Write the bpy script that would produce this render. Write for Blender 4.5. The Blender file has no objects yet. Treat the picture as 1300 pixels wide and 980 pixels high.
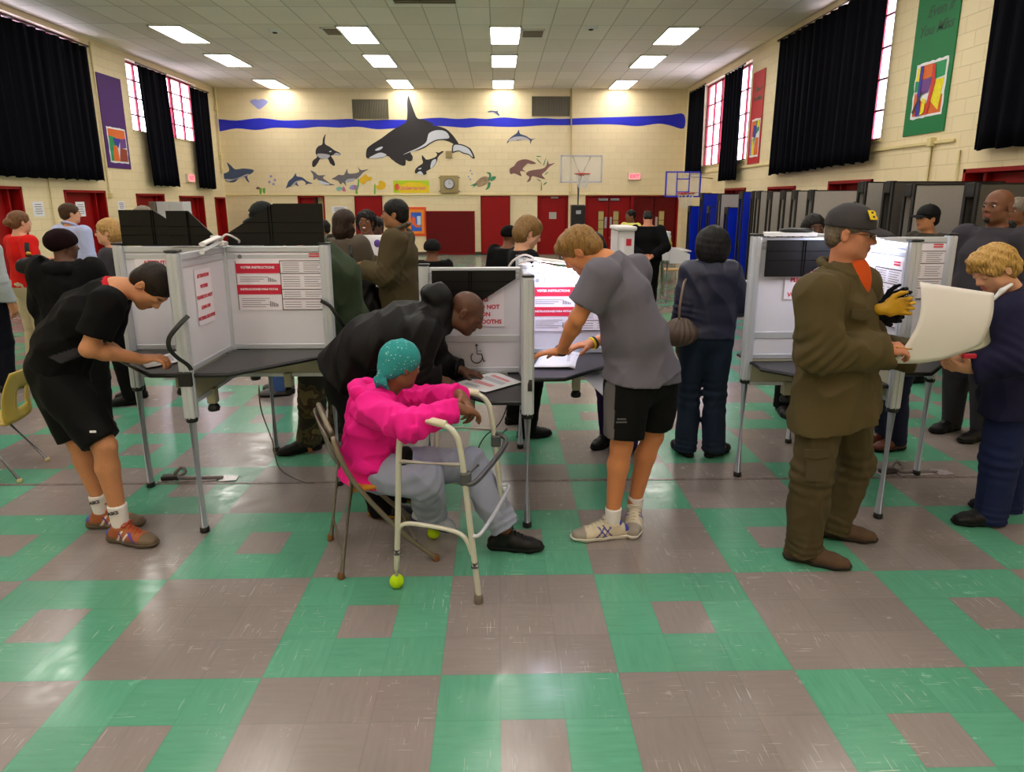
import bpy, bmesh, math, random
import numpy as np
from mathutils import Vector, Matrix
random.seed(4); rng=np.random.default_rng(7)
scn=bpy.context.scene
COL=scn.collection
PI=math.pi
# ---------------------------------------------------------------- camera geometry (1300x980 frame)
F_,PT,YW,RL,HC=835.21,0.22567,0.01975,0.00122,1.786
def _rot():
    f=np.array([math.sin(YW)*math.cos(PT),math.cos(YW)*math.cos(PT),-math.sin(PT)])
    r=np.array([math.cos(YW),-math.sin(YW),0.]); d=np.cross(f,r)
    c,s=math.cos(RL),math.sin(RL)
    return np.array([c*r+s*d,-s*r+c*d,f])
RC=_rot()
def _ray(px,py): return RC.T@np.array([(px-650)/F_,(py-445)/F_,1.])
def at(px,py,Y):
    d=_ray(px,py); t=Y/d[1]; return Vector((d[0]*t,Y,d[2]*t+HC))
def atx(px,py,X):
    d=_ray(px,py); t=X/d[0]; return Vector((X,d[1]*t,d[2]*t+HC))
def atz(px,py,Z=0.):
    d=_ray(px,py); t=(Z-HC)/d[2]; return Vector((d[0]*t,d[1]*t,Z))
cam=bpy.data.cameras.new('camera'); camo=bpy.data.objects.new('camera',cam); COL.objects.link(camo)
cam.sensor_fit='HORIZONTAL'; cam.sensor_width=36; cam.lens=36*F_/1300; cam.shift_y=-45/1300
cam.clip_end=200
M3=Matrix(((RC[0][0],-RC[1][0],-RC[2][0]),(RC[0][1],-RC[1][1],-RC[2][1]),(RC[0][2],-RC[1][2],-RC[2][2])))
camo.matrix_world=Matrix.Translation((0,0,HC))@M3.to_4x4()
scn.camera=camo
scn.view_settings.view_transform='Standard'; scn.view_settings.look='None'; scn.view_settings.gamma=1
scn.view_settings.use_curve_mapping=False
# ---------------------------------------------------------------- materials
MATS={}; TINTED=set()
def srgb(c):
    return tuple(((x/255)/12.92 if x/255<=0.04045 else ((x/255+0.055)/1.055)**2.4) for x in c)
def _new(name):
    m=bpy.data.materials.new(name); m.use_nodes=True; nt=m.node_tree
    return m,nt,nt.nodes,nt.links,nt.nodes['Principled BSDF']
def mat(name,c,rough=.6,metal=0,spec=.5,emit=None,es=0,noise=0,nscale=20,bump=0,bscale=200,trans=0,sss=0,alpha=1,sheen=0):
    """plain procedural surface; c in sRGB 0-255. noise varies value a little; bump adds grain"""
    if name in MATS: return MATS[name]
    m,nt,N,L,P=_new(name); c=srgb(c)
    P.inputs['Base Color'].default_value=(*c,1); P.inputs['Roughness'].default_value=rough
    P.inputs['Metallic'].default_value=metal; P.inputs['Specular IOR Level'].default_value=spec
    if trans: P.inputs['Transmission Weight'].default_value=trans
    if alpha<1: P.inputs['Alpha'].default_value=alpha
    if sheen: P.inputs['Sheen Weight'].default_value=sheen
    if sss:
        P.inputs['Subsurface Weight'].default_value=sss; P.inputs['Subsurface Radius'].default_value=(.01,.004,.002)
    if emit: P.inputs['Emission Color'].default_value=(*srgb(emit),1); P.inputs['Emission Strength'].default_value=es
    tc=N.new('ShaderNodeTexCoord')
    if noise:
        n=N.new('ShaderNodeTexNoise'); n.inputs['Scale'].default_value=nscale; n.inputs['Detail'].default_value=4
        L.new(tc.outputs['Object'],n.inputs['Vector'])
        r=N.new('ShaderNodeMapRange'); r.inputs['From Min'].default_value=.3; r.inputs['From Max'].default_value=.7
        r.inputs['To Min'].default_value=1-noise; r.inputs['To Max'].default_value=1+noise
        L.new(n.outputs['Fac'],r.inputs['Value'])
        mx=N.new('ShaderNodeVectorMath'); mx.operation='SCALE'; mx.inputs[0].default_value=c
        L.new(r.outputs['Result'],mx.inputs['Scale']); L.new(mx.outputs['Vector'],P.inputs['Base Color'])
    if bump:
        n=N.new('ShaderNodeTexNoise'); n.inputs['Scale'].default_value=bscale; n.inputs['Detail'].default_value=3
        L.new(tc.outputs['Object'],n.inputs['Vector'])
        b=N.new('ShaderNodeBump'); b.inputs['Strength'].default_value=bump; b.inputs['Distance'].default_value=.004
        L.new(n.outputs['Fac'],b.inputs['Height']); L.new(b.outputs['Normal'],P.inputs['Normal'])
    MATS[name]=m; return m
def ridged(N,sc):
    n=N.new('ShaderNodeTexNoise'); n.noise_type='RIDGED_MULTIFRACTAL'; n.inputs['Scale'].default_value=sc*.7; n.inputs['Detail'].default_value=2.5; n.inputs['Distortion'].default_value=.9; n.inputs['Roughness'].default_value=.45
    return n
def fabric(name,c,rough=.85,fold=.5,fscale=7,weave=350,sheen=.0,spec=.25):
    """cloth: soft creases from stretched noise plus fine weave"""
    if name in MATS: return MATS[name]
    m,nt,N,L,P=_new(name)
    if max(c)<48: c=tuple(x*.6 for x in c); spec*=.5
    c=srgb(c)
    P.inputs['Roughness'].default_value=rough; P.inputs['Specular IOR Level'].default_value=spec
    P.inputs['Sheen Weight'].default_value=sheen
    tc=N.new('ShaderNodeTexCoord')
    n=ridged(N,fscale)
    n2=N.new('ShaderNodeTexNoise'); n2.inputs['Scale'].default_value=weave; n2.inputs['Detail'].default_value=1
    mp=N.new('ShaderNodeMapping'); mp.inputs['Scale'].default_value=(1,1,.45)
    L.new(tc.outputs['Object'],mp.inputs['Vector']); L.new(mp.outputs['Vector'],n.inputs['Vector']); L.new(tc.outputs['Object'],n2.inputs['Vector'])
    b=N.new('ShaderNodeBump'); b.inputs['Strength'].default_value=min(1,fold*1.6); b.inputs['Distance'].default_value=.022
    b2=N.new('ShaderNodeBump'); b2.inputs['Strength'].default_value=.3; b2.inputs['Distance'].default_value=.002
    L.new(n.outputs['Fac'],b.inputs['Height']); L.new(b.outputs['Normal'],b2.inputs['Normal']); L.new(n2.outputs['Fac'],b2.inputs['Height'])
    L.new(b2.outputs['Normal'],P.inputs['Normal'])
    r=N.new('ShaderNodeMapRange'); r.inputs['From Min'].default_value=.3; r.inputs['From Max'].default_value=.7; r.inputs['To Min'].default_value=.88; r.inputs['To Max'].default_value=1.12
    L.new(n2.outputs['Fac'],r.inputs['Value'])
    mx=N.new('ShaderNodeVectorMath'); mx.operation='SCALE'; mx.inputs[0].default_value=c
    L.new(r.outputs['Result'],mx.inputs['Scale']); L.new(mx.outputs['Vector'],P.inputs['Base Color'])
    MATS[name]=m; return m
# ---------------------------------------------------------------- objects
def tag(o,label=None,cat=None,group=None,kind=None):
    if label: o['label']=label
    if cat: o['category']=cat
    if group: o['group']=group
    if kind: o['kind']=kind
    return o
def thing(name,label,cat,loc=(0,0,0),rz=0,group=None):
    o=bpy.data.objects.new(name,None); o.empty_display_size=.1; COL.objects.link(o)
    o.location=loc; o.rotation_euler=(0,0,rz); return tag(o,label,cat,group)
def inv_chain(p):
    M=Matrix()
    while p: M=M@Matrix.LocRotScale(p.location,p.rotation_euler,None).inverted(); p=p.parent
    return M
def obj(name,bm,m,parent=None,smooth=False,world=False,label=None):
    """bm: bmesh or (verts,faces). Vertices are in the parent's local frame unless world=True"""
    me=bpy.data.meshes.new(name)
    if isinstance(bm,tuple): me.from_pydata([tuple(map(float,v)) for v in bm[0]],[],[tuple(map(int,f)) for f in bm[1]])
    else: bm.to_mesh(me); bm.free()
    for x in (m if isinstance(m,(list,tuple)) else [m]):
        me.materials.append(x)
        if x.name in TINTED and 'tint' not in me.color_attributes:
            ca=me.color_attributes.new('tint','FLOAT_COLOR','POINT'); ca.data.foreach_set('color',[0.]*(4*len(me.vertices)))
    if smooth: me.polygons.foreach_set('use_smooth',[True]*len(me.polygons))
    o=bpy.data.objects.new(name,me); COL.objects.link(o)
    if parent:
        o.parent=parent
        if world:
            me.transform(inv_chain(parent))
    if label: o['label']=label
    return o
def struct(name,bm,m,smooth=False,parent=None):
    o=obj(name,bm,m,parent,smooth)
    if not parent: o['kind']='structure'
    return o
def BM(): return bmesh.new()
def _xf(bm,vs,loc,rot=None):
    M=Matrix.Translation(loc)
    if rot is not None: M=M@(rot if isinstance(rot,Matrix) else Matrix.Rotation(rot,4,'Z'))
    bmesh.ops.transform(bm,matrix=M,verts=vs)
def box(bm,lo,hi,bev=0,rot=None,pivot=None,seg=2,mi=0):
    lo,hi=Vector(lo),Vector(hi); c=(lo+hi)/2; s=hi-lo
    r=bmesh.ops.create_cube(bm,size=1); vs=r['verts']
    for v in vs: v.co=Vector((v.co.x*s.x,v.co.y*s.y,v.co.z*s.z))
    fs=set(f for v in vs for f in v.link_faces)
    if bev>0:
        es=list(set(e for v in vs for e in v.link_edges))
        q=bmesh.ops.bevel(bm,geom=es,offset=min(bev,min(s)*.45),segments=seg,affect='EDGES',profile=.5)
        vs=list(set(v for f in q['faces'] for v in f.verts)|set(v for v in vs if v.is_valid))
        fs=set(f for v in vs for f in v.link_faces)
    for f in fs: f.material_index=mi
    if rot is None: _xf(bm,vs,c)
    else:
        pv=Vector(pivot) if pivot is not None else c
        R=rot if isinstance(rot,Matrix) else Matrix.Rotation(rot,4,'Z')
        bmesh.ops.transform(bm,matrix=Matrix.Translation(pv)@R.to_4x4()@Matrix.Translation(c-pv),verts=vs)
    return bm
def frame(d):
    d=Vector(d).normalized(); u=Vector((0,0,1)) if abs(d.z)<.95 else Vector((1,0,0))
    x=d.cross(u).normalized(); y=x.cross(d).normalized(); return x,y,d
def tube(bm,pts,r,n=12,caps=True,closed=False,mi=0,flat=1.0,up=None):
    """sweep a circle along pts; r number or list"""
    pts=[Vector(p) for p in pts]; k=len(pts); rr=r if isinstance(r,(list,tuple)) else [r]*k
    rings=[]; px=None
    for i,p in enumerate(pts):
        if closed: d=pts[(i+1)%k]-pts[i-1]
        else: d=(pts[min(i+1,k-1)]-pts[max(i-1,0)])
        if d.length<1e-9: d=Vector((0,0,1))
        d.normalize()
        if px is None:
            x,y,_=frame(d)
            if up is not None: y=(Vector(up)-d*Vector(up).dot(d)).normalized(); x=d.cross(y)
        else: x=(px-d*px.dot(d)).normalized(); y=x.cross(d)*-1; y=d.cross(x)
        px=x
        rings.append([bm.verts.new(p+x*math.cos(2*PI*j/n)*rr[i]+y*math.sin(2*PI*j/n)*rr[i]*flat) for j in range(n)])
    m=k if closed else k-1
    for i in range(m):
        a,b=rings[i],rings[(i+1)%k]
        for j in range(n):
            f=bm.faces.new((a[j],a[(j+1)%n],b[(j+1)%n],b[j])); f.smooth=True; f.material_index=mi
    if caps and not closed:
        for rg in (rings[0][::-1],rings[-1]):
            f=bm.faces.new(rg); f.material_index=mi
            for e in f.edges: e.smooth=False
    return bm
def cyl(bm,a,b,r,n=16,mi=0): return tube(bm,[a,b],r,n,mi=mi)
def spline(P,n=6,closed=False):
    P=[Vector(p) for p in P]; k=len(P); o=[]
    for i in range(k if closed else k-1):
        if closed: a,b,c,d=P[i-1],P[i],P[(i+1)%k],P[(i+2)%k]
        else: a,b,c,d=P[max(i-1,0)],P[i],P[i+1],P[min(i+2,k-1)]
        for j in range(n):
            t=j/n; o.append(.5*((2*b)+(c-a)*t+(2*a-5*b+4*c-d)*t*t+(3*b-a-3*c+d)*t**3))
    if not closed: o.append(P[-1])
    return o
def poly(bm,pts,th,mi=0):
    """prism from a planar outline, extruded by vector th"""
    th=Vector(th); vs=[bm.verts.new(p) for p in pts]; ws=[bm.verts.new(Vector(p)+th) for p in pts]
    f=bm.faces.new(vs); f.material_index=mi; g=bm.faces.new(ws[::-1]); g.material_index=mi
    k=len(vs)
    for i in range(k):
        h=bm.faces.new((vs[(i+1)%k],vs[i],ws[i],ws[(i+1)%k])); h.material_index=mi
    bmesh.ops.recalc_face_normals(bm,faces=bm.faces[:])
    return bm
def lathe(bm,prof,n=20,loc=(0,0,0),mi=0):
    rings=[]
    for r,z in prof: rings.append([bm.verts.new((loc[0]+r*math.cos(2*PI*j/n),loc[1]+r*math.sin(2*PI*j/n),loc[2]+z)) for j in range(n)])
    for a,b in zip(rings,rings[1:]):
        for j in range(n):
            f=bm.faces.new((a[j],a[(j+1)%n],b[(j+1)%n],b[j])); f.smooth=True; f.material_index=mi
    for rg in (rings[0][::-1],rings[-1]):
        for e in bm.faces.new(rg).edges: e.smooth=False
    return bm
def ico(bm,c,r,sub=3,mi=0,rot=None):
    q=bmesh.ops.create_icosphere(bm,subdivisions=sub,radius=1); r=(r,r,r) if not isinstance(r,(tuple,list)) else r
    M=Matrix.Translation(c)@(rot.to_4x4() if rot else Matrix())@Matrix.Diagonal((*r,1))
    bmesh.ops.transform(bm,matrix=M,verts=q['verts'])
    for f in set(f for v in q['verts'] for f in v.link_faces): f.smooth=True; f.material_index=mi
    return bm
def text_mesh(name,body,size,m,parent,origin,right,up,align='CENTER',depth=.0006,bold=0,shear=0,xs=1):
    """flat lettering as a mesh in world space at origin, reading along `right`"""
    cu=bpy.data.curves.new(name,'FONT'); cu.body=body; cu.size=size; cu.align_x=align; cu.align_y='CENTER'
    cu.extrude=depth; cu.offset=bold; cu.shear=shear; cu.resolution_u=3; cu.space_line=.95
    t=bpy.data.objects.new(name,cu); COL.objects.link(t)
    dg=bpy.context.evaluated_depsgraph_get(); me=bpy.data.meshes.new_from_object(t.evaluated_get(dg)); bpy.data.objects.remove(t)
    r=Vector(right).normalized(); u=Vector(up).normalized(); n=r.cross(u)
    M=Matrix(((r.x*xs,u.x,n.x,origin[0]),(r.y*xs,u.y,n.y,origin[1]),(r.z*xs,u.z,n.z,origin[2]),(0,0,0,1)))
    me.transform(M); me.materials.clear(); me.materials.append(m)
    o=bpy.data.objects.new(name,me); COL.objects.link(o)
    if parent:
        o.parent=parent; me.transform(inv_chain(parent))
    return o
def dup(root,loc=None,rz=None,label=None):
    r=root.copy(); COL.objects.link(r)
    if loc is not None: r.location=loc
    if rz is not None: r.rotation_euler=(0,0,rz)
    if label: r['label']=label
    for ch in list(root.children):
        c=ch.copy(); COL.objects.link(c); c.parent=r
        for g in ch.children:
            d=g.copy(); COL.objects.link(d); d.parent=c
    return r
# ================================================================ ROOM
XL,XR,YB,YF,ZC=-8.8,6.0,22.0,-3.5,5.19
def wall_mat():
    m,nt,N,L,P=_new('painted_block_wall')
    tc=N.new('ShaderNodeTexCoord'); g=N.new('ShaderNodeNewGeometry')
    # world position -> (horizontal run, height); both walls share it because x+y runs along either
    sp=N.new('ShaderNodeSeparateXYZ'); L.new(g.outputs['Position'],sp.inputs[0])
    ad=N.new('ShaderNodeMath'); L.new(sp.outputs['X'],ad.inputs[0]); L.new(sp.outputs['Y'],ad.inputs[1])
    cb=N.new('ShaderNodeCombineXYZ'); L.new(ad.outputs[0],cb.inputs['X']); L.new(sp.outputs['Z'],cb.inputs['Y'])
    b=N.new('ShaderNodeTexBrick'); L.new(cb.outputs[0],b.inputs['Vector'])
    b.inputs['Scale'].default_value=1; b.inputs['Brick Width'].default_value=.406; b.inputs['Row Height'].default_value=.203
    b.inputs['Mortar Size'].default_value=.006; b.inputs['Mortar Smooth'].default_value=.6
    b.inputs['Color1'].default_value=(*srgb((240,221,180)),1); b.inputs['Color2'].default_value=(*srgb((236,216,174)),1)
    b.inputs['Mortar'].default_value=(*srgb((222,202,158)),1)
    n=N.new('ShaderNodeTexNoise'); n.inputs['Scale'].default_value=.8; n.inputs['Detail'].default_value=5; L.new(g.outputs['Position'],n.inputs['Vector'])
    mr=N.new('ShaderNodeMapRange'); mr.inputs['To Min'].default_value=.93; mr.inputs['To Max'].default_value=1.05; L.new(n.outputs['Fac'],mr.inputs['Value'])
    mx=N.new('ShaderNodeVectorMath'); mx.operation='SCALE'; L.new(b.outputs['Color'],mx.inputs[0]); L.new(mr.outputs[0],mx.inputs['Scale'])
    L.new(mx.outputs[0],P.inputs['Base Color'])
    bp=N.new('ShaderNodeBump'); bp.invert=True; bp.inputs['Strength'].default_value=.5; bp.inputs['Distance'].default_value=.01; L.new(b.outputs['Fac'],bp.inputs['Height'])
    L.new(bp.outputs[0],P.inputs['Normal']); P.inputs['Roughness'].default_value=.45
    return m
def floor_mat():
    m,nt,N,L,P=_new('checker_vinyl_tile')
    T=.6858/3; X0,Y0=-.2316,2.1957
    g=N.new('ShaderNodeNewGeometry'); sp=N.new('ShaderNodeSeparateXYZ'); L.new(g.outputs['Position'],sp.inputs[0])
    def M(op,a,b=None,c=None):
        n=N.new('ShaderNodeMath'); n.operation=op
        for i,v in enumerate((a,b,c)):
            if v is None: continue
            if isinstance(v,(int,float)): n.inputs[i].default_value=v
            else: L.new(v,n.inputs[i])
        return n.outputs[0]
    u=M('DIVIDE',M('SUBTRACT',sp.outputs['X'],X0),T); v=M('DIVIDE',M('SUBTRACT',sp.outputs['Y'],Y0),T)
    iu,iv=M('FLOOR',u),M('FLOOR',v)
    bu,bv=M('FLOOR',M('DIVIDE',u,3)),M('FLOOR',M('DIVIDE',v,3))
    par=M('FLOORED_MODULO',M('ADD',bu,bv),2)      # 1 = green block
    cu=M('COMPARE',M('FLOORED_MODULO',iu,3),1,.1); cv=M('COMPARE',M('FLOORED_MODULO',iv,3),1,.1)
    cen=M('MULTIPLY',cu,cv)
    green=M('MULTIPLY',M('SUBTRACT',1,par) if GREEN_EVEN else par,M('SUBTRACT',1,cen))
    fu,fv=M('FRACT',u),M('FRACT',v)
    ed=M('MINIMUM',M('MINIMUM',fu,M('SUBTRACT',1,fu)),M('MINIMUM',fv,M('SUBTRACT',1,fv)))
    seam=N.new('ShaderNodeMapRange'); seam.inputs['From Min'].default_value=.006; seam.inputs['From Max'].default_value=.016; seam.inputs['To Min'].default_value=1; seam.inputs['To Max'].default_value=0; L.new(ed,seam.inputs['Value'])
    # per tile random and streaks whose direction alternates tile by tile
    cb=N.new('ShaderNodeCombineXYZ'); L.new(iu,cb.inputs['X']); L.new(iv,cb.inputs['Y'])
    wn=N.new('ShaderNodeTexWhiteNoise'); wn.noise_dimensions='3D'; L.new(cb.outputs[0],wn.inputs['Vector'])
    alt=M('FLOORED_MODULO',M('ADD',iu,iv),2)
    def streak(sx,sy,off):
        c=N.new('ShaderNodeCombineXYZ'); L.new(M('ADD',M('MULTIPLY',sp.outputs['X'],sx),M('MULTIPLY',wn.outputs['Value'],off)),c.inputs['X']); L.new(M('MULTIPLY',sp.outputs['Y'],sy),c.inputs['Y'])
        n=N.new('ShaderNodeTexNoise'); n.inputs['Scale'].default_value=1; n.inputs['Detail'].default_value=4; n.inputs['Roughness'].default_value=.6; L.new(c.outputs[0],n.inputs['Vector']); return n.outputs['Fac']
    s1,s2=streak(6,55,9),streak(55,6,9)
    mixs=N.new('ShaderNodeMix'); L.new(alt,mixs.inputs[0]); L.new(s1,mixs.inputs[2]); L.new(s2,mixs.inputs[3])
    def ramp(v,e):
        r=N.new('ShaderNodeValToRGB'); L.new(v,r.inputs[0]); el=r.color_ramp.elements
        while len(el)<len(e): el.new(.5)
        for q,(p_,c_) in zip(el,e): q.position=p_; q.color=(*srgb(c_),1)
        return r.outputs[0]
    gr=ramp(mixs.outputs[0],[(.2,(86,150,122)),(.42,(94,163,134)),(.6,(97,167,137)),(.78,(103,172,142)),(.9,(124,184,158))])
    gy=ramp(mixs.outputs[0],[(.20,(138,128,125)),(.42,(145,134,131)),(.6,(148,137,134)),(.8,(152,141,138)),(.9,(162,152,149))])
    mc=N.new('ShaderNodeMix'); mc.data_type='RGBA'; L.new(green,mc.inputs[0]); L.new(gy,mc.inputs[6]); L.new(gr,mc.inputs[7])
    tv=M('ADD',M('MULTIPLY',wn.outputs['Value'],.12),.94)
    big=N.new('ShaderNodeTexNoise'); big.inputs['Scale'].default_value=1.3; big.inputs['Detail'].default_value=6; L.new(g.outputs['Position'],big.inputs['Vector'])
    tv2=M('MULTIPLY',M('MULTIPLY',tv,.88),M('MULTIPLY',M('ADD',M('MULTIPLY',big.outputs['Fac'],.35),.84),M('SUBTRACT',1,M('MULTIPLY',seam.outputs[0],.10))))
    sc=N.new('ShaderNodeVectorMath'); sc.operation='SCALE'; L.new(mc.outputs[2],sc.inputs[0]); L.new(tv2,sc.inputs['Scale'])
    # pale scuffs: short scratches, along or across, only in scattered spots
    def scuff(sx,sy,th):
        c=N.new('ShaderNodeCombineXYZ'); L.new(M('MULTIPLY',sp.outputs['X'],sx),c.inputs['X']); L.new(M('MULTIPLY',sp.outputs['Y'],sy),c.inputs['Y'])
        n=N.new('ShaderNodeTexNoise'); n.inputs['Scale'].default_value=1; n.inputs['Detail'].default_value=2; L.new(c.outputs[0],n.inputs['Vector'])
        r=N.new('ShaderNodeMapRange'); r.inputs['From Min'].default_value=th; r.inputs['From Max'].default_value=th+.02; L.new(n.outputs['Fac'],r.inputs['Value']); return r.outputs[0]
    spot=N.new('ShaderNodeTexNoise'); spot.inputs['Scale'].default_value=2.6; L.new(g.outputs['Position'],spot.inputs['Vector'])
    sr=N.new('ShaderNodeMapRange'); sr.inputs['From Min'].default_value=.48; sr.inputs['From Max'].default_value=.6; L.new(spot.outputs['Fac'],sr.inputs['Value'])
    sf=M('MULTIPLY',M('MULTIPLY',M('MAXIMUM',scuff(7,150,.675),scuff(150,7,.675)),sr.outputs[0]),.55)
    mw=N.new('ShaderNodeMix'); mw.data_type='RGBA'; L.new(sf,mw.inputs[0]); L.new(sc.outputs[0],mw.inputs[6]); mw.inputs[7].default_value=(.62,.64,.58,1)
    L.new(mw.outputs[2],P.inputs['Base Color'])
    # worn wax: roughness varies in broad patches and fine scuffs
    sc1=N.new('ShaderNodeTexNoise'); sc1.inputs['Scale'].default_value=9; sc1.inputs['Detail'].default_value=8; sc1.inputs['Roughness'].default_value=.7; L.new(g.outputs['Position'],sc1.inputs['Vector'])
    rr=N.new('ShaderNodeMapRange'); rr.inputs['From Min'].default_value=.3; rr.inputs['From Max'].default_value=.7; rr.inputs['To Min'].default_value=.10; rr.inputs['To Max'].default_value=.30; L.new(sc1.outputs['Fac'],rr.inputs['Value'])
    L.new(rr.outputs[0],P.inputs['Roughness']); P.inputs['Specular IOR Level'].default_value=.55
    bn=N.new('ShaderNodeTexNoise'); bn.inputs['Scale'].default_value=5; bn.inputs['Detail'].default_value=5; L.new(g.outputs['Position'],bn.inputs['Vector'])
    hh=M('MULTIPLY',bn.outputs['Fac'],.5)
    bp=N.new('ShaderNodeBump'); bp.inputs['Strength'].default_value=.18; bp.inputs['Distance'].default_value=.01; L.new(hh,bp.inputs['Height']); L.new(bp.outputs[0],P.inputs['Normal'])
    return m
GREEN_EVEN=False
def ceil_mat():
    m,nt,N,L,P=_new('acoustic_ceiling_tile')
    g=N.new('ShaderNodeNewGeometry')
    b=N.new('ShaderNodeTexBrick'); b.offset=0; b.inputs['Scale'].default_value=1; b.inputs['Brick Width'].default_value=.61; b.inputs['Row Height'].default_value=1.22
    b.inputs['Mortar Size'].default_value=.012; b.inputs['Bias'].default_value=0
    b.inputs['Color1'].default_value=(*srgb((232,221,204)),1); b.inputs['Color2'].default_value=(*srgb((246,236,221)),1); b.inputs['Mortar'].default_value=(*srgb((196,186,168)),1)
    mp=N.new('ShaderNodeMapping'); mp.inputs['Location'].default_value=(.14,.35,0); L.new(g.outputs['Position'],mp.inputs['Vector']); L.new(mp.outputs[0],b.inputs['Vector'])
    n=N.new('ShaderNodeTexNoise'); n.inputs['Scale'].default_value=.5; n.inputs['Detail'].default_value=6; L.new(g.outputs['Position'],n.inputs['Vector'])
    mr=N.new('ShaderNodeMapRange'); mr.inputs['To Min'].default_value=.86; mr.inputs['To Max'].default_value=1.08; L.new(n.outputs['Fac'],mr.inputs['Value'])
    s=N.new('ShaderNodeVectorMath'); s.operation='SCALE'; L.new(b.outputs['Color'],s.inputs[0]); L.new(mr.outputs[0],s.inputs['Scale']); L.new(s.outputs[0],P.inputs['Base Color'])
    bp=N.new('ShaderNodeBump'); bp.invert=True; bp.inputs['Strength'].default_value=.4; bp.inputs['Distance'].default_value=.01; L.new(b.outputs['Fac'],bp.inputs['Height']); L.new(bp.outputs[0],P.inputs['Normal'])
    P.inputs['Roughness'].default_value=.8; return m
WALL=wall_mat()
RED=mat('red_door_paint',(146,6,8),.5,noise=.06,nscale=3,spec=.25)
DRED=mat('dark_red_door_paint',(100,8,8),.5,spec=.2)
FRAMER=mat('red_window_frame_paint',(176,24,58),.4)
CREAM=mat('cream_trim_paint',(222,204,146),.5)
ALU=mat('brushed_aluminium',(200,203,214),.32,metal=.3,bump=.05,bscale=400)
STEEL=mat('dull_steel',(150,150,150),.4,metal=.7)
BLACK=mat('black_plastic',(16,16,20),.4)
DARK=mat('dark_recess_paint',(34,24,18),.8)
WHITE=mat('white_paper',(236,234,240),.7)
GLASS=mat('clear_window_glass',(255,255,255),.02,trans=1,spec=.3)
struct('floor',box(BM(),(XL-.4,YF-.4,-.1),(XR+.4,YB+.4,0)),floor_mat())
struct('ceiling',box(BM(),(XL-.4,YF-.4,ZC),(XR+.4,YB+.4,ZC+.15)),ceil_mat())
TH=.3
def wall_x(name,x0,x1,holes,ya,yb):
    """wall parallel to Y with rectangular holes (y0,y1,z0,z1)"""
    bm=BM(); ys=sorted({ya,yb}|{h[0] for h in holes}|{h[1] for h in holes})
    for a,b in zip(ys,ys[1:]):
        hs=sorted([h for h in holes if h[0]<=a+1e-6 and h[1]>=b-1e-6],key=lambda h:h[2]); z=0
        for h in hs:
            if h[2]>z: box(bm,(x0,a,z),(x1,b,h[2]))
            z=h[3]
        if z<ZC: box(bm,(x0,a,z),(x1,b,ZC))
    bmesh.ops.remove_doubles(bm,verts=bm.verts[:],dist=1e-5)
    return struct(name,bm,WALL)
def wall_y(name,y0,y1,holes,xa,xb):
    bm=BM(); xs=sorted({xa,xb}|{h[0] for h in holes}|{h[1] for h in holes})
    for a,b in zip(xs,xs[1:]):
        hs=sorted([h for h in holes if h[0]<=a+1e-6 and h[1]>=b-1e-6],key=lambda h:h[2]); z=0
        for h in hs:
            if h[2]>z: box(bm,(a,y0,z),(b,y1,h[2]))
            z=h[3]
        if z<ZC: box(bm,(a,y0,z),(b,y1,ZC))
    return struct(name,bm,WALL)
winL=[(16.85,20.55,3.42,5.05),(8.2,15.1,2.6,5.08)]
winR=[(16.5,20.3,2.72,5.0),(10.70,13.0,2.7,5.08),(4.0,8.5,2.7,5.08)]
doorL=[(10.9,12.66,0,2.03),(13.87,15.31,0,1.99),(16.58,17.96,0,1.94),(18.79,20.32,0,1.9),(21.1,21.9,0,1.87)]
doorR=[(16.3,17.8,0,2.06),(13.55,14.95,0,2.05),(10.75,12.2,0,2.1),(6.9,8.65,0,2.16)]
doorB=[(-6.5,-5.64,0,1.91),(1.27,2.28,0,1.93),(2.84,5.9,0,1.93)]
wall_x('wall_left',XL-TH,XL,winL+doorL,YF,YB); wall_x('wall_right',XR,XR+TH,winR+doorR,YF,YB)
wall_y('wall_back',YB,YB+TH,doorB,XL-TH,XR+TH); wall_y('wall_front',YF-TH,YF,[],XL-TH,XR+TH)
# windows
wn_=1
def window(x,s,y0,y1,z0,z1,ncol,nrow,fm):
    """s=+1: wall body extends to +x"""
    global wn_
    root=bpy.data.objects.new(f'window_{wn_}',None); COL.objects.link(root); root['kind']='structure'; root.location=(x,(y0+y1)/2,z0); wn_+=1
    a,b=(x+s*.14,x+s*.2); a,b=min(a,b),max(a,b); bm=BM(); w=.05
    box(bm,(a,y0,z0),(b,y0+w,z1)); box(bm,(a,y1-w,z0),(b,y1,z1)); box(bm,(a,y0,z0),(b,y1,z0+w)); box(bm,(a,y0,z1-w),(b,y1,z1))
    for i in range(1,ncol):
        y=y0+(y1-y0)*i/ncol; ww=.045 if i%2==0 else .02; box(bm,(a,y-ww,z0),(b,y+ww,z1))
    for i in range(1,nrow):
        z=z0+(z1-z0)*i/nrow; box(bm,(a,y0,z-.015),(b,y1,z+.015))
    obj('window_frame',bm,fm,root,world=True)
    g=BM(); box(g,((a+b)/2-.003,y0,z0),((a+b)/2+.003,y1,z1)); obj('window_pane',g,GLASS,root,world=True)
    g=BM(); box(g,(min(x-s*.03,x+s*.14),y0-.03,z0-.03),(max(x-s*.03,x+s*.14),y1+.03,z0)); obj('window_sill',g,CREAM,root,world=True)
window(XL,-1,*winL[0],6,4,FRAMER); window(XL,-1,*winL[1],10,5,FRAMER)
window(XR,1,*winR[0],6,4,FRAMER); window(XR,1,*winR[1],4,5,FRAMER); window(XR,1,*winR[2],7,5,FRAMER)
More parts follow.
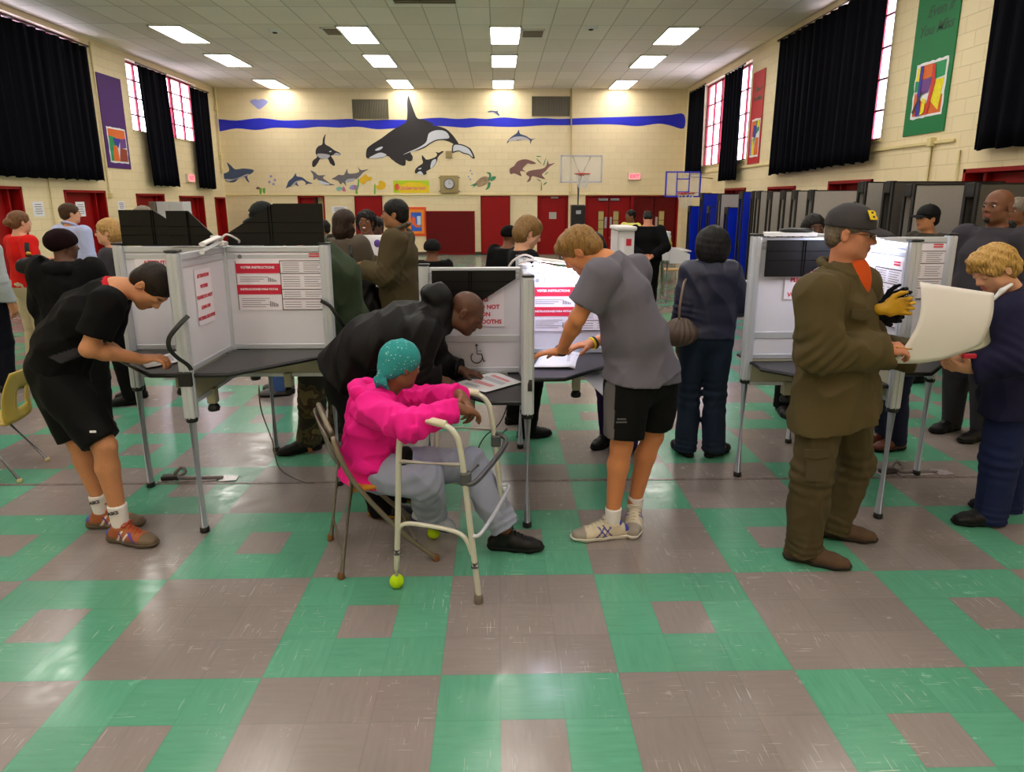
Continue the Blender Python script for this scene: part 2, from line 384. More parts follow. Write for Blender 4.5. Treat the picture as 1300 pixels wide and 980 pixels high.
# doors in side walls: frame with two narrow side panels and a slab
dn_=1
def side_door(x,s,y0,y1,z1,side=.22,slab=RED,opened=False):
    global dn_
    root=bpy.data.objects.new(f'door_{dn_}',None); COL.objects.link(root); root['kind']='structure'; root.location=(x,(y0+y1)/2,0); dn_+=1
    def bx(bm,ya,yb,za,zb,d0,d1): box(bm,(min(x+s*d0,x+s*d1),ya,za),(max(x+s*d0,x+s*d1),yb,zb))
    bm=BM(); w=.05
    bx(bm,y0,y0+w,0,z1,-.02,.2); bx(bm,y1-w,y1,0,z1,-.02,.2); bx(bm,y0,y1,z1-w,z1,-.02,.2)
    if side: bx(bm,y0+side,y0+side+w,0,z1,.08,.2); bx(bm,y1-side-w,y1-side,0,z1,.08,.2)
    obj('door_frame',bm,RED,root,world=True)
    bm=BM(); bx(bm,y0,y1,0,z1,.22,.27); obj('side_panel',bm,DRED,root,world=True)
    if not opened:
        a,b=(y0+side+w,y1-side-w) if side else (y0+w,y1-w)
        bm=BM(); bx(bm,a+.01,b-.01,.01,z1-w-.01,.16,.21); d=obj('door_slab',bm,slab,root,world=True)
        bm=BM(); yy=a+.09; bx(bm,yy-.02,yy+.02,.95,1.05,.13,.165); cyl(bm,(x+s*.12,yy,1.0),(x+s*.12,yy+.11,1.0),.009,8); obj('door_handle',bm,STEEL,d,world=True)
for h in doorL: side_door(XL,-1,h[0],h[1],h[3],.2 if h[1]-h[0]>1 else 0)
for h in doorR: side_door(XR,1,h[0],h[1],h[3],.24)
# back wall doors
def back_frame(x0,x1,z1,nleaf,label=None):
    global dn_
    root=bpy.data.objects.new(f'door_{dn_}',None); COL.objects.link(root); root['kind']='structure'; root.location=((x0+x1)/2,YB,0); dn_+=1
    bm=BM(); w=.05
    box(bm,(x0,YB-.02,0),(x0+w,YB+.2,z1)); box(bm,(x1-w,YB-.02,0),(x1,YB+.2,z1)); box(bm,(x0,YB-.02,z1-w),(x1,YB+.2,z1))
    obj('door_frame',bm,RED,root,world=True)
    return root
# left back door: slab ajar plus narrow glazed side light with yellow poster behind
r=back_frame(-6.5,-5.64,1.91,1)
bm=BM(); box(bm,(-6.44,YB+.1,.01),(-5.96,YB+.14,1.85)); d=obj('door_slab',bm,RED,r,world=True)
bm=BM(); box(bm,(-6.14,YB+.06,.95),(-6.06,YB+.1,1.15)); obj('door_handle',bm,STEEL,d,world=True)
bm=BM(); box(bm,(-5.95,YB-.01,0),(-5.9,YB+.2,1.86)); obj('mullion',bm,DARK,r,world=True)
bm=BM(); box(bm,(-5.9,YB+.18,0),(-5.69,YB+.2,1.86)); obj('side_panel',bm,mat('pale_hallway_paint',(224,208,160),.6),r,world=True)
bm=BM(); box(bm,(-5.88,YB+.165,.5),(-5.72,YB+.178,1.45)); obj('yellow_poster',bm,mat('yellow_poster_paper',(238,214,20),.6,noise=.25,nscale=14),r,world=True)
r=back_frame(1.27,2.28,1.93,1)
bm=BM(); box(bm,(1.33,YB+.06,.01),(2.22,YB+.11,1.87)); d=obj('door_slab',bm,RED,r,world=True)
bm=BM(); box(bm,(1.66,YB+.045,1.16),(1.9,YB+.065,1.38)); obj('door_window',bm,mat('pale_grey_glass',(178,172,160),.2),d,world=True)
bm=BM(); box(bm,(1.72,YB+.02,1.82),(1.95,YB+.07,1.88)); obj('door_closer',bm,STEEL,d,world=True)
r=back_frame(2.84,5.9,1.93,4)
LITE=mat('wired_door_glass',(196,178,116),.15)
GR=mat('steel_push_plate',(196,190,196),.3,metal=.6)
bm=BM(); box(bm,(4.33,YB-.02,0),(4.43,YB+.2,1.9)); obj('centre_post',bm,RED,r,world=True)
xs=[2.9,3.62,4.33]; xs2=[4.43,5.12,5.82]
for i,(a,b) in enumerate([(2.9,3.61),(3.62,4.32),(4.44,5.12),(5.13,5.84)]):
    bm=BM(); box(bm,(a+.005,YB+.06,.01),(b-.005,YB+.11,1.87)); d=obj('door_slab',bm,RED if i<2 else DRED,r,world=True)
    inner=b if i%2==0 else a; sg=-1 if i%2==0 else 1
    wx=inner+sg*.24
    bm=BM(); box(bm,(wx-.09,YB+.045,.55),(wx+.09,YB+.062,1.42)); obj('door_window',bm,LITE,d,world=True)
    bm=BM()
    for z in (.55,.83,1.12,1.41): box(bm,(wx-.095,YB+.035,z-.008),(wx+.095,YB+.05,z+.008))
    for x in (-.095,.09): box(bm,(wx+x,YB+.035,.54),(wx+x+.01,YB+.05,1.42))
    obj('muntin',bm,DRED,d,world=True)
    bm=BM(); box(bm,(inner+sg*.08-.035,YB+.03,.86),(inner+sg*.08+.035,YB+.06,1.22)); obj('push_plate',bm,GR,d,world=True)
    if i<2:
        bm=BM(); box(bm,(wx-.2 if sg>0 else wx-.1,YB,1.74),(wx+.1 if sg>0 else wx+.2,YB+.06,1.82),.01); obj('door_closer',bm,STEEL,d,world=True)
# sky blocking panel behind the doors is added further below
# trims
bm=BM(); box(bm,(XL,YB-.035,1.915),(XR,YB,1.96),.006); struct('trim_1',bm,CREAM)
bm=BM(); box(bm,(XR-.035,8.9,2.52),(XR,YB,2.56),.006); struct('trim_2',bm,CREAM)
BASE=mat('brown_vinyl_base',(70,58,48),.5)
bm=BM(); 
for a,b in ((XL,-6.5),(-5.64,1.27),(2.28,2.84),(5.9,XR)): box(bm,(a,YB-.012,0),(b,YB,.1))
struct('baseboard_back',bm,BASE)
def base_side(name,x,s,holes):
    bm=BM(); ys=[YF]+[v for h in sorted(holes) for v in h[:2]]+[YB]
    for a,b in zip(ys[::2],ys[1::2]): box(bm,(min(x,x-s*.012),a,0),(max(x,x-s*.012),b,.1))
    struct(name,bm,BASE)
base_side('baseboard_left',XL,-1,doorL); base_side('baseboard_right',XR,1,doorR)
# conduits
def conduit(pts,label,r=.02,boxes=()):
    c=Vector(pts[0]); t=thing('conduit',label,'pipe',(c.x,c.y,min(p[2] for p in pts)))
    bm=tube(BM(),pts,r,8); obj('pipe',bm,CREAM,t,world=True)
    for b in boxes:
        bm=box(BM(),(b[0]-.045,b[1]-.045,b[2]-.06),(b[0]+.045,b[1]+.045,b[2]+.06),.008); obj('junction_box',bm,CREAM,t,world=True)
conduit([(XL+.06,21.75,ZC-.02),(XL+.06,21.75,2.6)],'thin white vertical pipe in the left back corner above the shark',.035,[(XL+.06,21.75,4.55),(XL+.06,21.75,3.1)])
conduit([(2.32,YB-.03,ZC-.02),(2.34,YB-.03,1.97)],'cream vertical conduit on the back wall behind the clear backboard',.04)
conduit([(XL+.03,13.42,2.2),(XL+.03,13.42,.4)],'thin conduit between the two left red doors',.015)
conduit([(XL+.03,15.45,5.1),(XL+.03,15.45,1.95)],'thin conduit down the left wall beside the purple banner, ending in a white box',.02,[(XL+.04,15.45,1.88)])
conduit([(XR-.03,9.35,2.5),(XR-.03,9.35,.3)],'cream conduit running down the right wall under the green banner',.02,[(XR-.035,9.35,2.55)])
conduit([(XR-.03,8.75,2.4),(XR-.03,8.75,1.9)],'short thin conduit below the dark curtain at the right edge',.015)
# ---------------------------------------------------------------- mural on the back wall
WY=YB
def wp(pts,n=4,off=0,closed=True):
    P=[at(x,y,WY) for x,y in pts]; P=[Vector((p.x,WY-off,p.z)) for p in P]
    return spline(P,n,closed) if n>1 else P
def crop(ox,oy,s): return lambda L:[(ox+x/s,oy+y/s) for x,y in L]
C1=crop(455,115,8.125); C2=crop(360,160,9.2857); C3=crop(590,130,8.169); C4=crop(265,115,7.26); C5=crop(250,0,3.921)
PBLK=mat('mural_black_paint',(38,33,36),.5,noise=.12,nscale=2); PWHT=mat('mural_white_paint',(214,216,226),.5); PGRY=mat('mural_grey_paint',(106,100,104),.5,noise=.15,nscale=2)
PLGR=mat('mural_pale_grey_paint',(186,182,190),.5); PBLU=mat('mural_blue_band_paint',(24,34,196),.4,noise=.12,nscale=1.5); PSHK=mat('mural_slate_blue_paint',(62,78,110),.5,noise=.1,nscale=3)
PBRN=mat('mural_brown_paint',(128,88,84),.5,noise=.12,nscale=3); PGRN=mat('mural_green_paint',(64,134,92),.5,noise=.12,nscale=4); PYEL=mat('mural_yellow_paint',(236,186,20),.5); PTAN=mat('mural_tan_paint',(164,136,104),.5,noise=.3,nscale=8)
PPNK=mat('mural_pink_paint',(206,110,140),.5); PAQU=mat('mural_aqua_paint',(130,196,180),.5); PLIM=mat('mural_lime_paint',(110,176,60),.5); PLAV=mat('mural_lavender_paint',(150,152,210),.5)
def figure(name,label,cat,parts,group=None):
    """parts: (part name, outline, material, layer)"""
    o0=parts[0][1]; o0=o0[0] if isinstance(o0[0],list) else o0
    c=wp(o0,1)[0]; t=thing(name,label,cat,(c.x,WY,c.z),0,group)
    for pn,o,m,l in parts:
        n=1 if pn.endswith('!') else 4
        for oo in (o if isinstance(o[0],list) else [o]):
            bm=poly(BM(),wp(oo,n,.003*l+.001),(0,.0028 if l>1 else .003,0)); obj(pn.strip('!'),bm,m,t,world=True)
    return t
top=[(272,152),(300,153),(330,150),(360,153),(390,152),(420,152),(445,151),(458,153),(490,152),(520,152),(545,150),(560,149.5),(580,151),(600,150),(618,151),(640,149),(665,151),(690,150),(710,151),(735,150),(765,149),(800,148),(830,147),(850,146),(868,145)]
bot=[(868,163),(850,159),(835,157),(810,160),(780,158),(750,158),(720,159),(690,159),(660,161),(635,161),(610,160),(590,162),(560,160),(530,161),(500,163),(478,164),(455,161),(430,162),(405,161),(380,163),(350,162),(325,165),(300,163),(272,167)]
figure('water_band_mural','long wavy blue painted water line across the back wall','mural',[('band',top+bot,PBLU,1)])
body=C1([(82,690),(80,640),(95,590),(160,540),(240,490),(320,430),(390,385),(450,355),(520,338),(600,340),(700,350),(780,362),(850,375),(910,400),(960,445),(1000,495),(1035,555),(985,552),(940,530),(870,512),(800,520),(740,550),(690,585),(620,615),(540,635),(560,680),(552,722),(515,728),(490,715),(485,765),(455,775),(400,750),(345,710),(300,675),(240,695),(170,700),(110,700)])
fin=C1([(518,55),(545,130),(575,215),(610,285),(680,300),(780,350),(700,356),(560,345),(450,355),(495,320),(505,230),(503,130),(508,70)])
figure('orca_mural','large painted black and white orca with tall fin breaching the blue band','mural',[('body',body,PBLK,2),('dorsal_fin',fin,PBLK,3),
 ('tail_fluke',C1([(972,560),(1010,552),(1060,552),(1120,575),(1165,610),(1200,690),(1180,700),(1140,665),(1080,650),(1040,628),(1000,635),(965,640)]),PBLK,2),
 ('tail_patch',C1([(985,566),(1030,560),(1090,575),(1145,610),(1182,685),(1140,655),(1080,638),(1040,618),(1000,622),(978,626)]),PWHT,4),
 ('belly_patch',C1([(730,440),(790,412),(860,410),(910,430),(938,475),(925,495),(860,500),(800,508),(735,540),(690,572),(620,604),(540,632),(460,662),(520,632),(600,598),(660,565),(700,530),(715,480)]),PWHT,4),
 ('jaw_patch',C1([(110,695),(170,660),(225,640),(270,650),(290,668),(240,690),(170,698)]),PWHT,4),('eye_patch',C1([(172,615),(205,590),(250,578),(240,600),(205,618)]),PWHT,4)])
figure('orca_mural','small painted orca diving below the large orca, near the clock','mural',[('body',C1([(585,850),(590,810),(620,780),(665,745),(655,700),(658,665),(680,690),(705,712),(760,700),(800,680),(812,655),(795,632),(830,640),(860,625),(880,630),(845,660),(820,690),(810,730),(780,780),(740,810),(700,835),(705,855),(675,870),(640,858)]),PBLK,2),
 ('belly_patch',C1([(745,770),(760,725),(790,708),(802,715),(795,750),(765,790),(745,800)]),PWHT,3),('jaw_patch',C1([(605,850),(640,832),(665,855),(668,872),(635,862)]),PWHT,3),('eye_patch',C1([(615,808),(650,795),(640,812)]),PWHT,3)])
figure('orca_mural','medium painted orca seen head on, left of the large orca','mural',[('body',C2([(495,92),(488,150),(490,210),(545,245),(600,285),(660,315),(672,345),(610,345),(560,350),(590,400),(607,450),(595,470),(550,440),(520,385),(460,392),(430,390),(400,440),(365,482),(338,470),(345,410),(395,365),(378,320),(385,270),(415,235),(455,215),(465,150)]),PBLK,2),
 ('belly_patch',C2([(395,332),(450,325),(540,340),(535,370),(480,390),(420,372)]),PLGR,3),('jaw_patch',C2([(585,345),(620,315),(665,330),(668,345),(620,345)]),PLGR,3),('eye_patch',C2([(535,300),(565,292),(555,308)]),PWHT,3)])
figure('dolphin_mural','grey painted dolphin leaping, leftmost above the red door','mural',[('body',C2([(28,735),(40,700),(60,650),(110,605),(145,555),(155,592),(220,605),(280,650),(345,678),(290,680),(255,695),(262,670),(220,640),(160,665),(180,712),(135,690),(90,710),(50,725)]),PSHK,2),('belly',C2([(90,705),(150,650),(220,638),(160,662),(130,688)]),PLGR,3)])
figure('dolphin_mural','small grey and white painted dolphin in the middle of three','mural',[('body',C2([(320,525),(370,545),(410,580),(490,580),(465,610),(520,655),(560,680),(605,692),(560,698),(480,695),(420,660),(395,620),(355,635),(350,580)]),PGRY,2),('belly',C2([(412,640),(470,655),(550,685),(480,692),(430,670)]),PWHT,3)])
figure('dolphin_mural','big grey painted dolphin, rightmost of three beside yellow fish','mural',[('body',C2([(570,622),(610,600),(650,575),(710,575),(750,505),(760,555),(820,560),(890,540),(880,485),(915,520),(1000,510),(940,545),(900,590),(850,630),(740,660),(740,705),(700,665),(675,690),(645,650),(610,635)]),PGRY,2),('belly',C2([(725,660),(760,625),(850,620),(820,650),(760,665)]),PLGR,3)])
figure('shark_mural','slate blue painted shark swimming right beside the corner pipe','mural',[('body',C4([(88,790),(110,762),(140,765),(190,735),(168,665),(205,690),(245,725),(320,718),(412,730),(400,760),(355,790),(375,845),(350,830),(330,800),(280,810),(235,845),(165,840),(150,815),(110,805)]),PSHK,2),('belly',C4([(160,815),(240,815),(350,770),(370,775),(320,798),(240,820),(180,838)]),PLGR,3)])
figure('dolphin_mural','tiny pale grey painted dolphin jumping above the blue band','mural',[('body',C3([(235,98),(270,85),(325,90),(340,82),(345,105),(362,135),(345,138),(300,112),(255,105)]),PSHK,2),('belly',C3([(255,102),(300,102),(340,130),(345,137),(300,114)]),PLGR,3)])
figure('dolphin_mural','pale grey painted dolphin swimming left just under the blue band','mural',[('body',C3([(435,425),(455,385),(500,345),(540,318),(560,282),(575,325),(630,345),(690,378),(740,370),(700,390),(680,430),(672,390),(600,385),(540,398),(520,375),(480,390)]),PSHK,2),('belly',C3([(450,400),(510,360),(600,355),(665,382),(600,383),(540,392)]),PLGR,3)])
figure('seal_mural','brown painted seal, upper left of the pair','mural',[('body',C3([(465,720),(470,685),(510,660),(550,610),(620,590),(690,605),(740,632),(690,640),(650,635),(600,690),(630,715),(575,715),(590,765),(550,750),(510,735),(480,745)]),PBRN,2)])
figure('seal_mural','brown painted seal with raised tail, lower right of the pair','mural',[('body',C3([(635,745),(660,715),(720,700),(790,690),(840,665),(862,600),(875,640),(935,628),(880,665),(840,710),(800,750),(835,795),(770,780),(700,765),(680,810),(645,825),(670,775)]),PBRN,2)])
figure('turtle_mural','green and tan painted sea turtle swimming right of the clock','mural',[('shell',C3([(110,850),(130,810),(190,770),(245,775),(260,810),(220,850),(150,875)]),PTAN,2),('head',C3([(262,800),(285,770),(325,770),(310,800),(275,815)]),PGRN,3),('flipper',C3([(225,725),(265,730),(275,765),(260,800),(240,800),(255,755)]),PGRN,3),('flipper',C3([(240,835),(268,830),(255,885),(215,908),(235,870)]),PGRN,3),('flipper',C3([(60,865),(110,838),(125,850),(80,892),(95,865)]),PGRN,3)])
figure('seaweed_mural','thin painted green kelp strands around the brown seals','mural',[('frond',[C3([(740,555),(800,560),(760,566)]),C3([(745,580),(800,640),(760,610)]),C3([(845,570),(822,650),(815,640)]),C3([(870,720),(830,755),(840,735)]),C3([(745,790),(795,815),(770,812)]),C3([(855,830),(815,860),(830,835)]),C3([(795,820),(800,905),(790,905)])],PGRN,2)])
figure('fish_mural','yellow painted fish just under the big grey dolphin tail','mural',[('body',C2([(900,620),(940,590),(970,565),(995,595),(1040,600),(1030,640),(985,645),(950,685),(905,665)]),PYEL,2)])
figure('fish_mural','yellow painted fish left of the kindergarten banner','mural',[('body',C2([(1080,705),(1120,695),(1125,650),(1170,650),(1205,680),(1195,730),(1150,750),(1115,745)]),PYEL,2)])
figure('fish_mural','pale aqua and pink painted fish under the dolphins','mural',[('body',C2([(620,735),(650,715),(690,720),(685,755),(640,765)]),PAQU,2),('tail',C2([(690,740),(710,712),(735,765),(700,768)]),PPNK,2)])
figure('fish_mural','lavender and aqua painted fish beside green seaweed stalks','mural',[('body',C2([(775,735),(800,700),(850,695),(880,725),(845,752),(800,748)]),PLAV,2),('stripe',C2([(830,705),(850,700),(855,745),(835,748)]),PPNK,3)])
figure('seaweed_mural','green painted stalk beneath the lavender fish','mural',[('stalk',C2([(850,800),(850,755),(870,690),(880,620),(895,640),(885,720),(872,760),(875,800)]),PLIM,2)])
figure('seaweed_mural','green painted stalk between the two yellow fish','mural',[('stalk',C2([(1065,795),(1070,690),(1082,690),(1085,795)]),PLIM,2)])
figure('seaweed_mural','lime green painted stalks right of the shark','mural',[('stalk',[C4([(470,950),(468,905),(490,900),(485,955)]),C4([(505,945),(498,905),(520,900),(518,945)])],PLIM,2),('flower',C4([(435,900),(455,885),(475,900),(455,912)]),PBRN,2)])
for i,(a,b) in enumerate([(574,790),(610,825),(560,842),(597,862)]):
    figure('bubble_mural','small lavender painted bubble right of the shark','mural',[('dot',C4([(a-13,b),(a,b-12),(a+13,b),(a,b+12)]),PLAV,2)],'painted bubbles by the shark')
for i,(a,b) in enumerate([(60,708),(75,742),(40,770),(57,797)]):
    figure('bubble_mural','small lavender painted bubble left of the turtle','mural',[('dot',C3([(a-9,b),(a,b-8),(a+9,b),(a,b+8)]),PLAV,2)],'painted bubbles by the turtle')
figure('heart_sign','pale blue lettered heart shape high on the back wall','sign',[('heart',C4([(380,100),(420,80),(460,85),(500,78),(545,100),(520,135),(465,172),(420,140)]),PLAV,2)])
# red wall panels
def wpanel(name,label,cat,x0,x1,z0,z1,m,th=.03,fr=None):
    t=thing(name,label,cat,((x0+x1)/2,WY,z0)); obj('panel',box(BM(),(x0,WY-th,z0),(x1,WY-.001,z1),.004),m,t,world=True)
    if fr:
        bm=BM(); w=.03
        for a,b,c,d in ((x0,x0+w,z0,z1),(x1-w,x1,z0,z1),(x0,x1,z1-w,z1),(x0,x1,z0,z0+w)): box(bm,(a,WY-th-.012,c),(b,WY-th,d))
        obj('frame',bm,fr,t,world=True)
    return t
wpanel('wall_mounted_table','tall red folded wall table left of the orange poster','cabinet',-4.66,-3.77,.02,1.9,RED,.06,DRED)
wpanel('wall_mounted_table','tall red folded wall table right of the wide panel','cabinet',-.58,.38,.02,1.9,RED,.06,DRED)
wpanel('wall_cabinet','wide low dark red panel on the back wall under the clock','cabinet',-2.38,-.78,.02,1.42,DRED,.05,RED)
t=wpanel('poster','orange bordered poster with blue picture beside the dark red panel','poster',-3.02,-2.36,.62,1.55,mat('orange_poster_board',(232,82,24),.6))
obj('mat_border',box(BM(),(-2.94,WY-.036,.7),(-2.44,WY-.031,1.47)),mat('amber_board',(240,140,30),.6),t,world=True)
obj('picture',box(BM(),(-2.86,WY-.042,.78),(-2.52,WY-.037,1.38)),mat('blue_picture_ink',(46,92,190),.6,noise=.3,nscale=9),t,world=True)
obj('page',box(BM(),(-2.66,WY-.046,.98),(-2.54,WY-.043,1.26)),mat('pale_page',(206,216,226),.6),t,world=True)
bm=poly(BM(),[(-2.84,WY-.044,1.0),(-2.7,WY-.044,.9),(-2.56,WY-.044,.9),(-2.56,WY-.044,.97),(-2.7,WY-.044,1.0),(-2.72,WY-.044,1.2),(-2.8,WY-.044,1.26),(-2.84,WY-.044,1.15)],(0,.002,0)); obj('figure_shape',bm,mat('orange_ink',(226,96,40),.6),t,world=True)
# clock
t=thing('wall_clock','square tan wall clock with round grey face in wire guard','clock',(-1.585,WY,2.27))
obj('case',box(BM(),(-1.87,WY-.12,2.0),(-1.3,WY-.001,2.54),.01),mat('tan_clock_case',(160,140,92),.5),t,world=True)
bm=BM(); lathe(bm,[(.17,0),(.17,.02),(.15,.025)],24); bmesh.ops.rotate(bm,verts=bm.verts[:],matrix=Matrix.Rotation(PI/2,3,'X')); bmesh.ops.translate(bm,verts=bm.verts[:],vec=(-1.585,WY-.122,2.28)); obj('bezel',bm,mat('dark_bezel',(80,74,70),.4),t,world=True)
bm=BM(); lathe(bm,[(.145,0),(.145,.006)],24); bmesh.ops.rotate(bm,verts=bm.verts[:],matrix=Matrix.Rotation(PI/2,3,'X')); bmesh.ops.translate(bm,verts=bm.verts[:],vec=(-1.585,WY-.146,2.28)); obj('dial',bm,mat('pale_dial',(200,198,204),.4),t,world=True)
bm=BM(); cyl(bm,(-1.585,WY-.155,2.28),(-1.585,WY-.155,2.39),.007,6); cyl(bm,(-1.585,WY-.155,2.28),(-1.52,WY-.155,2.28),.009,6); obj('hand',bm,BLACK,t,world=True)
bm=BM()
for i in range(12):
    a=i*PI/6; box(bm,(-1.585+.12*math.sin(a)-.006,WY-.156,2.28+.12*math.cos(a)-.006),(-1.585+.12*math.sin(a)+.006,WY-.153,2.28+.12*math.cos(a)+.006))
obj('hour_mark',bm,BLACK,t,world=True)
bm=BM()
for x in (-1.93,-1.24):
    for z in (2.05,2.48): box(bm,(min(x,-1.585+math.copysign(.28,x+1.585)),WY-.05,z-.012),(max(x,-1.585+math.copysign(.28,x+1.585)),WY-.03,z+.012))
obj('guard_bracket',bm,mat('dark_bezel',(80,74,70),.4),t,world=True)
# kindergarten banner
t=thing('paper_banner','lime and yellow banner reading Kindergarten left of the clock','banner',(-2.82,WY,1.99))
obj('sheet',box(BM(),(-3.4,WY-.006,2.0),(-2.24,WY-.001,2.39)),mat('lime_paper',(190,214,30),.6),t,world=True)
bm=poly(BM(),[(-3.2,WY-.009,2.0),(-2.24,WY-.009,2.0),(-2.24,WY-.009,2.2),(-2.5,WY-.009,2.32),(-2.9,WY-.009,2.34),(-3.3,WY-.009,2.2)],(0,.002,0)); obj('sun_field',bm,mat('golden_paper',(240,206,24),.6),t,world=True)
text_mesh('lettering','Kindergarten',.17,mat('pink_ink',(232,110,130),.6),t,(-2.8,WY-.012,2.15),(1,0,0),(0,0,1),bold=.003)
bm=poly(BM(),wp([(501,236),(503,233),(506,234),(507,239),(505,241),(502,241)],3,.011),(0,.002,0)); obj('child_drawing',bm,mat('orange_ink',(226,96,40),.6),t,world=True)
# vents
def vent(label,x0,x1,z0,z1):
    t=thing('wall_vent',label,'vent',((x0+x1)/2,WY,z0)); DV=mat('vent_brown_grey',(108,100,78),.5)
    bm=BM(); w=.025
    for a,b,c,d in ((x0,x0+w,z0,z1),(x1-w,x1,z0,z1),(x0,x1,z1-w,z1),(x0,x1,z0,z0+w),((x0+x1)/2-.02,(x0+x1)/2+.02,z0,z1)): box(bm,(a,WY-.05,c),(b,WY,d))
    obj('frame',bm,DV,t,world=True)
    obj('backing',box(BM(),(x0+.01,WY-.008,z0+.01),(x1-.01,WY-.001,z1-.01)),DARK,t,world=True)
    bm=BM(); k=int((x1-x0)/.035)
    for i in range(k): 
        x=x0+(i+.5)*(x1-x0)/k; box(bm,(x-.011,WY-.04,z0+.02),(x+.011,WY-.02,z1-.02),rot=.5,pivot=(x,WY-.03,z0))
    obj('louvre',bm,DV,t,world=True)
vent('wide louvred wall vent left of the tall orca fin',-4.58,-3.45,4.28,4.85); vent('wide louvred wall vent right of the orca, over the blue band',1.07,2.27,4.36,4.95)
bm=BM(); p=at(570,196,22); t=thing('wall_speaker','tiny tan square box on the wall behind the orca tail','box',(p.x,WY,p.z-.08)); obj('case',box(BM(),(p.x-.1,WY-.05,p.z-.1),(p.x+.1,WY-.001,p.z+.1),.006),mat('tan_clock_case',(160,140,92)),t,world=True)
# exit signs
t=thing('exit_sign','lit pink-red exit sign above the double doors on the back wall','sign',(4.405,WY,2.4))
obj('housing',box(BM(),(4.2,WY-.08,2.4),(4.61,WY-.001,2.62),.006),mat('pale_housing',(220,208,190),.5),t,world=True)
EXF=mat('exit_face_glow',(255,150,150),.4,emit=(255,120,130),es=1.4)
obj('face',box(BM(),(4.235,WY-.085,2.425),(4.585,WY-.078,2.595)),EXF,t,world=True)
text_mesh('lettering','EXIT',.15,mat('exit_letter_glow',(255,40,50),.4,emit=(255,40,60),es=2),t,(4.41,WY-.088,2.51),(1,0,0),(0,0,1),bold=.004)
t=thing('exit_sign','small lit exit sign on the left wall between two curtains','sign',(XL,19.5,2.26))
obj('housing',box(BM(),(XL+.001,19.3,2.28),(XL+.08,19.72,2.5),.006),mat('pale_housing',(220,208,190)),t,world=True)
obj('face',box(BM(),(XL+.078,19.33,2.3),(XL+.085,19.69,2.48)),EXF,t,world=True)
text_mesh('lettering','EXIT',.15,MATS['exit_letter_glow'],t,(XL+.088,19.51,2.39),(0,1,0),(0,0,1),bold=.004)
# grey wall cabinet behind the capped voter, thermostat
t=thing('drinking_fountain','grey metal fountain box on the back wall, left side','fountain',(-7.3,WY,.6)); STG=mat('grey_cabinet_metal',(126,118,108),.4,metal=.4)
x0,x1=at(319,275,22).x,at(361,275,22).x
obj('body',box(BM(),(x0,WY-.25,.35),(x1,WY-.001,1.5),.02),STG,t,world=True)
obj('basin',box(BM(),(x0+.1,WY-.4,.95),(x1-.1,WY-.25,1.05),.03),STG,t,world=True)
p=at(372,262,22); t=thing('thermostat','small tan thermostat on the back wall by the left door','thermostat',(p.x,WY,p.z-.06)); obj('case',box(BM(),(p.x-.07,WY-.04,p.z-.07),(p.x+.07,WY-.001,p.z+.07),.01),mat('tan_knob',(176,140,50)),t,world=True)
# paper notices on the walls
def notice(label,c,w,h,side):
    t=thing('paper_notice',label,'notice',c)
    if side=='L': b=box(BM(),(c[0],c[1]-w/2,c[2]-h/2),(c[0]+.004,c[1]+w/2,c[2]+h/2)); r=(0,1,0); o=Vector((c[0]+.006,c[1],c[2]))
    else: b=box(BM(),(c[0]-w/2,c[1]-.004,c[2]-h/2),(c[0]+w/2,c[1],c[2]+h/2)); r=(1,0,0); o=Vector((c[0],c[1]-.006,c[2]))
    obj('sheet',b,WHITE,t,world=True)
    bm=BM(); RR=Vector(r)
    for k in range(5):
        z=h*(.3-.15*k); q=w*(.36 if k%2 else .3); a=o+RR*(-q)+Vector((0,0,z-.008)); bb=o+RR*q+Vector((0,0,z+.008))
        d=Vector((.001,0,0)) if side=='L' else Vector((0,.001,0))
        box(bm,[min(a[i],bb[i])-d[i] for i in range(3)],[max(a[i],bb[i])+d[i] for i in range(3)])
    obj('print',bm,mat('grey_print',(150,140,150),.7),t,world=True)
notice('white notice on the left wall behind the red sweater',(XL+.001,13.05,1.62),.3,.28,'L')
notice('white notice on red door behind the pale blue dress shirt',(XL+.03,14.3,1.6),.3,.3,'L')
notice('small white notice on the left wall above the person with glasses',(XL+.001,15.9,1.66),.28,.2,'L')
p=at(431,266,22); notice('white notice on the back wall over the brown jacket',(p.x,WY-.001,p.z),.5,.2,'B')
# ---------------------------------------------------------------- ceiling fixtures
LIT=mat('fluorescent_diffuser',(255,252,246),.5,emit=(255,249,240),es=LAMP if 'LAMP' in globals() else 14)
FRM=mat('white_fixture_frame',(225,222,215),.5)
def fixture(x,y,label,grp=None):
    t=thing('ceiling_light',label,'ceiling light',(x,y,ZC-.03),0,grp)
    bm=BM(); w=.03
    for a,b,c,d in ((-.33,-.30,-.75,.75),(.30,.33,-.75,.75),(-.33,.33,-.75,-.72),(-.33,.33,.72,.75)): box(bm,(a,c,0),(b,d,.028))
    obj('frame',bm,FRM,t)
    obj('diffuser',box(BM(),(-.3,-.72,.006),(.3,.72,.02)),LIT,t)
colsX=[(-6.65,'far left'),(-2.93,'centre-left'),(.16,'middle'),(3.78,'right')]
rows=[(15.1,'nearest of three'),(17.75,'middle of three'),(21.15,'farthest of three')]
for i,(x,cn) in enumerate(colsX):
    for y,rn in rows:
        fixture(x-(0.12*(y-15)/6 if i==0 else 0),y,f'lit ceiling light panel, {rn} row, {cn} column')
for y in (11.3,8.9,6.2,3.2,.2,-2.0):
    for x,_ in colsX: fixture(x,y,'lit ceiling light panel overhead, nearer than the picture shows','ceiling lights above the frame')
DKS=mat('dark_brown_sensor',(60,52,42),.8)
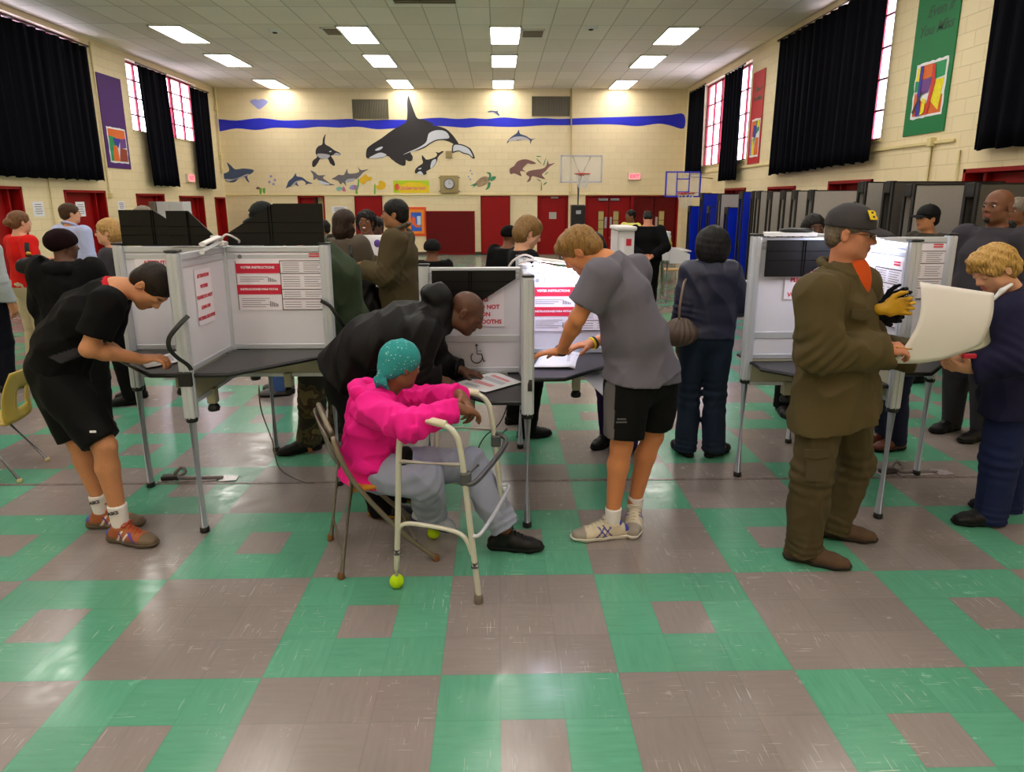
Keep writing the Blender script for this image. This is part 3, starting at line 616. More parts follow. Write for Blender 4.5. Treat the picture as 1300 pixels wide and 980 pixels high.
def cvent(label,x0,x1,y0,y1,m,nm='ceiling_vent'):
    t=thing(nm,label,'vent',((x0+x1)/2,(y0+y1)/2,ZC-.02))
    bm=BM(); w=.03
    for a,b,c,d in ((x0,x0+w,y0,y1),(x1-w,x1,y0,y1),(x0,x1,y1-w,y1),(x0,x1,y0,y0+w)): box(bm,(a,c,ZC-.025),(b,d,ZC-.001))
    obj('frame',bm,FRM,t,world=True)
    bm=BM(); k=6
    for i in range(k): y=y0+(i+.5)*(y1-y0)/k; box(bm,(x0+.03,y-.02,ZC-.02),(x1-.03,y+.02,ZC-.005))
    obj('slat',bm,m,t,world=True)
cvent('dark wide ceiling vent at the top edge, left of centre',-1.85,-.7,12.1,12.8,mat('vent_brown_grey',(108,100,78)))
cvent('white ceiling vent right of the middle light',.5,.98,14.6,15.25,STG)
cvent('white ceiling vent left of the centre-left light',-3.6,-3.22,14.5,15.1,STG)
for (x,y,l) in ((1.89,14.4,'round ceiling detector right of the middle lights'),(-4.58,14.75,'round ceiling detector between the left light columns')):
    t=thing('smoke_detector',l,'smoke detector',(x,y,ZC-.05)); obj('base',lathe(BM(),[(.05,0),(.13,.02),(.15,.048)],20),FRM,t); obj('sensor',lathe(BM(),[(.03,-.02),(.05,-.012),(.05,0)],12),DKS,t)
# ---------------------------------------------------------------- curtains
CURT=fabric('navy_velvet_curtain',(10,10,24),.85,fold=.1,weave=120,sheen=.0,spec=.15)
def curtain(label,x,s,y0,y1,z0,z1,z0b=None,amp=.07,per=.3,slant=0):
    """s: direction into the room. Folds run along y."""
    q_=1-.15/abs(x); y0,y1=y0*q_,y1*q_; z0,z1=HC+(z0-HC)*q_,HC+(z1-HC)*q_
    if z0b is not None: z0b=HC+(z0b-HC)*q_
    n=max(24,int((y1-y0)/.028)); m=10; V=[];Fc=[]
    ph=random.random()*9
    for i in range(n+1):
        t=i/n
        for j in range(m+1):
            q=j/m; y=y0+(y1-y0)*t+slant*(1-q)*.0
            zb=z0+((z0b if z0b is not None else z0)-z0)*t
            z=zb+(z1-zb)*q
            a=amp*(1-.35*q); w=math.sin(2*PI*(y/per)+ph+1.3*math.sin(y*2.3+ph)+.6*math.sin(y*5.1)+(q-.5)*.8*math.sin(y*1.7))+.35*math.sin(2*PI*y/per*2.3+1.7*ph+q*.6)
            V.append((x+s*(.16+a*w*.6),y+slant*(1-q),z+(.012*math.sin(y*19) if j==0 else 0)))
    for i in range(n):
        for j in range(m): a=i*(m+1)+j; Fc.append((a,a+m+1,a+m+2,a+1))
    t=thing('curtain',label,'curtain',(x+s*.16,(y0+y1)/2,z0))
    o=obj('drape',(V,Fc),CURT,t,smooth=True,world=True)
    md=o.modifiers.new('thickness','SOLIDIFY'); md.thickness=.012
    bm=BM(); tube(bm,[(x+s*.16,y0-.05,z1+.03),(x+s*.16,y1+.05,z1+.03)],.022,8); obj('rail',bm,mat('brown_rail',(92,78,62),.5),t,world=True)
    k=int((y1-y0)/.3)+1
    for i in range(k+1): y=y0+(y1-y0)*i/max(k,1); obj('hook',box(BM(),(x+s*.155,y-.006,z1-.01),(x+s*.165,y+.006,z1+.03)),STEEL,t,world=True)
curtain('huge black curtain filling the upper left wall',XL,1,9.0,15.35,2.2,4.97)
curtain('narrow dark curtain hanging across the left wall window',XL,1,17.35,18.75,2.14,5.0,slant=.1)
curtain('narrow dark curtain at the left back corner',XL,1,20.2,21.35,2.12,4.93)
curtain('huge navy curtain on the right wall between red and green banners',XR,-1,10.95,15.0,2.38,5.05,2.3)
curtain('navy curtain cut off by the right edge',XR,-1,3.5,8.55,2.38,5.05)
curtain('narrow navy curtain across the middle of the right wall window',XR,-1,17.0,18.3,2.27,4.95,per=.26)
curtain('narrow navy curtain at the right back corner, over the blue backboard',XR,-1,20.15,21.6,2.6,5.0,per=.26)
# ---------------------------------------------------------------- fabric banners with children's paintings
def banner(label,x,s,y0,y1,z0,z1,col,art,art_box,txt=None):
    t=thing('wall_banner',label,'banner',(x,(y0+y1)/2,z0)); bx=x+s*.02
    obj('cloth',box(BM(),(min(x+s*.004,bx),y0,z0),(max(x+s*.004,bx),y1,z1),.003),col,t,world=True)
    ya,yb,za,zb=art_box   # as seen: u from left to right
    far_left=(s<0)  # right wall: left in view = farther
    def P(u,v,off): 
        y=(yb-(yb-ya)*u) if far_left else (ya+(yb-ya)*u)
        return Vector((bx+s*off,y,za+(zb-za)*v))
    jag=[];k=10
    for a,b in (((0,0),(1,0)),((1,0),(1,1)),((1,1),(0,1)),((0,1),(0,0))):
        for i in range(k):
            q=i/k; jag.append(P(a[0]+(b[0]-a[0])*q+random.uniform(-.015,.015),a[1]+(b[1]-a[1])*q+random.uniform(-.012,.012),.002))
    obj('paper',poly(BM(),jag,(s*.002,0,0)),WHITE,t,world=True)
    for i,(c,pts) in enumerate(art):
        obj('painted_shape',poly(BM(),[P(.05+.9*u,.05+.9*v,.005+.0015*i) for u,v in pts],(s*.0012,0,0)),mat('crayon_%d_%d_%d'%c,c,.6,noise=.12,nscale=30),t,world=True)
    if txt:
        for (body,u,z,sz) in txt:
            y=(y1-(y1-y0)*u) if far_left else (y0+(y1-y0)*u)
            text_mesh('lettering',body,sz,mat('dark_green_letters',(6,74,44),.5),t,(bx+s*.003,y,z),(0,-1,0) if far_left else (0,1,0),(0,0,1),bold=.004,shear=.35)
O_,G_,B_,R_,Y_,P_,W_=(226,104,30),(24,146,88),(52,50,160),(206,50,40),(238,222,20),(110,60,140),(90,66,60)
art1=[(O_,[(0,.72),(1,.7),(1,1),(0,1)]),(G_,[(0,.3),(.35,.3),(.4,.75),(0,.78)]),(B_,[(.25,.72),(.7,.72),(.5,.42),(.3,.55)]),(P_,[(.6,.4),(1,.45),(1,.75),(.65,.7)]),(O_,[(.15,0),(.5,0),(.45,.45),(.2,.5)]),((150,60,40),[(.5,0),(1,0),(1,.4),(.6,.42)]),(G_,[(0,0),(.15,0),(.15,.4),(0,.35)])]
art2=[(O_,[(0,.5),(.5,.6),(.6,1),(0,1)]),(G_,[(.6,.6),(1,.7),(1,1),(.55,1)]),(B_,[(.2,.55),(.6,.5),(.7,.85),(.25,.88)]),(G_,[(.3,.1),(.55,.5),(.35,.55)]),(O_,[(.5,0),(1,0),(1,.5),(.6,.5)]),(Y_,[(.2,0),(.45,0),(.4,.4),(.25,.5)]),(Y_,[(.7,.8),(1,.8),(1,1),(.8,1)]),((150,150,200),[(0,0),(.2,0),(.25,.5),(.05,.5)])]
art3=[(O_,[(0,.0),(1,0),(1,.35),(.6,.3),(.4,.2),(0,.5)]),(G_,[(.5,.66),(1,.7),(1,1),(.5,1)]),(Y_,[(.55,.3),(.9,.05),(1,.66),(.7,.66),(.55,.5)]),(O_,[(.15,.7),(.62,.75),(.55,1),(.1,1)]),(Y_,[(.0,.72),(.14,.72),(.14,.98),(.02,.98)]),(P_,[(.1,.4),(.5,.45),(.6,.72),(.15,.72)]),(R_,[(.45,0),(.55,.0),(.72,.6),(.66,.98),(.56,.98),(.58,.6)]),(G_,[(0,.5),(.15,.5),(.15,.7),(0,.72)]),(Y_,[(.3,0),(.45,.05),(.45,.3),(.35,.35)]),(B_,[(.14,0),(.3,0),(.22,.4),(.25,1),(.14,1),(.14,.4)]),((60,60,50),[(0,.1),(.05,.05),(.3,.45),(.28,.5)])]
banner('purple wall banner with a colourful painting, left wall',XL,1,15.55,16.5,2.5,4.52,mat('purple_vinyl',(78,34,110),.6,spec=.3),art1,(15.66,16.42,2.62,3.4))
banner('red wall banner with a colourful painting, right wall',XR,-1,15.6,16.32,2.6,4.65,mat('red_vinyl',(190,30,42),.5,spec=.3),art2,(15.66,16.18,2.75,3.6),[('Even if',.55,4.25,.16),('You Miss',.5,4.05,.15)])
banner('green wall banner reading Even if You Miss, with a painting',XR,-1,9.16,10.08,2.68,4.9,mat('green_vinyl',(8,118,64),.5,spec=.3),art3,(9.24,9.93,2.9,3.64),[('Even if',.56,4.29,.2),('You Miss',.5,4.06,.2)])
# outdoors
w=bpy.data.worlds.new('sky'); scn.world=w; w.use_nodes=True
WN,WL=w.node_tree.nodes,w.node_tree.links
bg=WN['Background']; bg.inputs[0].default_value=(.80,.78,1.0,1); bg.inputs[1].default_value=10.0
scn.view_settings.exposure=0
struct('wall_sky_blocker',box(BM(),(XL-TH,YB+TH,0),(XR+TH,YB+TH+.1,ZC)),mat('sky_blocker_paint',(190,170,110),.6))  # unseen panel added behind the doors to keep sky light out of the gaps
# ================================================================ VOTING BOOTHS
PANEL=mat('white_booth_panel',(222,220,232),.35,noise=.02,nscale=3)
CRP=mat('cream_booth_apron',(176,172,150),.5)
SHELF=mat('black_laminate_shelf',(34,32,36),.28,noise=.15,nscale=60)
VIS=mat('black_corrugated_visor',(6,5,8),.45,spec=.3)
TXR=mat('red_print_ink',(206,26,60),.6); TXG=mat('grey_print_ink',(120,118,124),.7); TXK=mat('black_print_ink',(40,36,40),.7)
SIGN=mat('lavender_white_sign_paper',(240,232,244),.6); WCORD=mat('white_cord',(226,220,222),.5)
def extr(bm,x,y,z0,z1,dx,dy,s=.03):
    """grooved square extrusion post with a rounded nose"""
    box(bm,(x-s,y-s,z0),(x+s,y+s,z1),.012,seg=3)
    for a,b in ((1,0),(-1,0),(0,1),(0,-1)):
        if (a,b)!=(-dx,-dy): box(bm,(x+a*s-.004-(.003 if a else 0)*0,y+b*s-.004,z0+.002),(x+a*s+.004,y+b*s+.004,z1-.002),.002)
def leg_part(t,x,y,z1,foot=True):
    bm=BM(); cyl(bm,(x,y,.025),(x,y,z1),.021,16); l=obj('leg',bm,ALU,t,world=True)
    bm=BM(); lathe(bm,[(.022,0),(.026,.004),(.024,.03),(.018,.035)],14,(x,y,0)); obj('rubber_foot',bm,BLACK,l,world=True)
    bm=BM(); lathe(bm,[(.027,-.02),(.03,-.015),(.03,.012),(.024,.018)],14,(x,y,z1)); obj('collar',bm,BLACK,l,world=True)
def sheet(name,p0,u,v,w,h,m,t,off,th=.0012,label=None):
    """thin sheet with lower left corner p0 spanned by u (right) and v (up); off pushes it along the facing normal u x v"""
    u=Vector(u);v=Vector(v);n=u.cross(v); p=Vector(p0)+n*off
    return obj(name,poly(BM(),[p,p+u*w,p+u*w+v*h,p+v*h],n*th),m,t,world=True,label=label)
def instr(t,p0,u,w=.52,h=.36):
    """two-column voter instruction poster"""
    u=Vector(u);v=Vector((0,0,1));n=u.cross(v)
    s=sheet('instruction_poster',p0,u,v,w,h,SIGN,t,.002)
    P=lambda a,b,o:Vector(p0)+u*(a*w)+v*(b*h)+n*o
    for b in (.62,.20): sheet('red_heading',P(.0,b+.03 if b>.5 else b+.08,0),u,v,w*.5,h*.17,TXR,t,.0045)
    text_mesh('heading_text','VOTER INSTRUCTIONS',.019,WHITE,t,P(.25,.75,.0065),u,v,bold=.0006)
    text_mesh('heading_text','INSTRUCCIONES PARA VOTAR',.016,WHITE,t,P(.25,.37,.0065),u,v,bold=.0006)
    bm=BM(); 
    def ln(bm,a,b,c,d,o): 
        q=[P(a,b,o),P(c,b,o),P(c,d,o),P(a,d,o)]; poly(bm,q,n*.0006)
    for b in (.86,.64,.36,.19,.0): ln(bm,.5,b,1,b+.012,.0045)
    ln(bm,.5,0,.508,.86,.0045); ln(bm,0,0,.006,.86,.0045); obj('black_rule',bm,TXK,t,world=True)
    bm=BM()
    for b0,b1,a0,a1 in ((.66,.84,.53,.97),(.4,.6,.53,.97),(.22,.33,.53,.97),(.03,.16,.53,.97),(.49,.6,.04,.36),(.04,.22,.04,.36)):
        k=max(2,int((b1-b0)/.035))
        for i in range(k):
            b=b1-(i+.5)*(b1-b0)/k; 
            if a0>.5: ln(bm,a0,b,a0+.19,b+.009,.0045); ln(bm,a0+.24,b,a1-.02*(i%3),b+.009,.0045)
            else: ln(bm,a0,b,a1-.05*(i%3),b+.009,.0045)
    for i in range(5): a=.36+.02*i; ln(bm,a,.5-.0*i,a+.012,.58-.012*i,.0045); ln(bm,a,.06,a+.012,.16-.012*i,.0045)
    obj('fine_print',bm,TXG,t,world=True)
    bm=BM(); ln(bm,.84,.93,.96,.955,.0045); ln(bm,.84,.97,.96,.995,.0045)
    obj('red_bars',bm,TXR,t,world=True)
    bm=BM(); c=P(.06,.94,.0045); poly(bm,[c+u*.013*math.cos(i*PI/6)+v*.013*math.sin(i*PI/6) for i in range(12)],n*.0006); obj('seal',bm,TXG,t,world=True)
def attention(t,c,u,w=.29,h=.24,s=1):
    """red lettered notice centred at c"""
    u=Vector(u);v=Vector((0,0,1));n=u.cross(v); c=Vector(c)
    sheet('warning_notice',c-u*w/2-v*h/2,u,v,w,h,SIGN,t,.002)
    for i,l in enumerate(['ATTENTION','VOTERS','PLEASE DO NOT','LEAN ON','VOTING BOOTHS']):
        text_mesh('warning_text',l,.034*s,TXR,t,c+v*(h*.38-h*.19*i)+n*.0045,u,v,bold=.0012)
def visor(t,base,u,up=1,flip=False,w=.5,h=.22,tilt=0,blue=None):
    """corrugated light shield hinged on the top rail"""
    u=Vector(u);v=Vector((0,0,up)); nrm=Vector((u.y,-u.x,0))
    v=(v+nrm*tilt).normalized()
    prof=[(0,0),(w,0),(w,.30*h/.22*.22) if flip else (w,h),(w*.45,h) if flip else (w*.45,h),(0,h) if flip else (0,.07)]
    if flip: prof=[(0,0),(w,0),(w,.05),(w*.47,h),(0,h)]
    else: prof=[(0,0),(w,0),(w,h),(w*.5,h),(0,.07)]
    b=Vector(base); o=obj('visor',poly(BM(),[b+u*a+v*c for a,c in prof],nrm*.012),VIS,t,world=True)
    bm=BM()
    for a in (.44,.47): cyl(bm,b+u*w*a+v*.005+nrm*.014,b+u*w*a+v*(h-.008)+nrm*.014,.003,6)
    for k in (.3,.55): 
        z=h*k; a0=0 if flip else w*max(0,(z-.07)/(h-.07)*.5); a1=w if not flip else w*(1-.53*max(0,(z-.05)/(h-.05)))
        cyl(bm,b+u*(a0+.01)+v*z+nrm*.013,b+u*(a1-.01)+v*z+nrm*.013,.003,6)
    obj('visor_rib',bm,mat('visor_rib_black',(22,20,24),.25),o,world=True)
def strap(t,pts): obj('strap',tube(BM(),spline(pts,5),.012,8,flat=.25,up=(0,1,0)),BLACK,t,world=True)
def booth(label,cx,cy,top,L,shelves,wings,noses=.03):
    """shelves: {(sx,sy): z}; wings: {(dx,dy): lower panel edge}"""
    t=thing('voting_booth',label,'voting booth',(cx,cy,0))
    bm=BM(); extr(bm,cx,cy,.72,top,9,9,.024); obj('centre_post',bm,ALU,t,world=True)
    for (dx,dy),zb in wings.items():
        ex,ey=cx+dx*L,cy+dy*L
        bm=BM(); extr(bm,ex,ey,.66,top+.01,dx,dy); p=obj('end_post',bm,ALU,t,world=True)
        bm=BM(); box(bm,(ex-.033,ey-.033,top+.01),(ex+.033,ey+.033,top+.022),.008); obj('post_cap',bm,BLACK,p,world=True)
        leg_part(t,ex,ey,.66)
        a=.024; b=L-.03
        def W(s0,s1,hw,z0,z1,m,n,bev=0,zz=0):
            x0,x1=cx+dx*s0,cx+dx*s1; y0,y1=cy+dy*s0,cy+dy*s1
            if dx: y0,y1=cy-hw,cy+hw
            else: x0,x1=cx-hw,cx+hw
            return obj(n,box(BM(),(min(x0,x1),min(y0,y1),z0),(max(x0,x1),max(y0,y1),z1),bev),m,t,world=True)
        W(a,b,.006,zb,top-.03,PANEL,'panel')
        W(a,b,.016,top-.035,top,ALU,'top_rail',.005); W(a,b,.011,top-.075,top-.045,ALU,'upper_rail',.004)
        W(a,b,.012,zb-.02,zb+.012,ALU,'bottom_rail',.004)
        if (dx,dy) in ACC: W(a,b,.011,ACC[(dx,dy)],ACC[(dx,dy)]+.045,ALU,'middle_rail',.004)
        W(.1,b,.008,zb-.17,zb-.025,CRP,'apron',.003)
        W(a,b,.012,zb-.195,zb-.17,ALU,'lower_rail',.004)
        # clamp bracket and knob
        kx,ky=cx+dx*L*.55,cy+dy*L*.55; s=1 if dy else 0
        bm=BM(); box(bm,(kx-.025,ky-.03,zb-.26),(kx+.025,ky+.03,zb-.17),.008); br=obj('clamp_bracket',bm,CRP,t,world=True)
        bm=BM(); lathe(bm,[(.012,-.05),(.03,-.045),(.034,-.03),(.028,-.012),(.012,0)],12,(kx,ky,zb-.26)); obj('knob',bm,BLACK,br,world=True)
    for (sx,sy),z in shelves.items():
        c=.2; q=.02; l=L-.02
        P=[(q,q),(l,q),(l,c),(c,l),(q,l)]
        P=[Vector((cx+sx*a,cy+sy*b,z-.022)) for a,b in P]
        sh=obj('shelf',poly(BM(),P,(0,0,.02)),SHELF,t,world=True)
        bm=BM(); tube(bm,[p+Vector((0,0,.01)) for p in P[1:4]]+[P[4]+Vector((0,0,.01))],.012,8); obj('edge_trim',bm,BLACK,sh,world=True)
    return t
ACC={(-1,0):.93}
ACC={}
A=booth('left white voting booth cluster with upright black visors',-1.63,3.95,1.52,.6,{(-1,-1):.9,(1,-1):.9,(1,1):.9,(-1,1):.9},{(1,0):.92,(-1,0):.92,(0,-1):.92,(0,1):.92})
ACC={(-1,0):.93}
B=booth('middle voting booth cluster with wheelchair symbol and low shelf',.15,3.97,1.39,.6,{(-1,-1):.73,(1,-1):.86,(1,1):.86,(-1,1):.73},{(1,0):.88,(-1,0):.76,(0,-1):.88,(0,1):.88})
ACC={(-1,0):.93}
C=booth('right voting booth cluster with glowing lamp behind the brown work jacket',2.17,4.03,1.56,.6,{(-1,-1):.79,(1,-1):.86,(1,1):.86,(-1,1):.79},{(1,0):.88,(-1,0):.82,(0,-1):.88,(0,1):.88})
X_=(1,0,0)
# cluster A dressings
instr(A,(-1.56,3.943,1.14),X_,.52,.34)
attention(A,(-1.622,3.63,1.27),(0,1,0),.2,.3,.75); attention(A,(-2.0,3.943,1.34),X_,.29,.22)
visor(A,(-1.585,3.945,1.525),X_,1,False,.56,.24); visor(A,(-2.2,3.945,1.525),X_,1,True,.42,.205)
visor(A,(-1.92,3.925,1.525),X_,1,True,.27,.2)
strap(A,[at(239,401,3.3),at(226,414,3.26),at(215,429,3.24),at(215,442,3.24),at(224,453,3.26),at(238,463,3.29),at(243,470,3.3)])
bm=box(BM(),(-1.665,3.31,.84),(-1.59,3.33,.92),.01); obj('strap_buckle',bm,BLACK,A,world=True)
strap(A,[(-1.06,3.90,1.2),(-1.0,3.88,1.17),(-.96,3.88,1.1),(-.93,3.9,1.04)])
strap(B,[(.16,3.34,.86),(.16,3.33,.80)])
# cluster B dressings
attention(B,(-.13,3.958,1.15),X_,.32,.24,1.05)
instr(B,(.2,3.958,1.0),X_,.52,.33)
visor(B,(-.4,3.93,1.375),X_,-1,True,.5,.22)
# wheelchair symbol, lower part of the left wing
bm=BM(); c0=Vector((-.14,3.953,.835)); kk=.78
tube(bm,[c0+Vector((.045*math.cos(a),-.002,.045*math.sin(a))) for a in [math.radians(d) for d in range(130,381,12)]],.004,6)
ico(bm,c0+Vector((0,-.002,.1)),.011,1); tube(bm,[c0+Vector(v) for v in ((0,-.002,.085),(.004,-.002,.03),(.04,-.002,.028),(.055,-.002,-.03),(.068,-.002,-.025))],.005,6)
tube(bm,[c0+Vector((.002,-.002,.055)),c0+Vector((.035,-.002,.055))],.004,6); bmesh.ops.scale(bm,vec=(kk,1,kk),verts=bm.verts[:],space=Matrix.Translation(-c0)); obj('wheelchair_symbol',bm,TXK,B,world=True)
# cluster C dressings
attention(C,(1.93,4.018,1.3),X_,.33,.24,1.05)
visor(C,(1.62,3.99,1.545),X_,-1,True,.5,.22)
instr(C,(2.158,3.98,1.1),(0,-1,0),.5,.36); instr(C,(2.24,4.018,1.18),X_,.5,.34)
# lamps with cords on the booths
def booth_lamp(label,p,d,on,cord):
    p=Vector(p); d=Vector(d); t=thing('task_lamp',label,'lamp',p)
    bm=BM(); box(bm,p+Vector((-.03,-.03,0)),p+Vector((.03,.03,.03)),.008); cyl(bm,p+Vector((0,0,.02)),p+Vector((0,0,.06)),.012,10); obj('clamp',bm,WCORD,t,world=True)
    bm=BM(); tube(bm,[p+Vector((0,0,.05)),p+d*.06+Vector((0,0,.055)),p+d*.34+Vector((0,0,.035))],[.016,.02,.018],12,flat=.6); obj('lamp_arm',bm,WCORD,t,world=True)
    LM=mat('lamp_tube_glow',(255,255,255),.4,emit=(225,232,255),es=LAMPE) if on else mat('unlit_lamp_tube',(230,230,235),.3)
    bm=BM(); cyl(bm,p+d*.06+Vector((0,0,.022)),p+d*.36+Vector((0,0,-.004)),.015,10); obj('lamp_tube',bm,LM,t,world=True)
    obj('cord',tube(BM(),spline([p+Vector(c) for c in cord],6),.006,6),WCORD,t,world=True)
LAMPE=60
booth_lamp('white clip lamp with looped cord on the left booth top',(-1.615,3.9,1.522),(.12,-.99,0),False,[(0,0,.03),(.05,-.03,.07),(.1,.02,.03),(.04,.06,.01),(-.06,.03,.05),(-.02,-.04,.06)])
booth_lamp('white clip lamp with tangled cord on the middle booth',(.16,3.9,1.392),(.87,-.45,0),True,[(-.1,0,.01),(-.07,-.03,.05),(-.01,-.05,.08),(.05,-.05,.055),(.03,-.02,.02),(-.05,-.05,.03),(.05,-.08,.05),(.10,-.08,-.01),(.11,-.08,-.09)])
booth_lamp('brightly glowing clip lamp on the right booth',(2.10,3.93,1.562),(-.06,-1,0),True,[(0,0,.02),(-.06,-.04,.06),(-.1,-.02,.0),(-.05,-.05,-.06),(-.04,-.04,-.12)])
t=thing('paper_stack','white papers and black cloth lying on top of the right booth','papers',(1.83,4.05,1.56))
bm=poly(BM(),[(1.6,3.99,1.568),(1.92,3.98,1.568),(1.95,4.12,1.568),(1.66,4.16,1.568)],(0,0,.02)); obj('sheet',bm,WHITE,t,world=True)
bm=BM(); ico(bm,(1.82,4.05,1.6),(.11,.06,.018),2); obj('cloth',bm,BLACK,t,world=True)
# floor cable and tape between the clusters
tag(obj('floor_tape',poly(BM(),[(-4.2,3.985,.001),(3.4,3.965,.001),(3.4,3.99,.001),(-4.2,4.01,.001)],(0,0,.0015)),mat('grey_tape',(120,108,104),.25,noise=.3,nscale=30)),'long grey tape strip over a cable across the floor','tape')
def adapter(label,x,y):
    t=thing('power_adapter',label,'power adapter',(x,y,0)); bm=BM(); box(bm,(x-.09,y-.03,.003),(x+.02,y+.03,.035),.01,rot=.15,pivot=(x,y,0)); obj('brick',bm,mat('dark_adapter',(38,30,30),.35),t,world=True)
    bm=BM(); tube(bm,spline([(x-.02,y,.03),(x+.03,y+.02,.075),(x+.06,y,.05),(x+.03,y-.03,.03),(x+.12,y-.01,.012),(x+.3,y,.008)],5),.012,8); obj('plug',bm,mat('grey_plug',(120,112,116),.3),t,world=True)
    bm=BM()
    for k in range(4): a=x-.1+.13*k; poly(bm,[(a,y-.05,.002),(a+.11,y-.035,.002),(a+.1,y+.04,.002),(a-.01,y+.05,.002)],(.0,0,.004))
    obj('crinkled_tape',bm,mat('clear_tape_sheen',(170,160,165),.15,noise=.3,nscale=50),t,world=True)
adapter('dark power adapter taped to the floor under the left booth',-2.12,4.06); adapter('taped power adapter at the foot of the right booth',2.62,4.05)
def cable(label,pts,m=WCORD,r=.004): tag(obj('cable',tube(BM(),spline(pts,6),r,6),m),label,'cable')
cable('thin grey cable from the left booth shelf to the floor',[(-1.5,3.98,.66),(-1.5,3.98,.5),(-1.44,3.96,.3),(-1.4,3.94,.12),(-1.28,3.97,.02),(-1.2,3.98,.006)],mat('grey_cable',(110,105,100),.5))
cable('thin dark cable hanging under the middle booth low shelf',[(.06,3.95,.7),(.05,3.93,.55),(.0,3.92,.42),(-.1,3.9,.33),(-.14,3.95,.2),(-.1,3.98,.006)],mat('dark_cable',(40,38,40),.5))
# ================================================================ PAPERS
def ballot(label,P,m=WHITE,bend=0,marks=True,nm='ballot_paper',th=.0012):
    """P: four corners (world) ; bilinear sheet"""
    a,b,c,d=[Vector(p) for p in P]; n=14; V=[];Fc=[]
    nr=(b-a).cross(d-a).normalized()
    for i in range(n+1):
        for j in range(n+1):
            u,v=i/n,j/n; p=(a*(1-u)+b*u)*(1-v)+(d*(1-u)+c*u)*v
            if callable(bend): p=p+bend(u,v)
            V.append(p)
    for i in range(n):
        for j in range(n): q=i*(n+1)+j; Fc.append((q,q+n+1,q+n+2,q+1))
    t=thing(nm,label,'paper',a); o=obj('sheet',(V,Fc),m,t,smooth=True,world=True); md=o.modifiers.new('thickness','SOLIDIFY'); md.thickness=th; md.offset=0
    if marks:
        for (u0,u1,v0,v1,mm) in marks:
            VV=[];FF=[];k=6
            for i in range(k+1):
                for j in range(2):
                    u=u0+(u1-u0)*i/k; v=v0 if j==0 else v1; p=(a*(1-u)+b*u)*(1-v)+(d*(1-u)+c*u)*v
                    if callable(bend): p=p+bend(u,v)
                    VV.append(p+nr*.0016)
            for i in range(k): q=i*2; FF.append((q,q+2,q+3,q+1))
            mo=obj('printed_mark',(VV,FF),mm,t,world=True); md=mo.modifiers.new('thickness','SOLIDIFY'); md.thickness=.0006
    return t
PRED=mat('pale_red_print',(226,150,160),.6); PGR=mat('pale_grey_print',(196,196,206),.6)
zz=.735
q=[atz(575,487,zz),atz(616,498,zz),atz(663,485,zz),atz(628,471,zz)]
ballot('printed ballot sheet lying on the low black shelf',q,marks=[(.15,.85,.55,.7,PGR),(.2,.8,.3,.42,PRED),(.2,.8,.75,.85,PRED),(.2,.6,.1,.2,PGR)])
zz=.905
q=[atz(176,459,zz),atz(186,467,zz),atz(238,457,zz),atz(232,444,zz)]
ballot('ballot sheet under the hand of the person in black shirt',q,marks=[(.2,.8,.3,.4,PGR),(.2,.8,.6,.7,PGR)])
zz=.868
q=[atz(677,466,zz),atz(768,466,zz),atz(757,434,zz),atz(697,434,zz)]
def bnd(u,v): 
    k=max(0,u-.55)*max(0,.75-v)*2.2
    return Vector((0,-k*.10,-k*.22+ .0)) 
ballot('large ballot sheet curling off the shelf before the grey T-shirt',q,bend=bnd,marks=[(.35,.95,.6,.64,PGR),(.3,.9,.45,.48,PGR),(.45,.5,.2,.9,PGR),(.65,.68,.2,.9,PGR)])
# ================================================================ FOLDING CHAIR (grey brown metal)
CHM=mat('taupe_chair_metal',(128,118,102),.32,metal=.35); CHB=mat('taupe_backrest',(120,108,100),.4,metal=.3); RUB=mat('brown_rubber_tip',(120,78,40),.6)
def folding_chair(label,loc,rz,mm,seatm,tip,detail=True):
    """local frame: faces +x, seat centre near origin"""
    t=thing('folding_chair',label,'chair',loc,rz)
    for s in (-1,1):
        y=.215*s
        # long front leg runs from back top to the front foot; rear leg crosses
        bm=tube(BM(),spline([(-.24,y*.86,.73),(-.22,y,.64),(-.145,y,.47),(.05,y,.2),(.22,y,.02)],5),.0125,10); lg=obj('leg',bm,mm,t)
        bm=BM(); lathe(bm,[(.014,0),(.018,.004),(.016,.03),(.013,.034)],10,(.225,y,0)); obj('rubber_tip',bm,tip,lg)
        bm=tube(BM(),[(-.165,y*.93,.50),(-.24,y*.93,.02)],.0125,10); lg=obj('leg',bm,mm,t)
        bm=BM(); lathe(bm,[(.014,0),(.018,.004),(.016,.03),(.013,.034)],10,(-.243,y*.93,0)); obj('rubber_tip',bm,tip,lg)
    bm=tube(BM(),spline([(-.24,-.185,.73),(-.262,-.13,.785),(-.268,0,.80),(-.262,.13,.785),(-.24,.185,.73)],6),.0125,10); obj('top_rail',bm,mm,t)
    V=[];Fc=[];n=12
    for i in range(n+1):
        for j in range(7):
            u=i/n*2-1; v=j/6; y=.205*u; zt=.78-.03*u*u*1.0; z=.58+(zt-.58)*v; x=-.215-.055*v*1.0-.02*(1-u*u); V.append((x,y,z))
    for i in range(n):
        for j in range(6): q=i*7+j; Fc.append((q,q+7,q+8,q+1))
    o=obj('backrest',(V,Fc),CHB if mm is CHM else mm,t,smooth=True); o.modifiers.new('t','SOLIDIFY').thickness=.008
    bm=BM(); box(bm,(-.17,-.2,.43),(.2,.2,.455),.03); obj('seat',bm,seatm,t)
    for x,z in ((.13,.12),(-.222,.12)):
        bm=tube(BM(),[(x,-.2,z),(x,.2,z)],.008,8); obj('crossbar',bm,mm,t)
    return t
# ================================================================ WALKER
WK=mat('walker_aluminium',(206,203,190),.35,metal=.2); BALL=fabric('tennis_ball_felt',(178,214,20),.9,fold=.1,weave=600)
GREYM=mat('walker_bracket',(90,90,94),.35,metal=.5)
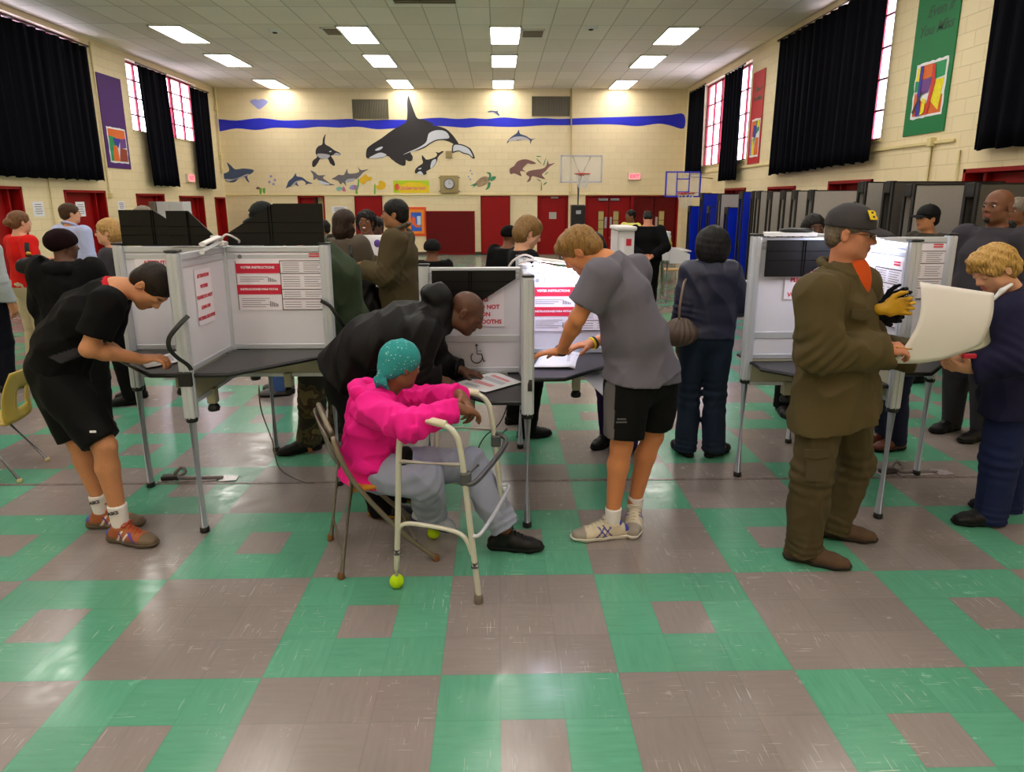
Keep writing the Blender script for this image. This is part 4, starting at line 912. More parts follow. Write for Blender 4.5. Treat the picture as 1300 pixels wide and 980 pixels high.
# woman's folding chair
ORS=mat('orange_seat_pad',(196,128,20),.5)
wchair=folding_chair('taupe metal folding chair under the person in pink hoodie',(-.615,3.144,0),math.radians(21),CHM,ORS,RUB)
OLV=mat('olive_chair_metal',(112,112,92),.4,metal=.3)
def far_chair(label,x,y,rz,m=OLV,s=mat('tan_seat_pad',(206,150,90),.5)): return folding_chair(label,(x,y,0),rz,m,s,BLACK)
far_chair('olive folding chair with tan seat left of the navy padded jacket',3.42,12.9,math.radians(80))
far_chair('olive folding chair half hidden by the head above the navy padded jacket',4.05,12.7,math.radians(150))
# walker: two side frames joined at the front
t=thing('walker','aluminium walking frame with green tennis balls before the pink hoodie','walker',(-.24,2.98,0))
def side(nb,rb,lab,k):
    """nb rear (ball) foot, rb front foot"""
    nb,rb=Vector(nb),Vector(rb); d=(rb-nb).normalized(); Z=Vector((0,0,1)); ln=(rb-nb).length
    f=lambda a,z: nb+d*(a*ln)+Z*z
    pts=spline([f(.0,.06),f(.05,.35),f(.10,.70),f(.16,.80),f(.30,.845),f(.60,.84),f(.76,.80),f(.83,.70),f(.92,.35),f(1,.04)],5)
    bm=tube(BM(),pts,.0135,12); fr=obj('side_frame',bm,WK,t,world=True)
    bm=tube(BM(),[f(.085,.64),f(.845,.66)],.011,10); obj('side_rail',bm,WK,t,world=True)
    bm=tube(BM(),spline([f(.035,.26),f(.1,.33),f(.35,.345),f(.8,.33),f(.93,.24)],5),.0105,10); obj('side_rail',bm,WK,t,world=True)
    bm=BM(); ico(bm,nb+Z*.034,.034,3); obj('tennis_ball',bm,BALL,t,world=True,label='lime green tennis ball foot')
    bm=BM(); lathe(bm,[(.015,0),(.02,.004),(.02,.035),(.015,.045)],12,rb); obj('rubber_tip',bm,STG,t,world=True)
    for a,z in ((.0215,.19),(.961,.19)):
        p=f(a,z); bm=BM(); cyl(bm,p-Z*.012,p+Z*.012,.019,12); obj('height_collar',bm,GREYM,t,world=True)
    bm=tube(BM(),[f(.24,.842),f(.45,.85),f(.66,.838)],.018,12); obj('hand_grip',bm,mat('cream_hand_grip',(206,196,170),.6),fr,world=True)
    return f
f1=side((-.49,2.79,0),(-.10,2.66,0),'near',0); f2=side((-.36,3.25,0),(.03,3.12,0),'far',1)
bm=tube(BM(),spline([f1(.86,.58),f1(.9,.58)+Vector((.04,.03,0)),f2(.9,.60)+Vector((.04,-.03,0)),f2(.86,.64)],5),.0125,10); obj('front_crossbar',bm,GREYM,t,world=True)
bm=tube(BM(),spline([f1(.93,.33),f1(.95,.33)+Vector((.04,.04,0)),f2(.95,.36)+Vector((.03,-.04,0)),f2(.93,.36)],5),.0095,10); obj('front_crossbar',bm,ALU,t,world=True)
for f in (f1,f2):
    p=f(.86,.6); bm=BM(); box(bm,p+Vector((-.02,-.02,-.03)),p+Vector((.03,.02,.03)),.008); cyl(bm,p+Vector((.02,.0,.02)),p+Vector((.06,.03,.05)),.006,8); obj('folding_bracket',bm,GREYM,t,world=True)
# yellow moulded school chair
t=thing('school_chair','yellow plastic school chair cut off by the left edge','chair',(-3.35,4.25,0))
YP=mat('mustard_plastic',(178,154,66),.35); CR=mat('chrome_leg',(150,146,150),.2,metal=.9)
a=at(13,503,4.0); b=at(38.5,491,4.3); c=at(40,535,4.25); dl=at(0,558,3.95)
# shell: backrest facing left with square hole, seat beyond it
bx=Vector((a.x,4.02,0)); by=Vector((b.x,4.36,0)); 
def S(u,v):
    """u across the back, v 0 seat front .. 1 top"""
    base=bx.lerp(by,u); n=Vector((-(by-bx).y,(by-bx).x,0)).normalized()   # towards the seat
    w=(u-.5)*2
    if v<.5: q=v/.5; off=.42*(1-q)+.02; z=.40-.02*math.sin(q*PI)+.012*w*w
    else: q=(v-.5)/.5; off=.02*(1-q)-.05*q+.03*math.sin(q*PI); z=.40+.33*q
    if .38<v<.62: pass
    cen=base.lerp(bx.lerp(by,.5),-.12*(1-abs(v-.55)))
    return cen+n*(off+.035*w*w)+Vector((0,0,z+ (0 if v>.5 else 0)))
V=[];Fc=[];nu,nv=16,26
for i in range(nu+1):
    for j in range(nv+1): V.append(S(i/nu,j/nv))
for i in range(nu):
    for j in range(nv):
        u,v=(i+.5)/nu,(j+.5)/nv
        if .33<u<.67 and .6<v<.79: continue
        q=i*(nv+1)+j; Fc.append((q,q+nv+1,q+nv+2,q+1))
o=obj('seat_shell',(V,Fc),YP,t,smooth=True,world=True); o.modifiers.new('t','SOLIDIFY').thickness=.012
nrm=Vector((-(by-bx).y,(by-bx).x,0)).normalized()
for top,foot in (((-3.44,4.36,.38),(-3.18,4.4)),((-3.38,4.08,.38),(-3.12,4.04)),((-3.72,4.36,.38),(-3.92,4.42)),((-3.68,4.06,.38),(-3.9,4.0))):
    bm=tube(BM(),[top,(foot[0],foot[1],.012)],.011,10); l=obj('leg',bm,CR,t,world=True)
    bm=BM(); lathe(bm,[(.014,0),(.018,.004),(.015,.02),(.012,.024)],10,(foot[0],foot[1],0)); obj('glide',bm,mat('cream_glide',(206,190,140),.5),l,world=True)
bm=tube(BM(),[(-3.44,4.36,.38),(-3.38,4.08,.38),(-3.68,4.06,.38),(-3.72,4.36,.38),(-3.44,4.36,.38)],.01,8); obj('under_frame',bm,CR,t,world=True)
# ================================================================ folded tables along the right wall
BLUE=mat('blue_laminate',(10,42,190),.3); GTOP=mat('grey_laminate',(178,170,164),.35,noise=.03,nscale=30); DTOP=mat('dark_grey_table_underside',(84,78,74),.5,noise=.1,nscale=6); TFR=mat('black_table_edge',(16,14,18),.5)
def folded(label,px,ztop,m,x0=4.5,x1=5.75,th=.11,back=None,gap=.16,edge=.02):
    """px: image column of the left edge of the front face"""
    y=atx(px,250,x0).y; t=thing('folded_table',label,'folding table',((x0+x1)/2,y,0))
    for k,(yy,mm) in enumerate(((y,m),(y+gap,back or m))):
        obj('table_top',box(BM(),(x0,yy,.14),(x1,yy+.03,ztop),.008),mm,t,world=True)
        bm=BM()
        for a,b,c,d in ((x0-edge,x0+.002,.13,ztop+.012),(x1,x1+.02,.13,ztop+.012),(x0,x1,ztop,ztop+.012)): box(bm,(a,yy-.003,c),(b,yy+.034,d))
        obj('edge_band',bm,TFR,t,world=True)
    bm=BM(); 
    for x in (x0+.08,x1-.08): box(bm,(x-.02,y+.05,.16),(x+.02,y+gap-.01,ztop-.08))
    box(bm,(x0,y+.05,ztop*.5),(x1,y+gap-.01,ztop*.5+.05)); obj('steel_frame',bm,TFR,t,world=True)
    bm=BM(); box(bm,(x0-.02,y+.05,ztop-.12),(x0+.06,y+gap,ztop+.02),.01); obj('hinge',bm,TFR,t,world=True)
    for x in (x0+.12,x1-.12):
        bm=BM(); cyl(bm,(x-.02,y+.09,.06),(x+.02,y+.09,.06),.06,14); w=obj('wheel',bm,TFR,t,world=True)
        bm=BM(); box(bm,(x-.03,y+.06,.1),(x+.03,y+.12,.17)); obj('wheel_fork',bm,STEEL,w,world=True)
    return t
folded('short blue folded table, farthest of the row at right',878,1.62,BLUE)
folded('tall blue folded table, second from the far end',893,1.9,BLUE)
folded('short blue folded table, third from the far end',903,1.62,BLUE)
folded('pale grey folded table between the blue ones',916,1.88,GTOP)
folded('short blue folded table just left of the tallest blue',926,1.62,BLUE)
folded('tall blue folded table, nearest of the blue ones',944,1.91,BLUE)
folded('narrow slice of grey folded table, first after the blue ones',958,1.91,GTOP,gap=.1)
folded('grey folded table, second after the blue ones',966,1.91,GTOP)
folded('grey folded table, third after the blue ones',981,1.9,GTOP)
folded('grey folded table, fourth after the blue ones',998,1.9,GTOP)
folded('grey folded table above the papers on the right booth',1013,1.9,GTOP)
folded('wide grey folded table just left of the grey cap',1034,1.9,GTOP)
folded('dark edged grey folded table behind the grey cap',1100,1.98,GTOP)
folded('dark brown folded table underside right of the grey cap',1134,1.97,DTOP,back=DTOP)
folded('broad pale grey folded table behind the person in black cap',1162,1.93,GTOP)
folded('dark brown folded table behind the charcoal polo shirt',1243,1.92,DTOP,back=DTOP)
# ================================================================ basketball goals
def goal(name,label,c,w,h,fm,rimdrop,rimr,pole,inner=True,net=True):
    c=Vector(c); t=thing(name,label,'basketball hoop',(c.x,c.y,0))
    bm=BM(); f=.035
    for a,b,d,e in ((-w/2,-w/2+f,-h/2,h/2),(w/2-f,w/2,-h/2,h/2),(-w/2,w/2,-h/2,-h/2+f),(-w/2,w/2,h/2-f,h/2)): box(bm,(c.x+a,c.y-.02,c.z+d),(c.x+b,c.y+.02,c.z+e))
    if inner:
        for a,b,d,e in ((-.17,-.145,-h/2,h/2),(.145,.17,-h/2,h/2),(-.17,.17,.12,.145),(-.17,.17,-.2,-.175)): box(bm,(c.x+a,c.y-.015,c.z+d),(c.x+b,c.y+.015,c.z+e))
    obj('board_frame',bm,fm,t,world=True)
    obj('clear_board',box(BM(),(c.x-w/2+f,c.y-.006,c.z-h/2+f),(c.x+w/2-f,c.y+.006,c.z+h/2-f)),mat('acrylic_sheet',(236,236,240),.05,alpha=.22,spec=.3),t,world=True)
    rc=Vector((c.x,c.y-rimr-.1,c.z-rimdrop))
    bm=BM(); tube(bm,[rc+Vector((rimr*math.cos(a),rimr*math.sin(a),0)) for a in [i*PI/10 for i in range(20)]],.014,8,closed=True); box(bm,(rc.x-.06,c.y-.1,rc.z-.05),(rc.x+.06,c.y-.02,rc.z+.02)); r=obj('rim',bm,mat('orange_rim',(206,60,34),.4),t,world=True)
    bm=BM()
    for i in range(12):
        for s in (1,-1):
            P=[]
            for k in range(6):
                a=(i+s*k*.5)*PI/6; rr=rimr*(1-.1*k); P.append(rc+Vector((rr*math.cos(a),rr*math.sin(a),-.075*k)))
            tube(bm,P,.006,4,caps=False)
    obj('net',bm,mat('white_net_cord',(224,220,214),.8),r,world=True)
    return t,rc
c=at(738,214.5,19); sc=(at(765,214,19)-at(712,214,19)).length
t,rc=goal('basketball_hoop','clear portable basketball backboard on a black padded post',(c.x,19,c.z),sc,(at(738,197,19)-at(738,232,19)).length,mat('pale_board_frame',(190,186,200),.4),.14,.21,None,inner=False)
px=at(733,285,19.4).x
bm=tube(BM(),[(px,19.35,0.15),(px,19.35,c.z-.35),(c.x,19.15,c.z-.2)],.035,10); obj('pole',bm,STEEL,t,world=True)
bm=box(BM(),(px-.2,19.2,.12),(px+.2,19.5,at(731,260,19.2).z),.03); obj('post_pad',bm,mat('black_vinyl_pad',(26,24,28),.35),t,world=True)
bm=box(BM(),(px-.07,19.19,1.38),(px+.07,19.2,1.48)); obj('pad_logo',bm,mat('pale_pad_logo',(170,165,170),.5),t,world=True)
bm=box(BM(),(px-.45,18.9,0),(px+.45,20.2,.14),.03); obj('base',bm,BLACK,t,world=True)
for s in (-1,1):
    bm=tube(BM(),[(c.x+s*.05,18.95,c.z-.1),(c.x+s*.25,18.97,c.z+.33)],.012,8); obj('brace',bm,STEEL,t,world=True)
c=at(867,234,17.2); sc=(at(889,234,17.2)-at(844,234,17.2)).length
t,rc=goal('basketball_hoop','blue framed basketball backboard on the right wall',(c.x,17.2,c.z),sc,(at(867,217,17.2)-at(867,250,17.2)).length,mat('bright_blue_frame',(48,60,220),.35),.22,.21,None)
bm=tube(BM(),[(c.x+.2,17.25,c.z+.2),(XR-.02,18.9,c.z+.2)],.03,8); tube(bm,[(c.x+.2,17.25,c.z-.2),(XR-.02,18.9,c.z-.2)],.03,8); obj('wall_arm',bm,CREAM,t,world=True)
# ================================================================ registration table beyond
t=thing('folding_table','white topped table beside far double doors, yellow bottle on it','table',(3.67,14.6,0))
obj('table_top',box(BM(),(3.2,14.2,.68),(4.15,15.2,.71),.008),mat('pale_table_top',(206,196,200),.4),t,world=True)
for x in (3.28,4.07):
    for y in (14.3,15.1): obj('leg',cyl(BM(),(x,y,0),(x,y,.68),.018,8),STEEL,t,world=True)
t=thing('spray_bottle','yellow bottle standing on the far table','bottle',(3.75,14.5,.71)); obj('body',lathe(BM(),[(.03,0),(.05,.02),(.05,.14),(.025,.2),(.02,.26)],12),mat('yellow_bottle',(226,206,30),.4),t); obj('cap',lathe(BM(),[(.022,.26),(.022,.3),(.01,.31)],10),WHITE,t)
def easel(label,px0,px1,py0,Y,z0,m,legs=True):
    a=at(px0,py0,Y); b=at(px1,py0,Y); t=thing('privacy_screen',label,'screen',((a.x+b.x)/2,Y,0))
    zt=a.z
    obj('screen_panel',box(BM(),(a.x,Y,z0),(b.x,Y+.02,zt),.01),m,t,world=True)
    obj('side_panel',box(BM(),(a.x,Y,z0),(a.x+.02,Y+.5,zt),.01),m,t,world=True); obj('side_panel',box(BM(),(b.x-.02,Y,z0),(b.x,Y+.5,zt),.01),m,t,world=True)
    for x in (a.x+.03,b.x-.03):
        for y in (Y+.03,Y+.45): obj('leg',cyl(BM(),(x,y,0),(x,y,z0),.015,8),STEEL,t,world=True)
    return t,a,b,zt
WS=mat('frosted_white_plastic',(226,220,226),.35)
t,a,b,zt=easel('white upright ballot station behind the grey T-shirt',785,806,293,7.6,.75,WS)
for z,w_ in ((zt-.12,.08),(zt-.4,.08)):
    obj('red_emblem',box(BM(),((a.x+b.x)/2+.0,7.594,z-.05),((a.x+b.x)/2+.06,7.599,z+.03),.01),TXR,t,world=True)
obj('notice_sheet',box(BM(),(a.x+.03,7.594,zt-.45),((a.x+b.x)/2-.02,7.599,zt-.08)),SIGN,t,world=True)
obj('lid',box(BM(),(a.x-.02,7.55,zt),(b.x+.02,8.1,zt+.05),.02),WS,t,world=True)
t,a,b,zt=easel('white ballot machine right of the person in black',836,852,294,11.4,.75,WS)
bm=poly(BM(),[(b.x,11.4,zt-.25),(b.x+.35,11.4,.86),(b.x+.35,11.4,.70),(b.x,11.4,.70)],(0,.4,0)); obj('sloping_cover',bm,WS,t,world=True)
# white and grey doors/boards standing behind the left booth
for lab,p0,p1,py0,Y,m in (('white locker panel standing at the far left red doors',198,232,256,15.5,mat('pale_locker',(206,204,206),.5)),('grey locker panel left of the white one',188,197,256,15.55,STG)):
    a=at(p0,py0,Y); b=at(p1,py0,Y); t=thing('storage_locker',lab,'locker',((a.x+b.x)/2,Y+.2,0)); obj('body',box(BM(),(a.x,Y,0),(b.x,Y+.4,a.z),.01),m,t,world=True)
    xm=(a.x+b.x)/2; obj('door',box(BM(),(a.x+.02,Y-.015,.06),(xm-.005,Y-.002,a.z-.04),.004),m,t,world=True); obj('door',box(BM(),(xm+.005,Y-.015,.06),(b.x-.02,Y-.002,a.z-.04),.004),m,t,world=True)
# ================================================================ FIGURE MODELLING: smooth implicit surfaces, meshed by surface nets
def NV(v): return np.array(v,float)
def unit(v): v=NV(v); return v/ (np.linalg.norm(v)+1e-12)
class Sdf:
    def __init__(s): s.P=[]; s.tail=[]; s.disp=[]
    def cone(s,a,b,ra,rb,k=.02,side=None,w=1.,fa=False,fb=False,op='+'):
        a,b=NV(a),NV(b); R=max(ra,rb)*max(w,1)
        s.P.append(('c',a,b,ra,rb,None if side is None else unit(side),w,fa,fb,k,op,np.minimum(a,b)-R,np.maximum(a,b)+R)); return s
    def chain(s,pts,rs,k=.02,side=None,w=1.,fa=False,fb=False,op='+',inf=0):
        n=len(pts)-1
        ws=w if isinstance(w,(list,tuple)) else [w]*n
        for i in range(n): s.cone(pts[i],pts[i+1],rs[i]+inf,rs[i+1]+inf,k if i else k,side,ws[i],fa and i==0,fb and i==n-1,op)
        return s
    def ell(s,c,r,R=None,k=.02,op='+'):
        c=NV(c); r=NV(r if not isinstance(r,(int,float)) else (r,r,r)); R=np.eye(3) if R is None else NV(R); m=r.max()
        s.P.append(('e',c,r,R,None,None,None,None,None,k,op,c-m,c+m)); return s
    def clip(s,p,n,k=.004,reg=None):
        """keep the side opposite to n; reg=(centre,radius) limits it"""
        s.tail.append((NV(p),unit(n),k,reg)); return s
    def bounds(s,pad=.03):
        A=[q for q in s.P if q[10]=='+']
        return np.min([q[11] for q in A],0)-pad,np.max([q[12] for q in A],0)+pad
    def __call__(s,X):
        d=np.full(len(X),.5)
        for q in s.P:
            k=q[9]; pad=k+.05; lo,hi=q[11]-pad,q[12]+pad
            m=np.all((X>=lo)&(X<=hi),1)
            if not m.any(): continue
            x=X[m]
            if q[0]=='c':
                _,a,b,ra,rb,side,w,fa,fb,*_r=q; ab=b-a; L2=ab@ab+1e-12; t0=((x-a)@ab)/L2; t=np.clip(t0,0,1)
                v=x-a-t[:,None]*ab
                if side is not None and w!=1:
                    sd=v@side; v=v-(sd*(1-1/w))[:,None]*side
                di=np.linalg.norm(v,axis=1)-(ra+(rb-ra)*t); L=math.sqrt(L2)
                if fa or fb:
                    vp=x-a-t0[:,None]*ab
                    if side is not None and w!=1: sd=vp@side; vp=vp-(sd*(1-1/w))[:,None]*side
                    dr=np.linalg.norm(vp,axis=1)-(ra+(rb-ra)*np.clip(t0,0,1))
                    if fa: di=np.where(t0<0,np.maximum(dr,-t0*L),di)
                    if fb: di=np.where(t0>1,np.maximum(dr,(t0-1)*L),di)
            else:
                _,c,r,R=q[:4]; y=(x-c)@R; k0=np.linalg.norm(y/r,axis=1); k1=np.linalg.norm(y/(r*r),axis=1)+1e-9; di=k0*(k0-1)/k1
            o=d[m]
            if q[10]=='+':
                h=np.maximum(k-np.abs(o-di),0)/max(k,1e-6); d[m]=np.minimum(o,di)-h*h*k*.25
            else:
                di=-di; h=np.maximum(k-np.abs(o-di),0)/max(k,1e-6); d[m]=np.maximum(o,di)+h*h*k*.25
        for f in s.disp: d=d+f(X)
        for p,n,k,reg in s.tail:
            pl=(X-p)@n
            v=np.maximum(d,pl)
            if reg is not None: v=np.where(np.linalg.norm(X-NV(reg[0]),axis=1)<reg[1],v,d)
            d=v
        return d
    def mesh(s,h,smooth=1):
        lo,hi=s.bounds(); B=4
        n=(np.ceil((hi-lo)/h/B).astype(int))*B
        nb=n//B
        g=np.stack(np.meshgrid(*[np.arange(k) for k in nb],indexing='ij'),-1).reshape(-1,3)
        dc=s(lo+(g*B+B/2)*h)
        act=(np.abs(dc)<B*h*.9*1.5+.012).reshape(nb)
        D=np.repeat(np.repeat(np.repeat(np.where(dc<0,-1.,1.).reshape(nb),B,0),B,1),B,2)
        D=np.pad(D,((0,1),)*3,constant_values=1.)
        A=np.zeros(D.shape,bool); A[:-1,:-1,:-1]=np.repeat(np.repeat(np.repeat(act,B,0),B,1),B,2)
        A[1:]|=A[:-1].copy(); A[:,1:]|=A[:,:-1].copy(); A[:,:,1:]|=A[:,:,:-1].copy()
        ix=np.argwhere(A); dv=np.empty(len(ix))
        for i in range(0,len(ix),400000): dv[i:i+400000]=s(lo+ix[i:i+400000]*h)
        D[A]=dv; I=D<0
        c=np.zeros(np.array(D.shape)-1,np.int8)
        for a in (0,1):
            for b in (0,1):
                for e in (0,1): c+=I[a:c.shape[0]+a,b:c.shape[1]+b,e:c.shape[2]+e]
        cells=np.argwhere((c>0)&(c<8)); idx=np.full(c.shape,-1,np.int64); idx[tuple(cells.T)]=np.arange(len(cells))
        acc=np.zeros((len(cells),3)); cnt=np.zeros(len(cells))
        cor=[(a,b,e) for a in (0,1) for b in (0,1) for e in (0,1)]
        for p in cor:
            for ax in range(3):
                if p[ax]: continue
                q2=list(p); q2[ax]=1
                d0=D[tuple((cells+p).T)]; d1=D[tuple((cells+q2).T)]; m=(d0<0)!=(d1<0)
                t=np.where(m,d0/(d0-d1+1e-20),0); pos=np.tile(NV(p),(len(cells),1)); pos[:,ax]=t
                acc[m]+=pos[m]; cnt[m]+=1
        V=lo+(cells+acc/np.maximum(cnt,1)[:,None])*h
        F=[]
        for ax in range(3):
            o1,o2=[(1,2),(2,0),(0,1)][ax]
            sl0=[slice(None)]*3; sl1=[slice(None)]*3; sl0[ax]=slice(0,-1); sl1[ax]=slice(1,None)
            a,b=I[tuple(sl0)],I[tuple(sl1)]; e=np.argwhere(a!=b)
            ok=(e[:,o1]>0)&(e[:,o2]>0)&(e[:,o1]<c.shape[o1])&(e[:,o2]<c.shape[o2]); e=e[ok]
            s0=a[tuple(e.T)]
            def sh(d1,d2): x=e.copy(); x[:,o1]-=d1; x[:,o2]-=d2; return idx[tuple(x.T)]
            q=np.stack([sh(0,0),sh(1,0),sh(1,1),sh(0,1)],1)
            q[~s0]=q[~s0][:,::-1]; F.append(q)
        F=np.concatenate(F); F=F[(F>=0).all(1)]
        for _ in range(smooth):
            C=V[F].mean(1); S=np.zeros_like(V); K=np.zeros(len(V))
            for i in range(4): np.add.at(S,F[:,i],C); np.add.at(K,F[:,i],1)
            V=np.where(K[:,None]>0,S/np.maximum(K,1)[:,None],V)
        return V,F
def to_mesh(name,V,F,m,parent,tint=None,origin=None,label=None):
    me=bpy.data.meshes.new(name); o3=NV(origin if origin is not None else (0,0,0))
    me.vertices.add(len(V)); me.vertices.foreach_set('co',(V-o3).astype(np.float32).ravel())
    me.loops.add(F.size); me.loops.foreach_set('vertex_index',F.astype(np.int32).ravel())
    me.polygons.add(len(F)); me.polygons.foreach_set('loop_start',np.arange(0,F.size,4,dtype=np.int32))
    me.update(calc_edges=True); me.validate()
    me.polygons.foreach_set('use_smooth',np.ones(len(me.polygons),bool))
    me.materials.append(m)
    if tint is not None:
        T=tint(V); ca=me.color_attributes.new('tint','FLOAT_COLOR','POINT'); ca.data.foreach_set('color',T.astype(np.float32).ravel())
    o=bpy.data.objects.new(name,me); COL.objects.link(o)
    if parent: o.parent=parent
    if label: o['label']=label
    return o
def creases(seed,amp,lam,stretch=(1,1,.55)):
    """soft cloth creases: warped ridges"""
    r=np.random.default_rng(seed); K=[unit(r.normal(size=3)*NV(stretch))*2*PI/(lam*r.uniform(.7,1.5)) for _ in range(3)]; ph=r.uniform(0,6,3); Wv=[r.normal(size=3)*9 for _ in range(3)]
    def f(X):
        o=np.zeros(len(X))
        for k,p,w in zip(K,ph,Wv):
            wr=np.sin(X@w+p)*.8+.5*np.sin(X@(w[::-1]*1.7)); o+=1-np.abs(np.sin(X@k*.5+p+wr))**.8*1.55
        return -amp*o/2
    return f
def bunch(c,R,axis,lam,amp,seed=0):
    """stacked folds round a joint"""
    c=NV(c);ax=unit(axis)
    def f(X):
        v=X-c; g=np.exp(-(v*v).sum(1)/(R*R)); return -amp*g*np.sin(2*PI*(v@ax)/lam+1.2*np.sin(X@NV((11,7,9))+seed))
    return f
def tinted(name,c,rough=.6,sss=0,spec=.4,bump=.15,bscale=60,cloth=False,fold=0,noise=.05,coat=0):
    """surface whose colour can be changed by a painted region (print, lips, brows, stripe)"""
    if name in MATS: return MATS[name]
    m,nt,N,L,P=_new(name); TINTED.add(name)
    if max(c)<34: c=tuple(x*.6 for x in c); spec*=.6
    P.inputs['Roughness'].default_value=rough; P.inputs['Specular IOR Level'].default_value=spec
    if sss: P.inputs['Subsurface Weight'].default_value=sss; P.inputs['Subsurface Radius'].default_value=(.012,.005,.003)
    a=N.new('ShaderNodeAttribute'); a.attribute_name='tint'
    n=N.new('ShaderNodeTexNoise'); n.inputs['Scale'].default_value=bscale; n.inputs['Detail'].default_value=4; tc=N.new('ShaderNodeTexCoord'); L.new(tc.outputs['Object'],n.inputs['Vector'])
    r=N.new('ShaderNodeMapRange'); r.inputs['From Min'].default_value=.3; r.inputs['From Max'].default_value=.7; r.inputs['To Min'].default_value=1-noise; r.inputs['To Max'].default_value=1+noise; L.new(n.outputs['Fac'],r.inputs['Value'])
    mx=N.new('ShaderNodeMix'); mx.data_type='RGBA'; mx.inputs[6].default_value=(*srgb(c),1); L.new(a.outputs['Alpha'],mx.inputs[0]); L.new(a.outputs['Color'],mx.inputs[7])
    s=N.new('ShaderNodeVectorMath'); s.operation='SCALE'; L.new(mx.outputs[2],s.inputs[0]); L.new(r.outputs[0],s.inputs['Scale']); L.new(s.outputs[0],P.inputs['Base Color'])
    b=N.new('ShaderNodeBump'); b.inputs['Strength'].default_value=bump; b.inputs['Distance'].default_value=.002; L.new(n.outputs['Fac'],b.inputs['Height'])
    last=b
    if fold:
        n3=ridged(N,7)
        mp=N.new('ShaderNodeMapping'); mp.inputs['Scale'].default_value=(1,1,.4); L.new(tc.outputs['Object'],mp.inputs['Vector']); L.new(mp.outputs[0],n3.inputs['Vector'])
        b3=N.new('ShaderNodeBump'); b3.inputs['Strength'].default_value=min(1,fold*1.6); b3.inputs['Distance'].default_value=.022; L.new(n3.outputs['Fac'],b3.inputs['Height']); L.new(b.outputs[0],b3.inputs['Normal']); last=b3
    L.new(last.outputs[0],P.inputs['Normal']); MATS[name]=m; return m
def hair_mat(name,c1,c2,rough=.45):
    if name in MATS: return MATS[name]
    m,nt,N,L,P=_new(name); tc=N.new('ShaderNodeTexCoord'); mp=N.new('ShaderNodeMapping'); mp.inputs['Scale'].default_value=(120,120,16); L.new(tc.outputs['Object'],mp.inputs['Vector'])
    n=N.new('ShaderNodeTexNoise'); n.inputs['Scale'].default_value=1; n.inputs['Detail'].default_value=3; n.inputs['Distortion'].default_value=.6; L.new(mp.outputs[0],n.inputs['Vector'])
    r=N.new('ShaderNodeValToRGB'); r.color_ramp.elements[0].position=.25; r.color_ramp.elements[1].position=.8; r.color_ramp.elements[0].color=(*srgb(c1),1); r.color_ramp.elements[1].color=(*srgb(c2),1)
    L.new(n.outputs['Fac'],r.inputs[0]); L.new(r.outputs[0],P.inputs['Base Color']); P.inputs['Roughness'].default_value=rough+.1; P.inputs['Specular IOR Level'].default_value=.22 if max(c2)<90 else .4
    b=N.new('ShaderNodeBump'); b.inputs['Strength'].default_value=.35; b.inputs['Distance'].default_value=.003; L.new(n.outputs['Fac'],b.inputs['Height']); L.new(b.outputs[0],P.inputs['Normal']); MATS[name]=m; return m
SKIN=lambda n,c,sss=.12: tinted('skin_'+n,c,.5,sss=sss,spec=.35,bump=.12,bscale=140,noise=.06)
